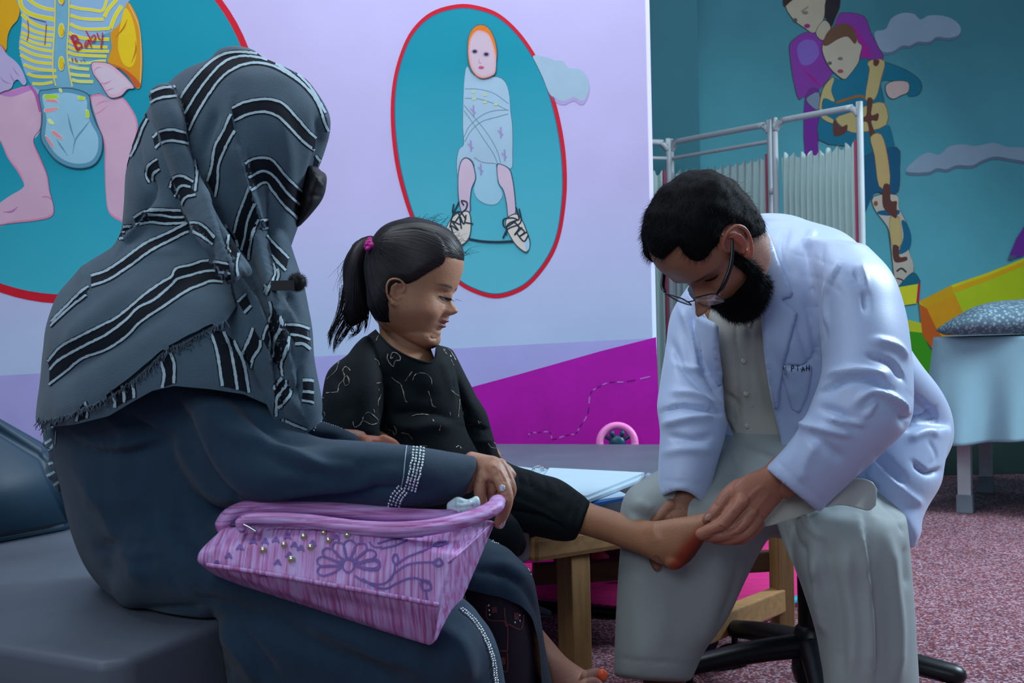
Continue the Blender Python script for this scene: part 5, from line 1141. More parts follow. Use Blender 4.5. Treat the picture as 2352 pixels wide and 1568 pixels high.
tb(hd, H4, [(770, 330, 1.462, .009), (860, 500, 1.458, .0088), (930, 660, 1.456, .0082), (950, 770, 1.458, .0074), (900, 900, 1.465, .007)])
tb(hd, H4, [(800, 380, 1.468, .009), (890, 440, 1.468, .0082), (960, 505, 1.468, .0068)])
rh = remesh(hd, .0016, 2)
rh.crease([([H4(560, 560), H4(590, 680), H4(575, 770)], 5, -.003, 'v'), ([H4(760, 420), H4(820, 540), H4(870, 640)], 4, -.0022, 'v'), ([H4(700, 480), H4(740, 560)], 5, -.0012), ([H4(850, 330), H4(900, 460), H4(960, 600)], 3, -.0012, 'v'),
           ([H4(640, 340), H4(690, 370)], 4, .0016), ([H4(430, 590), H4(480, 620)], 4, .0014), ([H4(840, 860), H4(910, 880)], 3, -.001, 'v'), ([H4(850, 900), H4(920, 930)], 4, .0012)])
def skincol(sf_, base, dark=None): return np.tile(np.array(srgb(*base)[:3]), (len(sf_.V), 1))
crh = skincol(rh, (176, 128, 104)); qx, qy = pix(rh.V)
K = lambda x, y, r: np.exp(-(((qx - x) ** 2 + (qy - y) ** 2) / r ** 2))[:, None]
crh = crh * (1 - .25 * K(1148, 1195, 14)) + .25 * K(1148, 1195, 14) * np.array(srgb(200, 120, 100)[:3])
nl = Soup(); nl.ell(P(*H4(808, 1305), 1.4395), (.0035, .0016, .0065), np.array(Matrix.Rotation(.45, 3, 'Y')))
# left hand resting behind the girl
lh = Soup(); lh.loft([(800, 990, 800, 1035, 1.73, .02), (842, 998, 840, 1040, 1.72, .02), (880, 1003, 870, 1045, 1.72, .018), (905, 1018, 895, 1050, 1.72, .014)], n=20)
for x0_, y0_, x1_, y1_ in ((880, 1010, 916, 1030), (868, 1018, 900, 1040), (855, 1026, 880, 1048), (842, 1030, 862, 1052)): lh.tube([(x0_, y0_, 1.715, .009), ((x0_ + x1_) / 2 + 4, (y0_ + y1_) / 2, 1.713, .0085), (x1_, y1_ + 6, 1.715, .0075)])
lh.tube([(832, 1010, 1.70, .009), (845, 1030, 1.695, .008), (850, 1050, 1.69, .007)])
lhs = remesh(lh, .0018, 2); lhs.crease([([(860, 1012), (868, 1035)], 3, -.002, 'v'), ([(872, 1012), (880, 1035)], 3, -.002, 'v'), ([(848, 1015), (852, 1035)], 3, -.0015, 'v')])
# foot
ft = Soup(); ft.loft([(1190, 1440, 1250, 1450, 1.84, .03), (1212, 1490, 1272, 1476, 1.83, .033), (1230, 1540, 1300, 1508, 1.81, .034), (1262, 1600, 1335, 1533, 1.80, .034), (1300, 1620, 1360, 1545, 1.79, .032), (1335, 1615, 1372, 1555, 1.78, .028)], n=24)
for i, (x, y, Y) in enumerate(((1384, 1552, 1.76), (1376, 1572, 1.735), (1366, 1588, 1.71), (1354, 1602, 1.69), (1340, 1616, 1.67))):
    ft.tube([(x - 36, y + 4, Y, .012 - i * .001), (x - 14, y - 3, Y, .0115 - i * .001), (x - 2, y + 2, Y, .0105 - i * .0012)])
fs = remesh(ft, .0022, 3); cf = skincol(fs, (168, 120, 100)); qx, qy = pix(fs.V)
m_ = (qx > 1348); cf[m_] = cf[m_] * .45 + np.array(srgb(90, 34, 30)[:3]) * .55
nf = Soup(); nf.ell(P(1384, 1549, 1.75), (.008, .006, .009))
# hidden body under the clothes
bd_ = Soup(); bd_.ell(P(530, 330, 1.62), (.105, .08, .12)); bd_.ell(P(640, 380, 1.62), (.045, .055, .08)); bd_.tube([(500, 430, 1.62, .05), (480, 560, 1.62, .055), (430, 650, 1.62, .07)])
bd_.loft([(330, 660, 560, 660, 1.62, .12), (250, 760, 600, 760, 1.62, .15), (220, 900, 560, 900, 1.62, .13), (240, 1100, 560, 1100, 1.62, .13), (280, 1280, 640, 1280, 1.61, .14), (360, 1360, 700, 1360, 1.6, .12)])
bd_.tube([(440, 860, 1.54, .035), (540, 1070, 1.48, .03), (800, 1095, 1.44, .028), (1060, 1090, 1.465, .026)]); bd_.tube([(560, 860, 1.72, .045), (680, 1010, 1.72, .03), (820, 1020, 1.72, .022)])
bd_.tube([(560, 1320, 1.52, .07), (980, 1500, 1.48, .05), (1030, 1800, 1.5, .04)]); bd_.tube([(700, 1290, 1.74, .07), (1120, 1370, 1.76, .045), (1170, 1500, 1.80, .03), (1225, 1500, 1.82, .025)])
part('body', [(*rh.out(M_skin), crh), (*lhs.out(M_skin), skincol(lhs, (186, 112, 84))), (*fs.out(M_skin), cf), (*bd_.out(M_skin), np.tile(np.array(srgb(160, 112, 90)[:3]), (sum(len(v) for v in bd_.V), 1)))], wo)
bo = [o for o in wo.children if o.name.startswith('body')][0]
sub_obj('fingernail', nl.out(mat('nail', srgb(206, 178, 190), .25, .03, 9)), bo); sub_obj('toenail', nf.out(mat('orange_nail', srgb(226, 92, 54), .3, .03, 9)), bo)
# face mask
s = Soup(); s.loft([(690, 380, 736, 392, 1.62, .045), (690, 420, 750, 402, 1.62, .055), (680, 450, 748, 436, 1.62, .055), (680, 480, 738, 462, 1.62, .05), (675, 505, 712, 495, 1.62, .04), (672, 520, 692, 516, 1.62, .03)], n=28)
mk = remesh(s, .003, 2); mk.crease([([(720, 400), (745, 430)], 5, .003, 's'), ([(705, 450), (742, 450)], 4, -.003, 'v')]); part('face_mask', mk.out(M_maskc), wo)
# clip microphone on the scarf
mi = thing('microphone', 'small black clip microphone with furry cover on the woman\'s scarf', 'microphone', P(670, 650, 1.44))
s = Soup(); q = P(655, 655, 1.445); s.box(q - [.017, .006, .0065], q + [.013, .006, .006]); part('clip_body', s.out(M_black), mi, False)
s = Soup(); q = P(683, 648, 1.45); s.ell(q, (.010, .010, .0115)); n_ = 1500; dd = rng.normal(0, 1, (n_, 3)); dd /= np.linalg.norm(dd, axis=1)[:, None]
part('fur_windshield', [s.out(M_maskc), lathe_hair(q + dd * .0095, dd, .0048, .0004, .1, 2, .5) + (M_maskc,)], mi)
# ring
rg = thing('ring', 'gold ring with a clear stone on the woman\'s finger', 'ring', P(1153, 1122, 1.44)); s = Soup(); c = P(*H4(795, 735), 1.4435)
ax = P(*H4(720, 780), 1.44) - P(*H4(830, 710), 1.44); ax /= np.linalg.norm(ax); up_ = np.array([0, -1., 0])
s.tube([(*(c + .0105 * (math.cos(a) * ax + math.sin(a) * up_)), .0011) for a in np.linspace(0, 2 * np.pi, 20)], world=True, n=8, k=2); part('band', s.out(mat('gold', srgb(216, 160, 110), .25, .05, 9, metal=1)), rg)
s = Soup(); s.ell(P(*H4(808, 715), 1.4325), (.0042, .0042, .0045), n=8); part('stone', s.out(mat('clear_stone', srgb(226, 238, 244), .08, .1, 400, metal=.6)), rg, False)

# ------------------------------------------------------------------ handbag
M_bag = mat('lilac_pink_bag_cloth', srgb(176, 122, 172), .5, .10, 30, bump=.3, bscale=60, stretch=(1, 1, .06), spec=.35)
def _bag():
    nt = M_bag.node_tree; N = nt.nodes; L = nt.links; vm = [n for n in N if n.type == 'VECT_MATH'][0]; tc = [n for n in N if n.type == 'TEX_COORD'][0]
    mp = N.new('ShaderNodeMapping'); mp.inputs['Rotation'].default_value = (0, .12, 0); mp.inputs['Scale'].default_value = (330, 25, 5); L.new(tc.outputs['Object'], mp.inputs['Vector'])
    nz = N.new('ShaderNodeTexNoise'); nz.inputs['Scale'].default_value = 1; nz.inputs['Detail'].default_value = 3; L.new(mp.outputs[0], nz.inputs['Vector'])
    cr = N.new('ShaderNodeValToRGB'); e = cr.color_ramp; e.elements[0].position = .38; e.elements[0].color = srgb(158, 92, 148); e.elements[1].position = .62; e.elements[1].color = srgb(186, 160, 212); x = e.elements.new(.49); x.color = srgb(184, 130, 190)
    L.new(nz.outputs['Fac'], cr.inputs[0]); L.new(cr.outputs[0], vm.inputs[0])
_bag()
M_bagh = M_bag.copy(); M_bagh.name = 'lilac_pink_handle_cloth'
for n_ in M_bagh.node_tree.nodes:
    if n_.type == 'MAPPING' and n_.inputs['Scale'].default_value[0] > 100: n_.inputs['Scale'].default_value = (6, 60, 300); n_.inputs['Rotation'].default_value = (0, 0, 0)
bg = thing('handbag', 'lilac pink handbag with embroidered flower and rhinestones on the woman\'s lap', 'handbag', P(800, 1440, 1.33))
pv = [(512, 1212, 1.36), (1048, 1272, 1.31), (1006, 1394, 1.285), (449, 1290, 1.31), (990, 1484, 1.33), (560, 1345, 1.37), (1030, 1458, 1.42), (1142, 1192, 1.46), (540, 1200, 1.49), (500, 1330, 1.45), (452, 1268, 1.315), (780, 1222, 1.325), (780, 1345, 1.283)]
V = np.array([P(*q) for q in pv])
bm = bmesh.new(); vs = [bm.verts.new(v) for v in V]; bmesh.ops.convex_hull(bm, input=vs); bm.verts.index_update()
used = [v for v in bm.verts if v.link_faces]; ix = {v: i for i, v in enumerate(used)}
s = Soup(); s.add([v.co[:] for v in used], [[ix[v] for v in f.verts] for f in bm.faces]); bm.free()
bs = remesh(s, .0035, 5)
bs.crease([([(1048, 1272), (1025, 1330), (1006, 1394), (992, 1484)], 7, .003), ([(1142, 1192), (1048, 1272)], 7, .003), ([(1100, 1240), (1060, 1330), (1020, 1430)], 12, -.004), ([(560, 1210), (760, 1225), (960, 1250)], 20, .003), ([(600, 1240), (760, 1262), (900, 1280)], 26, .003), ([(500, 1250), (480, 1280)], 12, .003), ([(700, 1370), (850, 1400), (950, 1430)], 16, -.003)])
bbv = bs.bvh()
K5 = lambda l: cv(l, 2.6133, 400, 950)
part('bag_body', bs.out(M_bag), bg); bgo = bg.children[0]
em = []
cxf, cyf = 1045, 912
PET = []
for a in range(9):
    th = math.radians(-195 + a * 27) if a < 8 else 0
    d1 = (math.cos(th), math.sin(th) * .80); L_ = 175
    pth = []
    for t in np.linspace(0, 1, 9):
        r = 40 + (L_ - 40) * math.sin(t * math.pi / 2 * 1.0) if t < .5 else 40 + (L_ - 40) * math.sin((1 - t) * math.pi / 2)
    w0 = 34
    n_ = (-d1[1] / .80, d1[0] * .80)
    pth = [(cxf + d1[0] * 42, cyf + d1[1] * 42), (cxf + d1[0] * 100 + n_[0] * w0 * .8, cyf + d1[1] * 100 + n_[1] * w0 * .8), (cxf + d1[0] * 165 + n_[0] * w0, cyf + d1[1] * 165 + n_[1] * w0), (cxf + d1[0] * 192, cyf + d1[1] * 192), (cxf + d1[0] * 165 - n_[0] * w0, cyf + d1[1] * 165 - n_[1] * w0), (cxf + d1[0] * 100 - n_[0] * w0 * .8, cyf + d1[1] * 100 - n_[1] * w0 * .8), (cxf + d1[0] * 42, cyf + d1[1] * 42)]
    em.append(ribbon(bbv, K5(pth), 4.2, .001))
em.append(ribbon(bbv, K5([(cxf + 34 * math.cos(a), cyf + 40 * math.sin(a)) for a in np.linspace(0, 6.28, 12)]), 4, .001))
for l, w_ in (([(1080, 970), (1150, 1010), (1260, 1020), (1330, 950), (1420, 900), (1560, 890)], 4.5), ([(1130, 990), (1190, 1030), (1270, 1050), (1350, 1010), (1440, 985), (1530, 1020)], 5), ([(1325, 905), (1310, 870), (1330, 840), (1345, 880), (1330, 910)], 5), ([(1340, 900), (1400, 860), (1500, 820), (1560, 790)], 4), ([(1220, 780), (1290, 760), (1400, 740), (1500, 735)], 4),
              ([(1560, 790), (1600, 770), (1640, 775), (1590, 795), (1560, 790)], 5), ([(1560, 890), (1590, 870), (1610, 900), (1580, 915), (1550, 890)], 6), ([(1500, 990), (1480, 1020), (1500, 1060), (1540, 1050), (1530, 1010), (1505, 1000)], 6), ([(1510, 1060), (1515, 1100), (1520, 1130)], 5), ([(1240, 810), (1330, 790), (1400, 760)], 4), ([(1170, 770), (1200, 800), (1250, 800)], 3.5), ([(1325, 905), (1320, 950), (1300, 1000)], 4)):
    em.append(ribbon(bbv, K5(l), w_, .001))
M_emb = mat('violet_embroidery', srgb(112, 84, 158), .6, .12, 90)
sub_obj('embroidery', merge(em) + (M_emb,), bgo)
tri = []
for x, y in ((325, 855), (395, 805), (475, 770), (545, 770), (610, 760), (680, 740), (620, 895), (690, 850), (760, 810), (830, 780), (255, 900), (535, 965), (720, 790), (970, 745)):
    for l in ([(x - 22, y + 12), (x + 4, y - 20)], [(x + 4, y - 20), (x + 20, y + 14)], [(x - 10, y), (x + 14, y + 4)]): tri.append(ribbon(bbv, K5(l), 4.5, .0009))
sub_obj('printed_triangles', merge(tri) + (M_emb,), bgo)
for x, y, r in ((535, 825, 24), (660, 792, 20), (778, 743, 21), (665, 678, 16), (820, 806, 22), (705, 880, 25), (928, 765, 20), (898, 720, 18), (1040, 735, 21)):
    h = bbv.ray_cast(Vector(CAM), Vector(ray(*K5([(x, y)])[0])))
    if h[0] is None: continue
    s = Soup(); s.ell(np.array(h[0][:]) + np.array([0, -.001, .001]), (r * .00019, r * .00012, r * .00019), n=10); sub_obj('rhinestone', s.out(mat('rhinestone', srgb(214, 210, 180), .12, .2, 300, metal=.9)) if not bpy.data.materials.get('rhinestone') else s.out(bpy.data.materials['rhinestone']), bgo)
pg = Soup()
def on(bv_, l, r, off=.0015):
    o = []
    for q in catmull(l, 6):
        h = bv_.ray_cast(Vector(CAM), Vector(ray(*q)))
        if h[0] is not None: o.append((*(np.array(h[0][:]) - ray(*q) * off), r))
    return o
pg.tube(on(bbv, [(453, 1293), (600, 1315), (760, 1343), (900, 1368), (1004, 1388)], .0026), world=True, n=8, k=1); pg.tube(on(bbv, [(1132, 1200), (1090, 1238), (1052, 1272), (1030, 1290)], .0018), world=True, n=8, k=1)
sub_obj('piping', pg.out(M_bag), bgo)
s = Soup(); s.tube([(516, 1222, 1.375, .008), (514, 1198, 1.38, .011), (545, 1174, 1.39, .013), (620, 1160, 1.40, .0135), (740, 1166, 1.40, .0135), (880, 1180, 1.40, .013), (1000, 1186, 1.40, .012), (1060, 1180, 1.41, .010)], n=16, flat=.75, up=(0, 0, 1))
hs = remesh(s, .0025, 1); hs.crease([([(520, 1190), (620, 1165), (760, 1170), (900, 1185)], 4, -.003, 'v')]); part('handle', hs.out(M_bagh), bg)
s = Soup(); s.tube([(556, 1215, 1.335, .006), (552, 1200, 1.335, .008), (590, 1190, 1.335, .009), (700, 1196, 1.33, .0105), (820, 1212, 1.325, .0115), (930, 1216, 1.325, .012), (1020, 1205, 1.34, .012), (1090, 1186, 1.37, .012), (1134, 1165, 1.40, .0115), (1143, 1150, 1.425, .0105)], n=16, flat=.8, up=(0, 0, 1))
hs = remesh(s, .0025, 1); hs.crease([([(600, 1186), (760, 1198), (900, 1208), (1020, 1195), (1120, 1160)], 4, -.003, 'v'), ([(640, 1200), (800, 1222), (930, 1228), (1060, 1205)], 3, -.002, 'v')]); part('handle', hs.out(M_bagh), bg)
s = Soup(); s.tube([(556, 1202, 1.33, .0016), (572, 1210, 1.328, .0016), (588, 1220, 1.326, .0016)], n=8); s.tube([(548, 1200, 1.33, .0016), (560, 1190, 1.33, .0016), (578, 1190, 1.33, .0016)], n=8); part('metal_ring', s.out(M_chrome), bg)
# white packet held with the handle
s = Soup(); s.loft([(1030, 1152, 1034, 1182, 1.41, .006), (1050, 1140, 1054, 1182, 1.41, .011), (1074, 1146, 1070, 1180, 1.41, .012), (1092, 1138, 1098, 1170, 1.415, .008)], n=18)
tk = remesh(s, .0018, 1); tk.crease([([(1035, 1150), (1060, 1152), (1085, 1145)], 4, -.004, 'v'), ([(1034, 1165), (1066, 1166), (1092, 1160)], 3, -.003, 'v'), ([(1050, 1145), (1058, 1180)], 4, .003, 's'), ([(1080, 1142), (1084, 1172)], 3, .003, 's')]); 
tag(mesh_obj('tissue_packet', tk.out(mat('silvery_white_wrap', srgb(196, 220, 226), .25, .08, 60))), 'small crumpled white packet between the bag handle and the woman\'s hand', 'packet')
# ------------------------------------------------------------------ the girl
gi = thing('person', 'small girl with a ponytail in black embroidered clothes sitting behind the woman', 'person', P(950, 1100, 2.1))
GT = [(0, .29, .02, .10), (.03, .37, -.06, .18), (.07, .402, -.11, .24), (.12, .416, -.145, .285), (.18, .424, -.18, .325), (.24, .434, -.205, .350), (.30, .440, -.225, .362), (.36, .445, -.245, .364), (.42, .452, -.27, .36), (.48, .468, -.29, .356), (.55, .486, -.305, .355), (.65, .497, -.31, .355), (.75, .485, -.285, .345), (.84, .43, -.235, .31), (.91, .345, -.16, .245), (.96, .25, -.07, .17), (1.0, .12, .0, .07)]
GN = [(.245, 0, .05), (.262, .03, .06), (.28, .07, .058), (.305, .108, .054), (.33, .092, .046), (.37, .046, .038), (.41, .026, .034), (.45, .01, .04), (.48, 0, .05)]
GFt = [(.055, .282, .026, .022, .030, 'y'), (0, .20, .11, .08, .022, 'y'), (0, .212, .062, .016, .046, 'y'), (0, .162, .054, .017, .042, 'y'), (0, .188, .072, .007, -.018, 'y'), (0, .125, .085, .012, -.012, 'y'), (0, .082, .080, .034, .030, 'y'), (.15, .415, .062, .045, -.042, 'y'), (.15, .41, .042, .03, .030, 'y'), (.14, .48, .08, .03, .010, 'y'), (.20, .25, .10, .08, .035, 'y'), (.29, .20, .08, .10, .020, 'x'), (.095, .21, .03, .03, -.008, 'y'), (0, .255, .015, .015, -.006, 'y')]
GH = Head(GT, GN, GFt, P(898, 766, 2.10), (.95, -.26, -.23), (.25, 0, 1), .213)
s = Soup(); GH.soup(s, nz=170, na=260); GH.ear(s, 1, .12, .345, .76, tilt=.25, flare=.5)
GH.ear(s, -1, .12, .345, .76, tilt=.25, flare=.5)
# fullness under the chin, neck, chest
s.loft([(862, 700, 960, 700, 2.12, .06), (868, 740, 985, 775, 2.12, .062), (872, 765, 990, 800, 2.12, .058), (868, 785, 998, 822, 2.12, .066), (850, 805, 1010, 850, 2.12, .085), (845, 840, 1010, 880, 2.12, .09)], n=36, cap=.2)
s.ell(P(962, 768, 2.09), (.042, .045, .026), np.array(Matrix.Rotation(.35, 3, 'Y')))
gh = remesh(s, .0019, 2)
gh.crease([([(872, 740), (900, 762), (935, 785), (975, 802), (992, 800)], 4, -.0045, 'v'), ([(868, 750), (905, 782), (950, 800)], 3, -.002, 'v'), ([(988, 770), (995, 778), (1006, 776)], 3.5, -.004, 'v'), ([(1016, 668), (1030, 672), (1043, 668)], 3, -.0018, 'v'), ([(1016, 681), (1028, 688), (1042, 688)], 2.5, -.0018, 'v'),
           ([(1010, 692), (1022, 697), (1036, 697)], 4, -.001), ([(1026, 712), (1024, 722), (1029, 727)], 3, -.0015, 'v'), ([(1008, 752), (1013, 756)], 3, -.001, 'v')])
gx, gy = pix(gh.V); base = np.array(srgb(190, 138, 106)[:3]); cg = np.tile(base, (len(gh.V), 1)); can = GH.c(gh.V)
def blend(C, w, col):
    w = np.clip(w, 0, 1)[:, None]; return C * (1 - w) + w * np.array(srgb(*col)[:3])
cg = blend(cg, np.exp(-((np.abs(can[:, 0]) - .2) / .12) ** 2 - ((can[:, 2] - .27) / .1) ** 2) * (can[:, 1] > .1) * .5, (176, 118, 92))
lip = (np.exp(-((can[:, 0]) / .078) ** 4) * ((np.abs(can[:, 2] - .207) < .018) | (np.abs(can[:, 2] - .165) < .019)) * (can[:, 1] > .36))
cg = blend(cg, lip * .75, (166, 96, 98))
cg = blend(cg, np.exp(-((can[:, 0]) / .07) ** 4 - ((can[:, 2] - .187) / .006) ** 2) * (can[:, 1] > .3) * .9, (70, 36, 36))
brow = np.exp(-((can[:, 2] - (.500 - .8 * (np.abs(can[:, 0]) - .15) ** 2)) / .014) ** 2 - ((np.abs(can[:, 0]) - .13) / .095) ** 4) * (can[:, 1] > .25)
cg = blend(cg, brow * .95, (40, 28, 24))
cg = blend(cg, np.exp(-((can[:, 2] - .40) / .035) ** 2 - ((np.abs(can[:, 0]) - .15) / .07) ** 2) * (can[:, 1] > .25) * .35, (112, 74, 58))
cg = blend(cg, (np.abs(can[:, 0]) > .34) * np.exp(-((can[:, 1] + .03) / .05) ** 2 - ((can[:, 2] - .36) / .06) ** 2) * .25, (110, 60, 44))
gb = gh.bvh()
M_lash = mat('dark_lash', srgb(16, 12, 14), .5, .05, 9); M_iris = mat('dark_eye', srgb(22, 16, 18), .08, .05, 9)
M_white_eye = mat('eye_white', srgb(116, 106, 106), .15, .03, 9)
# eyes: slit with eyeball, lash line above, lower lashes
def eye(line_up, line_lo, iris):
    a = between(gb, line_up, line_lo, .0004, 4); b = ribbon(gb, line_up, 2.6, .0009); c = ribbon(gb, line_lo, 1.0, .0008); d = ribbon(gb, iris, 6.0, .0007)
    return [a + (M_white_eye,), merge([b, c]) + (M_lash,), d + (M_iris,)]
ey = eye([(1009, 679), (1016, 682), (1025, 684), (1034, 686), (1041, 687)], [(1009, 680), (1015, 687), (1024, 690), (1033, 690), (1041, 688)], [(1023, 684), (1026, 688), (1033, 689), (1036, 687)])
# legs: the bare calf and foot held out to the doctor
s = Soup()
s.loft([(1300, 1120, 1262, 1215, 2.20, .036), (1352, 1152, 1315, 1222, 2.17, .033), (1410, 1172, 1385, 1242, 2.13, .031), (1465, 1190, 1440, 1262, 2.09, .027), (1500, 1196, 1486, 1280, 2.06, .026), (1528, 1196, 1520, 1296, 2.045, .025), (1556, 1204, 1550, 1280, 2.04, .018)], n=32)
s.loft([(1505, 1196, 1520, 1296, 2.05, .024), (1532, 1192, 1552, 1308, 2.04, .026), (1558, 1188, 1584, 1290, 2.03, .026), (1584, 1184, 1606, 1262, 2.025, .028), (1606, 1180, 1622, 1236, 2.02, .028), (1622, 1178, 1634, 1212, 2.015, .026)], n=32)
s.ell(P(1548, 1284, 2.04), (.021, .024, .019))
for i in range(5): s.tube([(1612 + i * 1.5, 1200 + i * 8, 2.03 - i * .011 + .015, .0085), (1640, 1192 + i * 8, 2.03 - i * .011 + .015, .008 - i * .0005), (1654 - i * 3, 1190 + i * 9, 2.03 - i * .011 + .015, .007 - i * .0005)])
fo = remesh(s, .0022, 3); fo.crease([([(1485, 1205), (1500, 1225), (1510, 1250)], 12, .002), ([(1520, 1300), (1512, 1288), (1505, 1280)], 5, -.003)])
fo.smooth(4)
cfo = np.tile(np.array(srgb(160, 114, 84)[:3]), (len(fo.V), 1)); fx, fy = pix(fo.V)
sl_ = np.array([(1526, 1330), (1540, 1290), (1560, 1262), (1576, 1240), (1592, 1228), (1606, 1214), (1640, 1198)], float)
dd, sd, _t = fo.polydist(sl_, fx, fy); cfo = blend(cfo, 1 / (1 + np.exp(-(dd * sd) / 5.0)), (150, 52, 14)); cfo = blend(cfo, 1 / (1 + np.exp(-(dd * sd - 24) / 6)) , (70, 26, 22))
# hidden body
s = Soup(); s.loft([(850, 850, 1010, 850, 2.12, .08), (830, 940, 1030, 930, 2.12, .09), (840, 1080, 1060, 1060, 2.12, .1)], n=20); s.tube([(830, 850, 2.03, .026), (800, 970, 2.0, .024), (900, 1030, 2.02, .018)]); s.tube([(1012, 850, 2.2, .022), (1080, 980, 2.19, .02), (1135, 1050, 2.17, .015)])
s.tube([(1080, 1110, 2.2, .05), (1230, 1150, 2.22, .04), (1300, 1180, 2.19, .03)]); hb = s
M_gskin = M_skin
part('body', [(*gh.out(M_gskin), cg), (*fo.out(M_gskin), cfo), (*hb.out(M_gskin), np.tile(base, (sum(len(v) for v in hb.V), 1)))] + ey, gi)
gbo = gi.children[0]
ls = Soup()
for t in np.linspace(0, 1, 9):
    q = np.array([1010 + 30 * t, 680 + 8 * t]); h = gb.ray_cast(Vector(CAM), Vector(ray(*q)))
    if h[0] is None: continue
    a = np.array(h[0][:]) + np.array([0, -.0006, 0]); ls.tube([(*a, .0004), (*(a + np.array([.002 + .004 * t, -.002, -.0035])), .0003), (*(a + np.array([.0045 + .005 * t, -.003, -.0045])), .0001)], n=4, k=2, world=True, caps=False)
for t in (0, .5, 1): a = GH.w([-.09 - .05 * t, .475, .41]); ls.tube([(*a, .0004), (*(a + np.array([.009, -.002, -.003])), .0002)], n=4, k=2, world=True, caps=False)
sub_obj('eyelashes', ls.out(M_lash), gbo)

# hair
M_hair = mat('black_hair', srgb(17, 14, 17), .62, .25, 40, bump=.08, bscale=300, spec=.22, stretch=(1, 1, 1))
M_hair2 = mat('hair_strand', srgb(34, 28, 30), .5, .25, 60, spec=.5)
s = Soup(); GH.soup(s, off=.034, feat=False, na=160, nz=100, zlo=.02)
hc = remesh(s, .0032, 2)
hl = np.array([(1100, 560), (1068, 592), (1058, 598), (1040, 604), (1015, 612), (985, 628), (960, 644), (936, 654), (918, 650), (905, 652), (894, 668), (890, 700), (897, 738), (905, 752), (870, 800)], float)
cc = GH.c(hc.V); mir = cc.copy(); mir[:, 0] = np.abs(mir[:, 0]) ; wx, wy = pix(GH.w(mir))
dd, sd, _t = hc.polydist(hl, wx, wy); hairside = (dd * sd) > 0
nn_ = hc.normals(); frontmid = (np.abs(cc[:, 0]) < .25) & (cc[:, 1] > .3)
hairside = np.where(frontmid, cc[:, 2] > .745, hairside) & (cc[:, 2] > .06)
push = np.where(frontmid, np.clip((cc[:, 2] - .745) / .20, 0, 1), np.minimum(np.clip(dd / 22, 0, 1), np.clip((cc[:, 2] - .05) / .14, 0, 1)))
hc.V = hc.V - nn_ * ((1 - push) * .0062)[:, None]
hc.wob(.0022, 26, 1, (.5, 1, 1)); hc.cut(hairside); hb_ = hc.bvh()
guides = [[(1065, 584), (1036, 540), (980, 518), (915, 521), (872, 546)], [(1062, 586), (1020, 545), (960, 522), (900, 530), (868, 550)], [(1060, 594), (1010, 575), (955, 555), (900, 550), (866, 556)], [(1042, 602), (1000, 598), (950, 585), (900, 568), (866, 562)], [(1010, 614), (970, 612), (930, 600), (895, 580), (866, 566)], [(980, 630), (950, 632), (920, 620), (890, 595), (864, 572)], [(940, 652), (915, 645), (890, 625), (872, 600), (860, 576)], [(900, 656), (885, 645), (870, 620), (858, 595), (855, 578)], [(892, 690), (875, 680), (862, 650), (853, 610), (852, 580)], [(896, 735), (875, 715), (858, 670), (848, 620), (850, 582)]]
G_ = np.array([catmull(g, 5) for g in guides]); st = []
for _ in range(1500):
    u = rng.uniform(0, len(guides) - 1.001); i = int(u); g = G_[i] * (1 - (u - i)) + G_[i + 1] * (u - i); a = rng.uniform(0, .5); b = rng.uniform(.5, 1); n0, n1 = int(a * (len(g) - 1)), int(b * (len(g) - 1)) + 1
    if n1 - n0 < 4: continue
    gg = g[n0:n1] + rng.normal(0, 1.5, 2) + np.cumsum(rng.normal(0, .25, (n1 - n0, 2)), 0); st.append(ribbon(hb_, gg, rng.uniform(1.0, 2.2), rng.uniform(.0005, .0022), k=1, ends=0))
# ponytail
s = Soup(); s.loft([(862, 545, 866, 585, 2.13, .018), (842, 543, 850, 592, 2.13, .024), (812, 556, 846, 612, 2.13, .03), (792, 596, 845, 650, 2.13, .032), (790, 650, 850, 690, 2.13, .03), (792, 696, 846, 716, 2.13, .022), (790, 722, 834, 736, 2.13, .014), (792, 742, 816, 750, 2.13, .005)], n=28)
pt_ = remesh(s, .0035, 3); pt_.wob(.006, 40, 2, (1, 1, .25)); ptb = pt_.bvh()
for _ in range(300):
    t = rng.uniform(0, 1); g = np.array([(852, 550 + 35 * t), (825 + 15 * t, 562 + 25 * t), (800 + 40 * t, 620 + 20 * t), (794 + 52 * t, 690), (784 + 60 * t, 740)]); a = int(rng.uniform(0, 2)); gg = catmull(g, 5)[a * 4:]; st.append(ribbon(ptb, gg + rng.normal(0, 1.2, 2), rng.uniform(1, 2.2), rng.uniform(.0005, .003), k=1, ends=0))
tl = Soup()
for lock, n_ in (([(800, 660), (786, 715), (764, 760), (756, 800)], 34), ([(815, 670), (800, 725), (775, 770), (766, 812)], 34), ([(825, 680), (815, 730), (795, 765), (772, 800)], 26), ([(805, 670), (790, 720), (768, 750), (752, 778)], 22), ([(835, 680), (832, 725), (822, 760), (800, 782)], 22), ([(845, 670), (846, 715), (842, 745), (838, 768)], 16), ([(848, 660), (852, 700), (862, 730), (868, 742)], 12), ([(812, 670), (800, 730), (812, 758), (812, 772)], 16)):
    for _ in range(n_):
        j0 = rng.normal(0, 1, 2) * (9, 4); Yh = 2.13 + rng.normal(0, .010); pts = []
        for i_, q_ in enumerate(lock): f_ = (1, .7, .35, .12)[i_]; pts.append((q_[0] + j0[0] * f_ + rng.normal(0, 1.2), q_[1] + j0[1] * f_ + (rng.uniform(-16, 2) if i_ == 3 else 0), Yh, (.0006, .0005, .0004, .0001)[i_]))
        tl.tube(pts, n=5, k=5, caps=False)
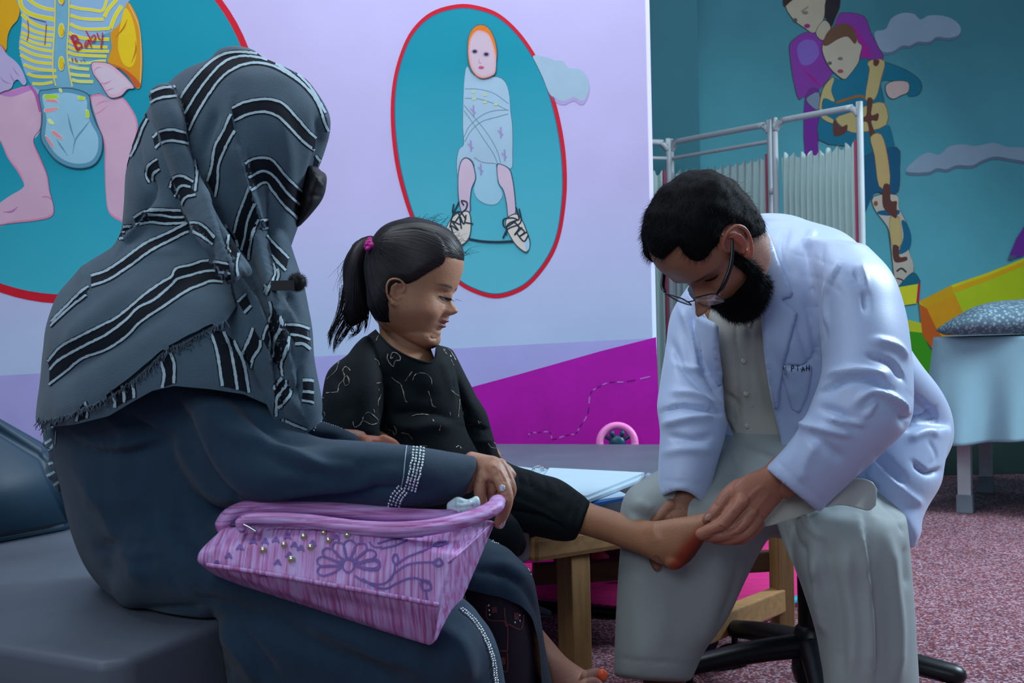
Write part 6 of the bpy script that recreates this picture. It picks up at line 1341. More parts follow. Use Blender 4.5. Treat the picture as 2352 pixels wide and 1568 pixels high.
for _ in range(70):   # flyaway hairs
    a = rng.uniform(0, 1); p0 = np.array([880 + 185 * a, 540 - 30 * math.sin(a * math.pi) + 55 * max(0, a - .7) * 3]); q = p0 + rng.normal(0, 5, 2) + [14, -8]; r_ = q + rng.normal(0, 7, 2) + [14, 4]
    Yh = 2.1 + rng.normal(0, .02); tl.tube([(*p0, Yh, .0003), (*q, Yh, .00025), (*r_, Yh, .0001)], n=4, k=3, caps=False)
for _ in range(30):
    y_ = rng.uniform(560, 720); x_ = 800 - 8 * math.sin((y_ - 560) / 50); tl.tube([(x_ + 10, y_, 2.13, .0003), (x_ - 10 + rng.normal(0, 5), y_ + 30, 2.13, .00025), (x_ - 16 + rng.normal(0, 10), y_ + 70, 2.13, .0001)], n=4, k=3, caps=False)
part('hair', [hc.out(M_hair), pt_.out(M_hair), merge(st) + (M_hair2,), tl.out(M_hair)], gi)
ti = Soup()
for k in range(26):
    a = rng.uniform(0, 6.28); r = rng.uniform(0, 13); ti.ell(P(855 + r * math.cos(a), 563 + 1.25 * r * math.sin(a), 2.062 + rng.uniform(-.012, .03)), (.0062, .0062, .005), n=8)
tis = remesh(ti, .0012, 0); part('hair_tie', tis.out(mat('magenta_hair_tie', srgb(190, 24, 140), .6, .3, 200)), gi)
s = Soup(); s.tube([(862, 541, 2.10, .0016), (872, 537, 2.098, .0016), (884, 536, 2.098, .0014)], n=6); part('hair_clip', s.out(M_chrome), gi)

# clothes
M_gshirt = mat('black_green_tunic', srgb(16, 26, 30), .78, .12, 12, bump=.35, bscale=500, spec=.2)
M_thread = mat('silver_embroidery', srgb(160, 152, 138), .4, .2, 200, metal=.3)
s = Soup()
s.loft([(868, 752, 1000, 790, 2.12, .075), (835, 778, 1020, 800, 2.12, .10), (800, 815, 1040, 830, 2.12, .11), (800, 870, 1052, 880, 2.12, .11), (812, 940, 1062, 945, 2.12, .11), (820, 1010, 1080, 1010, 2.12, .115), (830, 1090, 1130, 1085, 2.12, .12), (840, 1150, 1140, 1150, 2.12, .12)], n=44, e=2.15)
s.loft([(850, 775, 800, 812, 2.04, .04), (870, 825, 755, 850, 2.02, .05), (884, 880, 741, 905, 2.0, .052), (880, 940, 738, 960, 1.99, .05), (872, 990, 742, 1010, 1.98, .045), (900, 1035, 760, 1060, 1.98, .038)], n=32)
s.loft([(812, 1000, 800, 1070, 1.98, .035), (870, 1010, 860, 1070, 1.97, .03), (930, 1025, 920, 1070, 1.98, .026)], n=24)
s.loft([(1000, 795, 1040, 805, 2.2, .04), (1000, 850, 1062, 845, 2.2, .045), (1030, 915, 1092, 905, 2.2, .042), (1058, 960, 1116, 945, 2.19, .04), (1070, 1010, 1130, 990, 2.18, .036), (1095, 1045, 1142, 1030, 2.17, .03), (1120, 1068, 1156, 1058, 2.16, .024)], n=28, cap=.2)
ts = remesh(s, .0038, 4)
ts.crease([([(884, 860), (880, 920), (878, 960), (900, 1000)], 8, -.010, 'v'), ([(878, 800), (890, 850), (892, 900)], 9, .004), ([(890, 955), (940, 945), (1000, 950), (1050, 965)], 12, -.008, 'v'), ([(880, 965), (940, 985), (1000, 975), (1040, 985)], 16, .008), ([(930, 985), (950, 1020), (960, 1050)], 8, -.007, 'v'), ([(1040, 870), (1062, 930), (1080, 960)], 7, -.008, 'v'), ([(1060, 975), (1100, 980), (1126, 985)], 8, -.006, 's'),
           ([(1075, 1010), (1110, 1015), (1132, 1010)], 8, .004), ([(800, 1010), (850, 1000), (885, 1005)], 8, -.007, 'v'), ([(760, 850), (790, 900), (800, 960)], 14, -.003), ([(900, 850), (950, 900), (1010, 910)], 20, -.004), ([(1015, 820), (1030, 870), (1050, 920)], 10, .004)])
ts.wob(.0025, 16, 4)
tx, ty = pix(ts.V)
nk = np.array([(820, 700), (858, 748), (868, 762), (895, 790), (925, 810), (955, 823), (985, 830), (997, 822), (1000, 800), (1003, 784), (1010, 760)], float)
ts.cut(~(inpoly(tx, ty, nk[1:-1].tolist() + [(1003, 700), (850, 700)]) )); ts.snap(catmull(nk[1:-1], 5), 12, (0, 2.14))
tsb = ts.bvh()
C7 = lambda l: cv(l, 2.6127, 700, 480)
em = [ribbon(tsb, C7(l), 1.5, .0010, jit=.5) for l in (
    [(235, 895), (210, 910), (195, 960), (170, 990), (135, 1020)], [(275, 968), (250, 945), (230, 965), (240, 1010), (205, 1060), (200, 1095), (165, 1100), (130, 1103)], [(245, 1060), (270, 1045), (255, 1000), (235, 1030), (245, 1060)],
    [(415, 900), (438, 910), (445, 935)], [(500, 870), (495, 900), (530, 945), (540, 910), (575, 905), (560, 870), (525, 860), (515, 900), (530, 890)], [(445, 755), (430, 790)], [(520, 1008), (545, 1030), (575, 1050), (590, 1090), (605, 1150), (615, 1155)], [(600, 1035), (625, 1000), (645, 975)],
    [(648, 1025), (665, 990), (720, 985), (755, 1015), (762, 1050)], [(740, 1090), (755, 1130), (765, 1180), (785, 1188)], [(428, 1045), (455, 1040)], [(440, 1075), (443, 1090)], [(458, 1110), (440, 1150), (438, 1178)], [(830, 840), (850, 870), (875, 880), (880, 920), (905, 945)], [(830, 850), (860, 840), (890, 880), (905, 905)],
    [(875, 1085), (905, 1110), (935, 1128)], [(928, 1140), (925, 1200), (918, 1250)], [(950, 1215), (952, 1235)], [(290, 1270), (300, 1310), (340, 1280), (355, 1235), (390, 1220), (440, 1275), (400, 1290), (350, 1270), (335, 1290)], [(410, 1200), (418, 1218)], [(645, 1240), (690, 1232), (745, 1235)], [(768, 1262), (772, 1275)], [(815, 1295), (808, 1325)], [(870, 1218), (870, 1240)],
    [(500, 1325), (530, 1330), (540, 1360)], [(535, 1300), (550, 1320), (548, 1350)], [(580, 1340), (620, 1350), (650, 1380)], [(905, 1430), (925, 1418), (935, 1435)], [(690, 1420), (740, 1422)], [(960, 1298), (1000, 1290), (1020, 1290)], [(1040, 1270), (1045, 1285), (1055, 1275)], [(1098, 1405), (1120, 1430), (1150, 1432)], [(1135, 1400), (1150, 1420), (1155, 1400)], [(105, 1130), (118, 1133)], [(115, 1215), (125, 1225), (122, 1245)], [(955, 775), (940, 790)])]
rim = Soup(); rim.tube(on(tsb, [(866, 764), (893, 793), (925, 813), (955, 826), (984, 833), (999, 826), (1004, 806)], .0014, .0004), world=True, n=6, k=1)
part('tunic', [ts.out(M_gshirt), merge(em) + (M_thread,), rim.out(M_gshirt)], gi)
s = Soup()
s.loft([(1040, 1040, 1020, 1200, 2.2, .07), (1110, 1042, 1080, 1205, 2.2, .07), (1180, 1066, 1140, 1210, 2.2, .065), (1240, 1086, 1205, 1224, 2.2, .06), (1290, 1104, 1260, 1238, 2.19, .055), (1330, 1130, 1295, 1244, 2.175, .048), (1354, 1153, 1318, 1240, 2.165, .043)], n=36, cap=.1)
s.loft([(1090, 1150, 1060, 1240, 2.08, .045), (1160, 1165, 1140, 1260, 2.07, .045), (1196, 1205, 1180, 1285, 2.08, .036), (1208, 1240, 1190, 1275, 2.09, .02)], n=24)
gt = remesh(s, .0038, 3)
gt.crease([([(1185, 1075), (1196, 1110), (1190, 1150)], 5, -.004, 'v'), ([(1210, 1085), (1225, 1120)], 4, -.004, 'v'), ([(1245, 1090), (1260, 1130), (1262, 1170)], 5, -.005, 'v'), ([(1275, 1100), (1290, 1135)], 4, -.004, 'v'), ([(1300, 1115), (1312, 1150), (1305, 1190)], 5, -.005, 'v'), ([(1320, 1130), (1332, 1160)], 3.5, -.004, 'v'), ([(1155, 1175), (1210, 1180), (1265, 1195), (1300, 1215)], 8, -.009, 'v'), ([(1165, 1140), (1230, 1165), (1290, 1200)], 11, .005, 's'), ([(1340, 1145), (1325, 1190), (1308, 1236)], 4, -.004, 'v'), ([(1180, 1100), (1240, 1130), (1300, 1160)], 12, -.003)])
gt.wob(.003, 30, 9)
part('trousers', gt.out(M_gshirt), gi)
# ------------------------------------------------------------------ the man in the white coat
do = thing('person', 'bearded man in a white coat and glasses bending over the girl\'s bare foot', 'person', P(1850, 1560, 2.2))
DT = [(0, .30, .02, .08), (.03, .37, -.06, .15), (.07, .405, -.12, .20), (.12, .41, -.16, .235), (.17, .40, -.20, .252), (.205, .412, -.22, .262), (.25, .42, -.25, .275), (.32, .415, -.285, .292), (.40, .405, -.32, .308), (.47, .385, -.345, .32), (.52, .392, -.355, .326), (.58, .43, -.365, .333), (.66, .435, -.37, .338), (.76, .415, -.355, .335), (.85, .355, -.31, .30), (.92, .27, -.23, .24), (.97, .17, -.13, .16), (1.0, .06, -.02, .06)]
DN = [(.305, 0, .05), (.32, .07, .075), (.338, .138, .074), (.352, .155, .072), (.375, .155, .064), (.40, .138, .052), (.45, .085, .034), (.50, .045, .032), (.54, .018, .04), (.57, 0, .05)]
DFt = [(.06, .345, .026, .022, .05, 'y'), (0, .352, .05, .022, .03, 'y'), (0, .262, .07, .016, .028, 'y'), (0, .215, .06, .018, .030, 'y'), (0, .238, .085, .007, -.016, 'y'), (0, .165, .09, .018, -.012, 'y'), (0, .09, .08, .04, .016, 'y'), (.14, .50, .062, .04, -.050, 'y'), (.14, .495, .045, .028, .028, 'y'), (.13, .572, .09, .022, .018, 'y'), (.20, .38, .07, .05, .012, 'y'), (.24, .26, .07, .07, -.012, 'y')]
DH = Head(DT, DN, DFt, P(1741, 613, 2.02), (-.41, -.20, -.89), (-.734, -.471, .477), .235, e=2.3)
s = Soup(); DH.soup(s, nz=180, na=260); DH.ear(s, -1, .125, .52, 1.02, tilt=.15, flare=.5); DH.ear(s, 1, .125, .52, 1.02, tilt=.15, flare=.5)
s.tube([(1700, 560, 2.08, .05), (1728, 595, 2.13, .048), (1760, 650, 2.2, .05), (1800, 710, 2.26, .05)], n=24)
s.loft([(1700, 540, 1738, 740, 2.11, .05), (1722, 570, 1772, 760, 2.18, .045)], n=24)
dh = remesh(s, .0021, 2)
dx_, dy_ = pix(dh.V); dc = DH.c(dh.V); cd = np.tile(np.array(srgb(152, 104, 80)[:3]), (len(dh.V), 1))
cd = blend(cd, (np.abs(dc[:, 0]) > .33) * np.exp(-((dc[:, 1] - .10) / .09) ** 4 - ((dc[:, 2] - .52) / .16) ** 4) * .55, (196, 96, 84))
cd = blend(cd, np.exp(-((dc[:, 2] - (.575 - 1.0 * (np.abs(dc[:, 0]) - .15) ** 2)) / .020) ** 4 - ((np.abs(dc[:, 0]) - .14) / .09) ** 4) * (dc[:, 1] > .2) * .9, (18, 14, 14))
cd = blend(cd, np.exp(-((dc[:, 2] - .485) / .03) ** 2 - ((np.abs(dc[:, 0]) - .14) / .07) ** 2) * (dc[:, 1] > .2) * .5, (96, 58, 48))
cd = blend(cd, (np.exp(-(dc[:, 0] / .08) ** 4) * ((np.abs(dc[:, 2] - .215) < .016))) * (dc[:, 1] > .3) * .8, (170, 96, 100))
dbv = dh.bvh()
# arms and hands
D7 = lambda x, y: (1420 + x / 5.227, 1040 + y / 5.227)
def sc7(a, b, Y, t): return (*D7(*a), *D7(*b), Y, t)
s = Soup()
s.loft([sc7((1850, 60), (2150, 420), 1.98, .028), sc7((1745, 170), (2030, 500), 1.975, .026), sc7((1590, 235), (1900, 640), 1.968, .021), sc7((1440, 320), (1770, 790), 1.962, .018), sc7((1360, 430), (1680, 860), 1.96, .016), sc7((1330, 560), (1600, 860), 1.962, .012)], n=32)
tb(s, D7, [(1460, 400, 1.972, .015), (1330, 500, 1.968, .0145), (1215, 645, 1.964, .0130), (1130, 745, 1.962, .0118), (1060, 805, 1.966, .0088)])
tb(s, D7, [(1490, 560, 1.950, .0135), (1380, 690, 1.944, .0128), (1250, 840, 1.942, .0125), (1110, 920, 1.946, .0118), (990, 975, 1.952, .0105)])
tb(s, D7, [(1600, 700, 1.952, .0130), (1480, 860, 1.944, .0122), (1350, 950, 1.945, .0118), (1180, 990, 1.952, .0112), (1060, 1010, 1.962, .0095)])
tb(s, D7, [(1660, 790, 1.956, .0125), (1560, 920, 1.950, .0115), (1440, 1000, 1.950, .011), (1300, 1035, 1.956, .0105), (1170, 1040, 1.968, .009)])
tb(s, D7, [(1690, 850, 1.968, .0105), (1610, 950, 1.964, .0095), (1500, 1030, 1.963, .009), (1390, 1055, 1.970, .008)])
lhd = remesh(s, .0019, 2)
lhd.crease([([D7(1400, 560), D7(1290, 680), D7(1180, 790), D7(1080, 850)], 3.5, -.0045, 'v'), ([D7(1520, 780), D7(1400, 900), D7(1250, 960), D7(1080, 1000)], 3, -.0035, 'v'), ([D7(1620, 850), D7(1500, 960), D7(1340, 1015)], 2.5, -.003, 'v'), ([D7(1450, 560), D7(1560, 620), D7(1620, 700), D7(1640, 760)], 8, .0018), ([D7(1380, 700), D7(1430, 740)], 3, -.0015, 'v'), ([D7(1230, 850), D7(1280, 890)], 3, .0018), ([D7(1215, 870), D7(1265, 905)], 2, -.0014, 'v'),
            ([D7(1500, 610), D7(1620, 480), D7(1760, 380)], 5, .0012), ([D7(1620, 740), D7(1720, 600), D7(1830, 480)], 5, .0012), ([D7(1560, 640), D7(1700, 500)], 5, -.0012), ([D7(1140, 620), D7(1185, 650)], 2, -.001, 'v'), ([D7(1150, 600), D7(1195, 632)], 2, -.001, 'v'), ([D7(1440, 860), D7(1480, 920)], 3, .0014)])
s = Soup()
s.loft([sc7((690, 360), (1080, 480), 2.12, .028), sc7((630, 470), (1060, 620), 2.115, .028), sc7((530, 600), (1035, 740), 2.108, .028), sc7((440, 720), (980, 860), 2.10, .026), sc7((395, 810), (840, 950), 2.10, .022), sc7((395, 880), (720, 1020), 2.10, .016)], n=32)
tb(s, D7, [(620, 640, 2.095, .016), (520, 740, 2.09, .014), (450, 820, 2.09, .0125), (430, 900, 2.095, .011)])
for (a, b, c, d) in (((520, 950), (430, 1120), (430, 1260), (465, 1365)), ((640, 980), (560, 1150), (560, 1260), (600, 1330)), ((740, 980), (700, 1120), (720, 1240), (760, 1290)), ((820, 950), (830, 1080), (860, 1160), (900, 1200))):
    tb(s, D7, [(*a, 2.105, .0115), (*b, 2.112, .0112), (*c, 2.10, .0105), (*d, 2.088, .009)])
rhd = remesh(s, .002, 2)
rhd.crease([([D7(600 + 35 * i, 680 - 8 * i), D7(650 + 38 * i, 740), D7(665 + 40 * i, 800)], 2.2, -.0016, 'v') for i in range(5)] + [([D7(480, 820), D7(540, 850), D7(590, 830)], 3, -.002, 'v'), ([D7(900, 620), D7(910, 700), D7(880, 770)], 3, -.002, 'v')])
s = Soup(); s.loft([(1470, 1500, 1585, 1510, 2.2, .035), (1478, 1560, 1575, 1570, 2.2, .035), (1440, 1640, 1560, 1660, 2.14, .035), (1380, 1690, 1520, 1720, 2.05, .04)], n=24)
s.loft([(1960, 1500, 2060, 1500, 2.1, .035), (1950, 1650, 2050, 1650, 2.1, .035), (1880, 1760, 2040, 1790, 1.98, .04)], n=24)
dft = remesh(s, .004, 2)
s = Soup(); s.loft([(1720, 620, 1960, 620, 2.2, .09), (1690, 750, 2020, 750, 2.22, .11), (1720, 900, 2080, 900, 2.28, .11), (1760, 1040, 2120, 1040, 2.35, .12)], n=24)
s.tube([(1600, 740, 2.24, .045), (1590, 950, 2.18, .04), (1575, 1100, 2.12, .03)]); s.tube([(1970, 660, 2.05, .045), (2000, 920, 1.97, .04), (1800, 1110, 1.975, .028)])
s.tube([(1900, 1100, 2.36, .07), (1520, 1170, 2.22, .05), (1510, 1480, 2.2, .035)]); s.tube([(1980, 1120, 2.3, .07), (1960, 1240, 2.06, .055), (2000, 1500, 2.1, .035)]); db = s
scol = lambda q, c: np.tile(np.array(srgb(*c)[:3]), (len(q.V), 1))
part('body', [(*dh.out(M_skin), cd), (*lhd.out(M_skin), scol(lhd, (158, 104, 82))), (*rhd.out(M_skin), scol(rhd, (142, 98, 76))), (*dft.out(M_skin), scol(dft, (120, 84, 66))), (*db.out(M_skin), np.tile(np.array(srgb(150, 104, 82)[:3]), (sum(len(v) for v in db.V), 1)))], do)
dbo = do.children[0]
s = Soup(); s.ell(P(*D7(1082, 770), 1.9525), (.0050, .0018, .0075), np.array(Matrix.Rotation(.8, 3, 'Y'))); sub_obj('fingernail', s.out(mat('man_nail', srgb(176, 140, 134), .3, .03, 9)), dbo)
# eyes (lids lowered)
el = []
for sd_ in (-1, 1):
    for z_, w_, m_ in ((.480, .0016, 'a'),):
        s = Soup(); pts = []
        for t in np.linspace(-1, 1, 9):
            x = sd_ * (.145 + .055 * t); z = z_ - .010 * (1 - t * t); o = DH.w([x, .8, z]); h = dbv.ray_cast(Vector(o), Vector(DH.M @ np.array([0, -1., 0])))
            if h[0] is not None: pts.append((*(np.array(h[0][:]) + DH.M @ np.array([0, .0006, 0])), w_ * (1 - .5 * t * t)))
        if len(pts) > 3: s.tube(pts, world=True, n=8, k=2); sub_obj('eyelashes', s.out(M_lash), dbo)
# hair and beard
M_dhair = mat('short_black_hair', srgb(7, 7, 9), .75, .25, 60, bump=.4, bscale=500, spec=.12)
def shell(off, poly, ext=None, vox=.003):
    s = Soup(); DH.soup(s, off=off, feat=False, na=160, nz=110, zlo=.0); q = remesh(s, vox, 1); c = DH.c(q.V); m = c.copy(); m[:, 0] = -np.abs(m[:, 0]); x, y = pix(DH.w(m)); return q, c, x, y
hl = np.array([(1470, 668), (1486, 646), (1498, 622), (1520, 600), (1545, 575), (1556, 566), (1566, 584), (1582, 600), (1604, 607), (1628, 599), (1642, 578), (1655, 560), (1660, 540), (1672, 520), (1692, 512), (1714, 530), (1726, 552), (1742, 548), (1790, 520)], float)
q, c, x, y = shell(.028, None); dd, sd, _ = q.polydist(hl, x, y)
keep = inpoly(x, y, hl.tolist() + [(1900, 300), (1300, 300), (1380, 668)]) & ~((np.abs(c[:, 0]) < .10) & (c[:, 1] > .3) & (c[:, 2] < .70)) & ~((c[:, 1] > .0) & (c[:, 2] < .45))
nn_ = q.normals(); q.V = q.V - nn_ * ((1 - np.clip(dd / 20, 0, 1)) * .0055)[:, None]; q.wob(.003, 45, 6); q.cut(keep); dhc = q
fn = dhc.normals(); idx = rng.integers(0, len(dhc.V), 9000)
U_ = DH.M[:, 2]; F_ = DH.M[:, 1]
def comb(cz): return (F_ * .9 - U_ * .2)
dirs = fn[idx] * .38 + comb(0) * .8 + rng.normal(0, .16, (len(idx), 3))
hs_ = lathe_hair(dhc.V[idx] - fn[idx] * .001, dirs, .014, .00055, .15, 3, .3)
part('hair', [dhc.out(M_dhair), hs_ + (M_dhair,)], do)
bp = [(1640, 560), (1660, 590), (1676, 622), (1680, 650), (1674, 676), (1660, 696), (1640, 692), (1624, 690), (1606, 706), (1600, 724), (1614, 740), (1630, 760), (1660, 775), (1700, 780), (1750, 765), (1785, 710), (1782, 660), (1762, 628), (1740, 606), (1716, 590), (1692, 576), (1668, 560)]
q, c, x, y = shell(.034, None)
keep = inpoly(x, y, catmull(bp, 3, True)) & (c[:, 2] < .55) & ~((np.abs(c[:, 0]) < .085) & (np.abs(c[:, 2] - .228) < .030) & (c[:, 1] > .3)) & ~((c[:, 2] > .30) & (c[:, 1] > .24))
r_, _, _ = q.polydist(np.array(bp + bp[:1], float), x, y); nn_ = q.normals(); q.V = q.V - nn_ * ((1 - np.clip(r_ / 5, 0, 1)) * .006)[:, None]
low = np.clip((.20 - c[:, 2]) / .2, 0, 1) * np.clip((c[:, 1] + .1) / .3, 0, 1); q.V = q.V + (-U_ * .022 + F_ * .010) * low[:, None]
q.wob(.004, 40, 8); q.cut(keep); fn = q.normals(); idx = rng.integers(0, len(q.V), 9000); ci = DH.c(q.V[idx])
dirs = fn[idx] * .45 - U_ * .75 + rng.normal(0, .25, (len(idx), 3)); bs_ = lathe_hair(q.V[idx], dirs, .012, .0005, .15, 3, .5)
# moustache
s = Soup()
for sd_ in (-1, 1):
    pts = []
    for t in np.linspace(0, 1, 6): pts.append((*DH.w([sd_ * (.01 + .14 * t), .445 + .0 - .10 * t * t, .285 - .03 * t - .05 * t * t]), (.020 + .004 * t) * .235))
    s.tube(pts, world=True, n=10)
mu_ = remesh(s, .002, 1); fn = mu_.normals(); idx = rng.integers(0, len(mu_.V), 2200); ms = lathe_hair(mu_.V[idx], fn[idx] * .5 - U_ * .8 + rng.normal(0, .2, (len(idx), 3)), .009, .0005, .1, 2, .4)
part('beard', [q.out(M_dhair), bs_ + (M_dhair,), mu_.out(M_dhair), ms + (M_dhair,)], do)

# kurta, trousers
M_kur = mat('off_white_kurta', srgb(182, 184, 174), .8, .05, 7, bump=.1, bscale=500, sheen=.1, spec=.25)
M_trou = mat('shaded_white_trousers', srgb(150, 160, 160), .7, .04, 5, bump=.08, bscale=500, sheen=.1, spec=.25)  # white cloth like the kurta, darkened to put the legs' shade in its colour
M_coat = mat('white_lab_coat', srgb(176, 196, 230), .42, .04, 6, bump=.07, bscale=500, sheen=.25, spec=.4)
s = Soup()
s.loft([(1690, 600, 1800, 590, 2.17, .06), (1650, 660, 1850, 650, 2.19, .09), (1620, 760, 1900, 760, 2.20, .12), (1615, 860, 1930, 860, 2.25, .12), (1630, 950, 1960, 950, 2.30, .115), (1660, 1030, 1990, 1030, 2.315, .115), (1680, 1090, 2000, 1100, 2.32, .11)], n=44)
ku = remesh(s, .0045, 4)
ku.crease([([(1692, 700), (1690, 800), (1694, 900), (1702, 1000)], 3, -.003, 'v'), ([(1724, 700), (1722, 800), (1726, 900), (1734, 1010)], 3, -.003, 'v'), ([(1708, 700), (1706, 850), (1716, 1000)], 9, .002), ([(1660, 900), (1690, 930), (1680, 980)], 8, -.005), ([(1740, 800), (1760, 900), (1780, 980)], 10, -.004), ([(1668, 960), (1700, 1008), (1790, 1026)], 4, -.008, 'v'), ([(1670, 955), (1702, 1000), (1790, 1018)], 6, .004)])
kub = ku.bvh(); col_ = Soup(); col_.tube(on(kub, [(1748, 650), (1752, 690), (1742, 706), (1728, 730), (1722, 748)], .004, -.001), world=True, n=8, k=1)
bt = []
for x_, y_ in ((1708, 828), (1713, 903), (1716, 977)):
    h = kub.ray_cast(Vector(CAM), Vector(ray(x_, y_))); b = Soup(); b.ell(np.array(h[0][:]) + np.array([0, -.001, 0]), (.0055, .0018, .0055), n=14); bt.append(b)
part('kurta', [ku.out(M_kur), col_.out(M_kur)], do); kuo = [o for o in do.children if o.name.startswith('kurta')][0]
for b in bt: sub_obj('button', b.out(mat('shell_button', srgb(190, 184, 172), .3, .1, 90) if not bpy.data.materials.get('shell_button') else bpy.data.materials['shell_button']), kuo)
s = Soup()
# lap, thighs
s.loft([(1640, 985, 2040, 1000, 2.30, .10), (1620, 1040, 2060, 1060, 2.26, .11), (1600, 1100, 2080, 1130, 2.22, .11), (1580, 1160, 2080, 1190, 2.19, .09)], n=40)
s.loft([(1700, 1010, 1740, 1230, 2.24, .09), (1600, 1045, 1620, 1240, 2.20, .09), (1520, 1075, 1530, 1260, 2.17, .085), (1462, 1110, 1470, 1260, 2.15, .075)], n=32)
s.loft([(1560, 1080, 1780, 1110, 2.2, .07), (1475, 1120, 1800, 1160, 2.18, .09), (1434, 1180, 1778, 1215, 2.17, .095), (1424, 1260, 1745, 1270, 2.17, .09), (1418, 1340, 1712, 1335, 2.17, .085), (1414, 1420, 1672, 1420, 2.17, .08), (1411, 1490, 1622, 1490, 2.17, .078), (1409, 1550, 1588, 1562, 2.17, .075)], n=44, cap=.08)
s.loft([(1880, 1040, 2080, 1120, 2.24, .08), (1840, 1120, 2085, 1180, 2.12, .09), (1812, 1190, 2085, 1200, 2.05, .10), (1818, 1280, 2092, 1270, 2.03, .10), (1842, 1350, 2098, 1345, 2.03, .098), (1868, 1430, 2104, 1430, 2.03, .098), (1882, 1500, 2108, 1500, 2.03, .098), (1893, 1580, 2112, 1580, 2.03, .10), (1900, 1760, 2116, 1760, 2.04, .10)], n=44, cap=.2)
s.loft([(1760, 1120, 1880, 1140, 2.12, .05), (1780, 1190, 1870, 1200, 2.10, .05), (1800, 1250, 1860, 1260, 2.08, .05), (1818, 1290, 1870, 1310, 2.06, .05)], n=28)
tr_ = remesh(s, .0055, 4)
tr_.crease([([(1900, 1210), (1905, 1300), (1925, 1400), (1930, 1568)], 20, -.010), ([(1975, 1190), (1985, 1280), (2000, 1400), (2005, 1568)], 13, .013, 's'), ([(1950, 1230), (1945, 1330), (1960, 1450), (1955, 1568)], 16, .009), ([(2040, 1220), (2050, 1330), (2062, 1440), (2060, 1568)], 15, .012), ([(2080, 1250), (2085, 1350)], 10, -.007), ([(1870, 1280), (1880, 1370), (1900, 1460)], 13, .009, 's'), ([(1845, 1240), (1850, 1300), (1870, 1360)], 10, -.008, 'v'),
            ([(1790, 1180), (1800, 1230), (1815, 1280)], 7, -.007, 'v'), ([(1810, 1170), (1825, 1230), (1845, 1270)], 7, -.007, 'v'), ([(1835, 1160), (1860, 1210), (1900, 1240)], 8, .006), ([(1440, 1170), (1480, 1190), (1530, 1195)], 10, -.005), ([(1460, 1150), (1500, 1170)], 9, .005), ([(1550, 1250), (1560, 1380), (1540, 1540)], 30, -.006), ([(1660, 1260), (1640, 1380), (1600, 1500)], 24, .007), ([(1470, 1280), (1465, 1420), (1480, 1550)], 26, .006), ([(1700, 1260), (1690, 1340), (1650, 1440)], 12, -.006),
            ([(1412, 1512), (1500, 1518), (1600, 1528)], 2.5, -.003, 'v'), ([(1700, 1000), (1780, 1040), (1860, 1080)], 16, -.007), ([(1680, 1030), (1700, 1090), (1660, 1130)], 10, -.006, 'v'), ([(1740, 1040), (1800, 1060)], 12, .005), ([(1900, 1150), (1960, 1160), (2020, 1190)], 14, .008), ([(2020, 1150), (2060, 1190), (2080, 1230)], 8, -.007, 'v')])
part('trousers', tr_.out(M_trou), do)
# kurta skirt flap under the sleeve and silky pocket lining
kf = sheet([(1695, 1200), (1755, 1165), (1815, 1138), (1870, 1118)], [(1700, 1210), (1765, 1207), (1825, 1190), (1890, 1165)], 2.0, 1.985, .004, fr=1.5)
ko = part('kurta_hem', (*kf, M_kur), do); ko.modifiers.new('s', 'SOLIDIFY').thickness = .002
s = Soup(); s.loft([(1880, 1135, 1890, 1160, 1.985, .012), (1920, 1116, 1936, 1165, 1.975, .016), (1962, 1104, 1976, 1166, 1.97, .014), (1996, 1110, 2004, 1162, 1.97, .008), (2012, 1120, 2010, 1150, 1.972, .004)], n=24); pl = remesh(s, .0028, 2)
pl.crease([([(1940, 1125), (1965, 1130), (1985, 1120)], 5, -.006, 'v'), ([(1965, 1110), (1968, 1130), (1960, 1155)], 5, .006, 's'), ([(1985, 1105), (1998, 1130), (2000, 1155)], 4, -.005, 'v'), ([(1930, 1140), (1960, 1150), (1990, 1160)], 5, -.004, 'v')]); pl = Surf(*sheet([(1885, 1138), (1925, 1110), (1970, 1098), (2002, 1106), (2015, 1124)], [(1880, 1166), (1930, 1160), (1968, 1166), (1996, 1172), (2012, 1160)], 1.965, 1.955, .004, n=60, m=18, fr=1.7)); plo = part('pocket_lining', pl.out(mat('silky_lining', srgb(170, 176, 172), .25, .05, 9, sheen=.3)), do); plo.modifiers.new('s', 'SOLIDIFY').thickness = .002

# coat
s = Soup()
s.loft([(1728, 508, 1850, 506, 2.24, .06), (1708, 530, 1940, 535, 2.22, .10), (1650, 580, 2000, 588, 2.2, .14), (1600, 650, 2045, 650, 2.19, .155), (1600, 730, 2070, 730, 2.19, .155), (1598, 810, 2090, 800, 2.2, .155), (1610, 880, 2150, 880, 2.24, .155), (1625, 950, 2186, 950, 2.29, .155), (1650, 1010, 2190, 1010, 2.31, .15), (1700, 1070, 2168, 1065, 2.31, .145)], n=52, e=2.15)
s.loft([(1860, 1000, 2188, 985, 2.25, .12), (1890, 1060, 2172, 1060, 2.22, .12), (1940, 1110, 2162, 1110, 2.2, .11), (1990, 1150, 2136, 1160, 2.18, .09), (2035, 1190, 2120, 1195, 2.15, .07), (2068, 1225, 2117, 1225, 2.13, .045), (2086, 1258, 2100, 1260, 2.12, .015)], n=36, cap=.1)
s.loft([(1850, 545, 1990, 560, 2.10, .08), (1862, 610, 2048, 625, 2.05, .095), (1878, 700, 2078, 705, 2.02, .095), (1886, 790, 2092, 790, 1.99, .09), (1885, 860, 2100, 880, 1.965, .088), (1868, 915, 2092, 970, 1.95, .082), (1846, 962, 2030, 1040, 1.945, .072), (1812, 1010, 1968, 1096, 1.95, .062), (1783, 1045, 1920, 1142, 1.955, .055), (1757, 1073, 1884, 1180, 1.96, .050)], n=40, cap=.03, k=6)
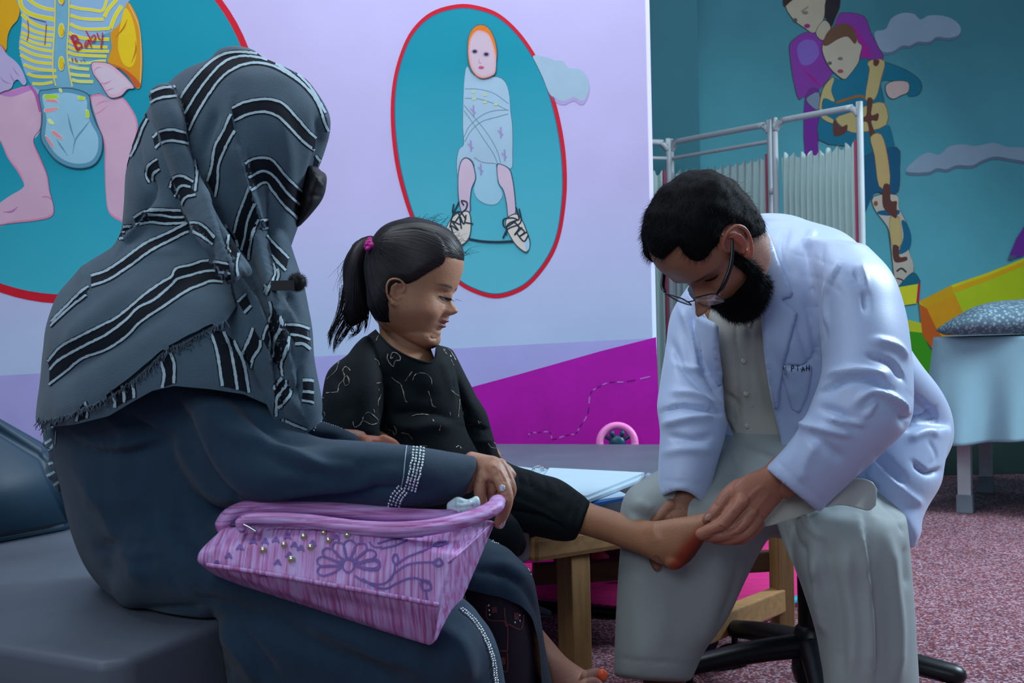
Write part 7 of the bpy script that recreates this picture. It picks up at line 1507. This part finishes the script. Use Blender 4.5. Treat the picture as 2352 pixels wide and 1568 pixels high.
s.loft([(1590, 640, 1680, 650, 2.26, .06), (1540, 720, 1640, 740, 2.25, .065), (1526, 800, 1645, 810, 2.22, .065), (1516, 880, 1660, 880, 2.19, .065), (1508, 935, 1672, 945, 2.165, .065), (1516, 990, 1668, 1000, 2.145, .06), (1512, 1060, 1650, 1065, 2.13, .055), (1510, 1110, 1636, 1118, 2.12, .050), (1508, 1148, 1624, 1166, 2.115, .046)], n=36, cap=.03)
s.loft([(1478, 1092, 1500, 1085, 2.16, .012), (1486, 1120, 1512, 1112, 2.155, .014), (1492, 1150, 1514, 1140, 2.15, .012)], n=18)
ct = remesh(s, .0048, 5)
cx_, cy_ = pix(ct.V)
# open front and open cuffs
op = [(1560, 620), (1600, 480), (1690, 470), (1716, 488), (1735, 508), (1747, 545), (1750, 600), (1748, 700), (1752, 780), (1762, 860), (1776, 940), (1792, 1002), (1790, 1040), (1740, 1060), (1690, 1010), (1668, 960), (1662, 900), (1652, 830), (1646, 760)]
ct.crease([([(1798, 838), (1830, 840), (1860, 832), (1882, 792), (1888, 770)], 3.4, -.0058, 's'), ([(1890, 560), (1880, 640), (1885, 720), (1900, 780)], 5.95, -.0116, 'v'), ([(1930, 600), (1900, 680), (1905, 760)], 9.35, .0087, 's'), ([(1960, 620), (1985, 660), (1990, 720)], 7.65, -.0087), ([(1975, 600), (1990, 680)], 7.65, .00725), ([(1840, 630), (1905, 650), (1950, 690)], 2.12, -.0029, 'v'), ([(1790, 560), (1830, 585), (1880, 595), (1950, 640), (1990, 700)], 1.7, -.00217, 'v'),
           ([(1880, 900), (1940, 870), (2000, 870), (2050, 890)], 6.8, -.0145, 's'), ([(1900, 860), (1970, 850), (2040, 862)], 8.5, .0116), ([(1990, 810), (2050, 830), (2080, 870)], 6.8, -.013, 's'), ([(2000, 780), (2060, 795), (2088, 830)], 7.65, .0087), ([(1960, 930), (2000, 900), (2060, 920), (2090, 950)], 7.65, .013), ([(1900, 960), (1950, 970), (1985, 975)], 6.8, .0116), ([(1985, 960), (2010, 920)], 5.1, .0101), ([(2010, 900), (2060, 940), (2085, 985)], 7.65, -0.0059), ([(1880, 935), (1930, 950), (1975, 990)], 8.5, -.0087),
           ([(1850, 990), (1900, 1030), (1940, 1060)], 11.9, -.00725), ([(1830, 975), (1890, 985), (1960, 1000)], 8.5, .0087), ([(1776, 1050), (1850, 1120), (1905, 1160)], 1.7, -.00217, 'v'), ([(1880, 1010), (1850, 1060), (1840, 1110)], 13.6, .0058),
           ([(2090, 900), (2130, 930), (2150, 960), (2110, 970)], 7.65, -0.0065, 's'), ([(2085, 1010), (2130, 990), (2160, 1000)], 7.65, 0.0052), ([(2070, 960), (2120, 955), (2150, 935)], 5.1, -.0116, 'v'), ([(2130, 1010), (2150, 1050), (2130, 1072)], 5.1, -0.0026), ([(2100, 1060), (2130, 1082), (2164, 1075)], 5.95, -.0145, 's'), ([(2010, 1040), (2050, 1080), (2080, 1110)], 10.2, -.0116), ([(2000, 1060), (1985, 1100), (2020, 1130)], 8.5, -.0101), ([(2040, 1100), (2090, 1140), (2120, 1160)], 8.5, .00725), ([(2000, 1145), (2050, 1190), (2080, 1240)], 3.4, -.0087, 's'),
           ([(1540, 780), (1570, 850), (1620, 900), (1660, 940)], 8.5, -.0101), ([(1600, 760), (1620, 850), (1660, 920)], 6.8, -.0116, 'v'), ([(1512, 945), (1560, 930), (1620, 935), (1665, 945)], 7.65, -.0116, 's'), ([(1520, 975), (1580, 960), (1640, 955)], 8.5, .0101), ([(1530, 1000), (1590, 1010), (1640, 1000)], 7.65, -.00725), ([(1540, 900), (1600, 905), (1650, 925)], 7.65, .0087), ([(1520, 1040), (1580, 1030), (1640, 1035)], 10.2, .0058), ([(1560, 700), (1590, 780), (1600, 860)], 7.65, .0087), ([(1512, 1102), (1570, 1108), (1634, 1112)], 1.7, -.00217, 'v'), ([(1545, 830), (1580, 845), (1620, 850)], 6.8, .0058),
           ([(1760, 780), (1800, 860), (1850, 960)], 13.6, -.0058), ([(1810, 880), (1840, 940), (1850, 1000)], 11.9, .00725), ([(1830, 720), (1850, 800), (1870, 860)], 8.5, -.00725), ([(1850, 680), (1868, 760), (1880, 850)], 7.65, -.0116, 'v'), ([(1810, 520), (1800, 580), (1830, 640)], 8.5, -.0058), ([(1870, 520), (1850, 570)], 8.5, .0058)], (0, 2.35))
ct.smooth(1, .3); ct.wob(.0025, 11, 2)
front = (ct.V[:, 1] < 2.17) | ((cy_ > 1000) & (ct.V[:, 1] < 2.25)); cx_, cy_ = pix(ct.V)
lap_base = Surf(ct.V.copy(), ct.F.copy())
o1 = inpoly(cx_, cy_, catmull(op, 3, True)) & (ct.V[:, 1] < 2.26)
# cuffs: open tube ends
cuL = ((cx_ - 1757) * (1180 - 1073) - (cy_ - 1073) * (1884 - 1757)) < 0
o2 = inpoly(cx_, cy_, [(1740, 1086), (1752, 1072), (1890, 1184), (1880, 1205), (1840, 1200)]) & (ct.V[:, 1] < 2.08)
o3 = inpoly(cx_, cy_, [(1500, 1148), (1535, 1132), (1562, 1126), (1592, 1136), (1628, 1168), (1620, 1200), (1500, 1200)])
ct.cut(~(o1 | o2 | o3)); ct.snap(catmull(op[4:-1], 4), 14, (0, 2.26)); ct.snap([(1752, 1072), (1886, 1181)], 12); ct.snap(catmull([(1508, 1148), (1535, 1132), (1562, 1126), (1592, 1136), (1626, 1167)], 4), 12)
lapR = layer(lap_base, [(1722, 497), (1748, 505), (1768, 540), (1790, 600), (1824, 680), (1796, 688), (1832, 718), (1818, 770), (1800, 840), (1788, 930), (1780, 955), (1768, 900), (1757, 830), (1750, 760), (1746, 700), (1748, 640), (1752, 580), (1745, 530)], .0085, (0, 2.4), 3)
lapL = layer(lap_base, [(1650, 745), (1600, 720), (1596, 760), (1620, 830), (1655, 900), (1660, 860), (1652, 800)], .006, (0, 2.4), 3)
pkt = layer(lap_base, [(1790, 845), (1830, 842), (1856, 834), (1866, 815), (1864, 860), (1856, 905), (1838, 950), (1818, 940)], .003, (0, 2.3), 3)
ctb = BVHTree.FromPolygons([tuple(v) for v in np.concatenate([ct.V, pkt.V])], ct.F.tolist() + (pkt.F + len(ct.V)).tolist())
coat = part('lab_coat', ct.out(M_coat), do); md = coat.modifiers.new('s', 'SOLIDIFY'); md.thickness = .0022; md.offset = -1
for nm, l_ in (('lapel', lapR), ('lapel', lapL), ('breast_pocket', pkt)):
    o = sub_obj(nm, l_.out(M_coat), coat); md = o.modifiers.new('s', 'SOLIDIFY'); md.thickness = .002; md.offset = -1
M_blkt = mat('black_embroidery', srgb(20, 22, 34), .7, .1, 90)
X9 = lambda l: [(1817 + x, 839 + y) for x, y in l]
le = [ribbon(ctb, X9(l), 2.0, .0012) for l in ([(1, 14), (1, 0)], [(1, 0), (6, 1), (6, 6), (1, 7)], [(8.6, 8), (10.2, 8)], [(12, 1), (19, 1)], [(15, 1), (15, 13)], [(20.6, 8), (22.2, 8)], [(24, 14), (27, 2), (30, 13)], [(25, 9), (29, 9)], [(31.4, 8), (33, 8)], [(35, 0), (35, 12)], [(41, 0), (41, 12)], [(35, 6), (41, 6)])]
if sum(len(v) for v, f in le): sub_obj('pocket_lettering', merge(le) + (M_blkt,), coat)
h = ctb.ray_cast(Vector(CAM), Vector(ray(1801, 850)))
if h[0] is not None:
    s = Soup(); a = np.array(h[0][:]); s.tube([(*(a + [0, -.004, .008]), .002), (*(a + [0.001, -.005, -.008]), .002)], world=True, n=8); tag(mesh_obj('pen_clip', s.out(M_chrome)), 'small metal pen clip on the breast pocket edge', 'pen')

# spectacles
gl = thing('eyeglasses', 'dark thin rimmed glasses on the bearded man\'s lowered face', 'glasses', DH.w([0, .5, .5]))
M_gf = mat('black_glasses_frame', srgb(12, 18, 24), .25, .05, 9)
M_gl = mat('glasses_lens', srgb(235, 240, 248), .04, .02, 9, trans=.9, spec=.6, alpha=.35)
GY = .52
def gp(x, y, z): return DH.w([x, y, z])
def rim(sd):
    pts = [(.055, .495), (.07, .535), (.15, .545), (.25, .542), (.282, .528), (.284, .49), (.272, .435), (.245, .418), (.16, .415), (.085, .42), (.062, .44)]
    return [(sd * x, GY - .30 * max(0, x - .06) ** 1.3, z - .03) for x, z in pts]
for sd in (-1, 1):
    r = rim(sd); R3 = catmull([gp(*q_) for q_ in r], 4, True)
    s = Soup(); s.tube([(*q_, .0011) for q_ in np.concatenate([R3, R3[:1]])], world=True, n=8, k=1); part('rim', s.out(M_gf), gl)
    c_ = R3.mean(0); V = [c_ + DH.M[:, 1] * .001] + list(R3); F = [[0, i + 1, (i + 1) % len(R3) + 1] for i in range(len(R3))]; lo = part('lens', (np.array(V), F, M_gl), gl); m_ = lo.modifiers.new('s', 'SOLIDIFY'); m_.thickness = .0014
    s = Soup(); s.tube([(*gp(sd * .277, GY - .042, .488), .0022), (*gp(sd * .300, GY - .06, .500), .0026), (*gp(sd * .335, .42, .51), .0040), (*gp(sd * .362, .30, .53), .0038), (*gp(sd * .365, .20, .56), .0034), (*gp(sd * .355, .10, .60), .0022)], world=True, n=8, flat=.6); part('temple', s.out(M_gf), gl)
s = Soup(); s.tube([(*gp(-.057, GY, .475), .0011), (*gp(0, GY + .02, .49), .0012), (*gp(.057, GY, .475), .0011)], world=True, n=8); part('bridge', s.out(M_gf), gl)
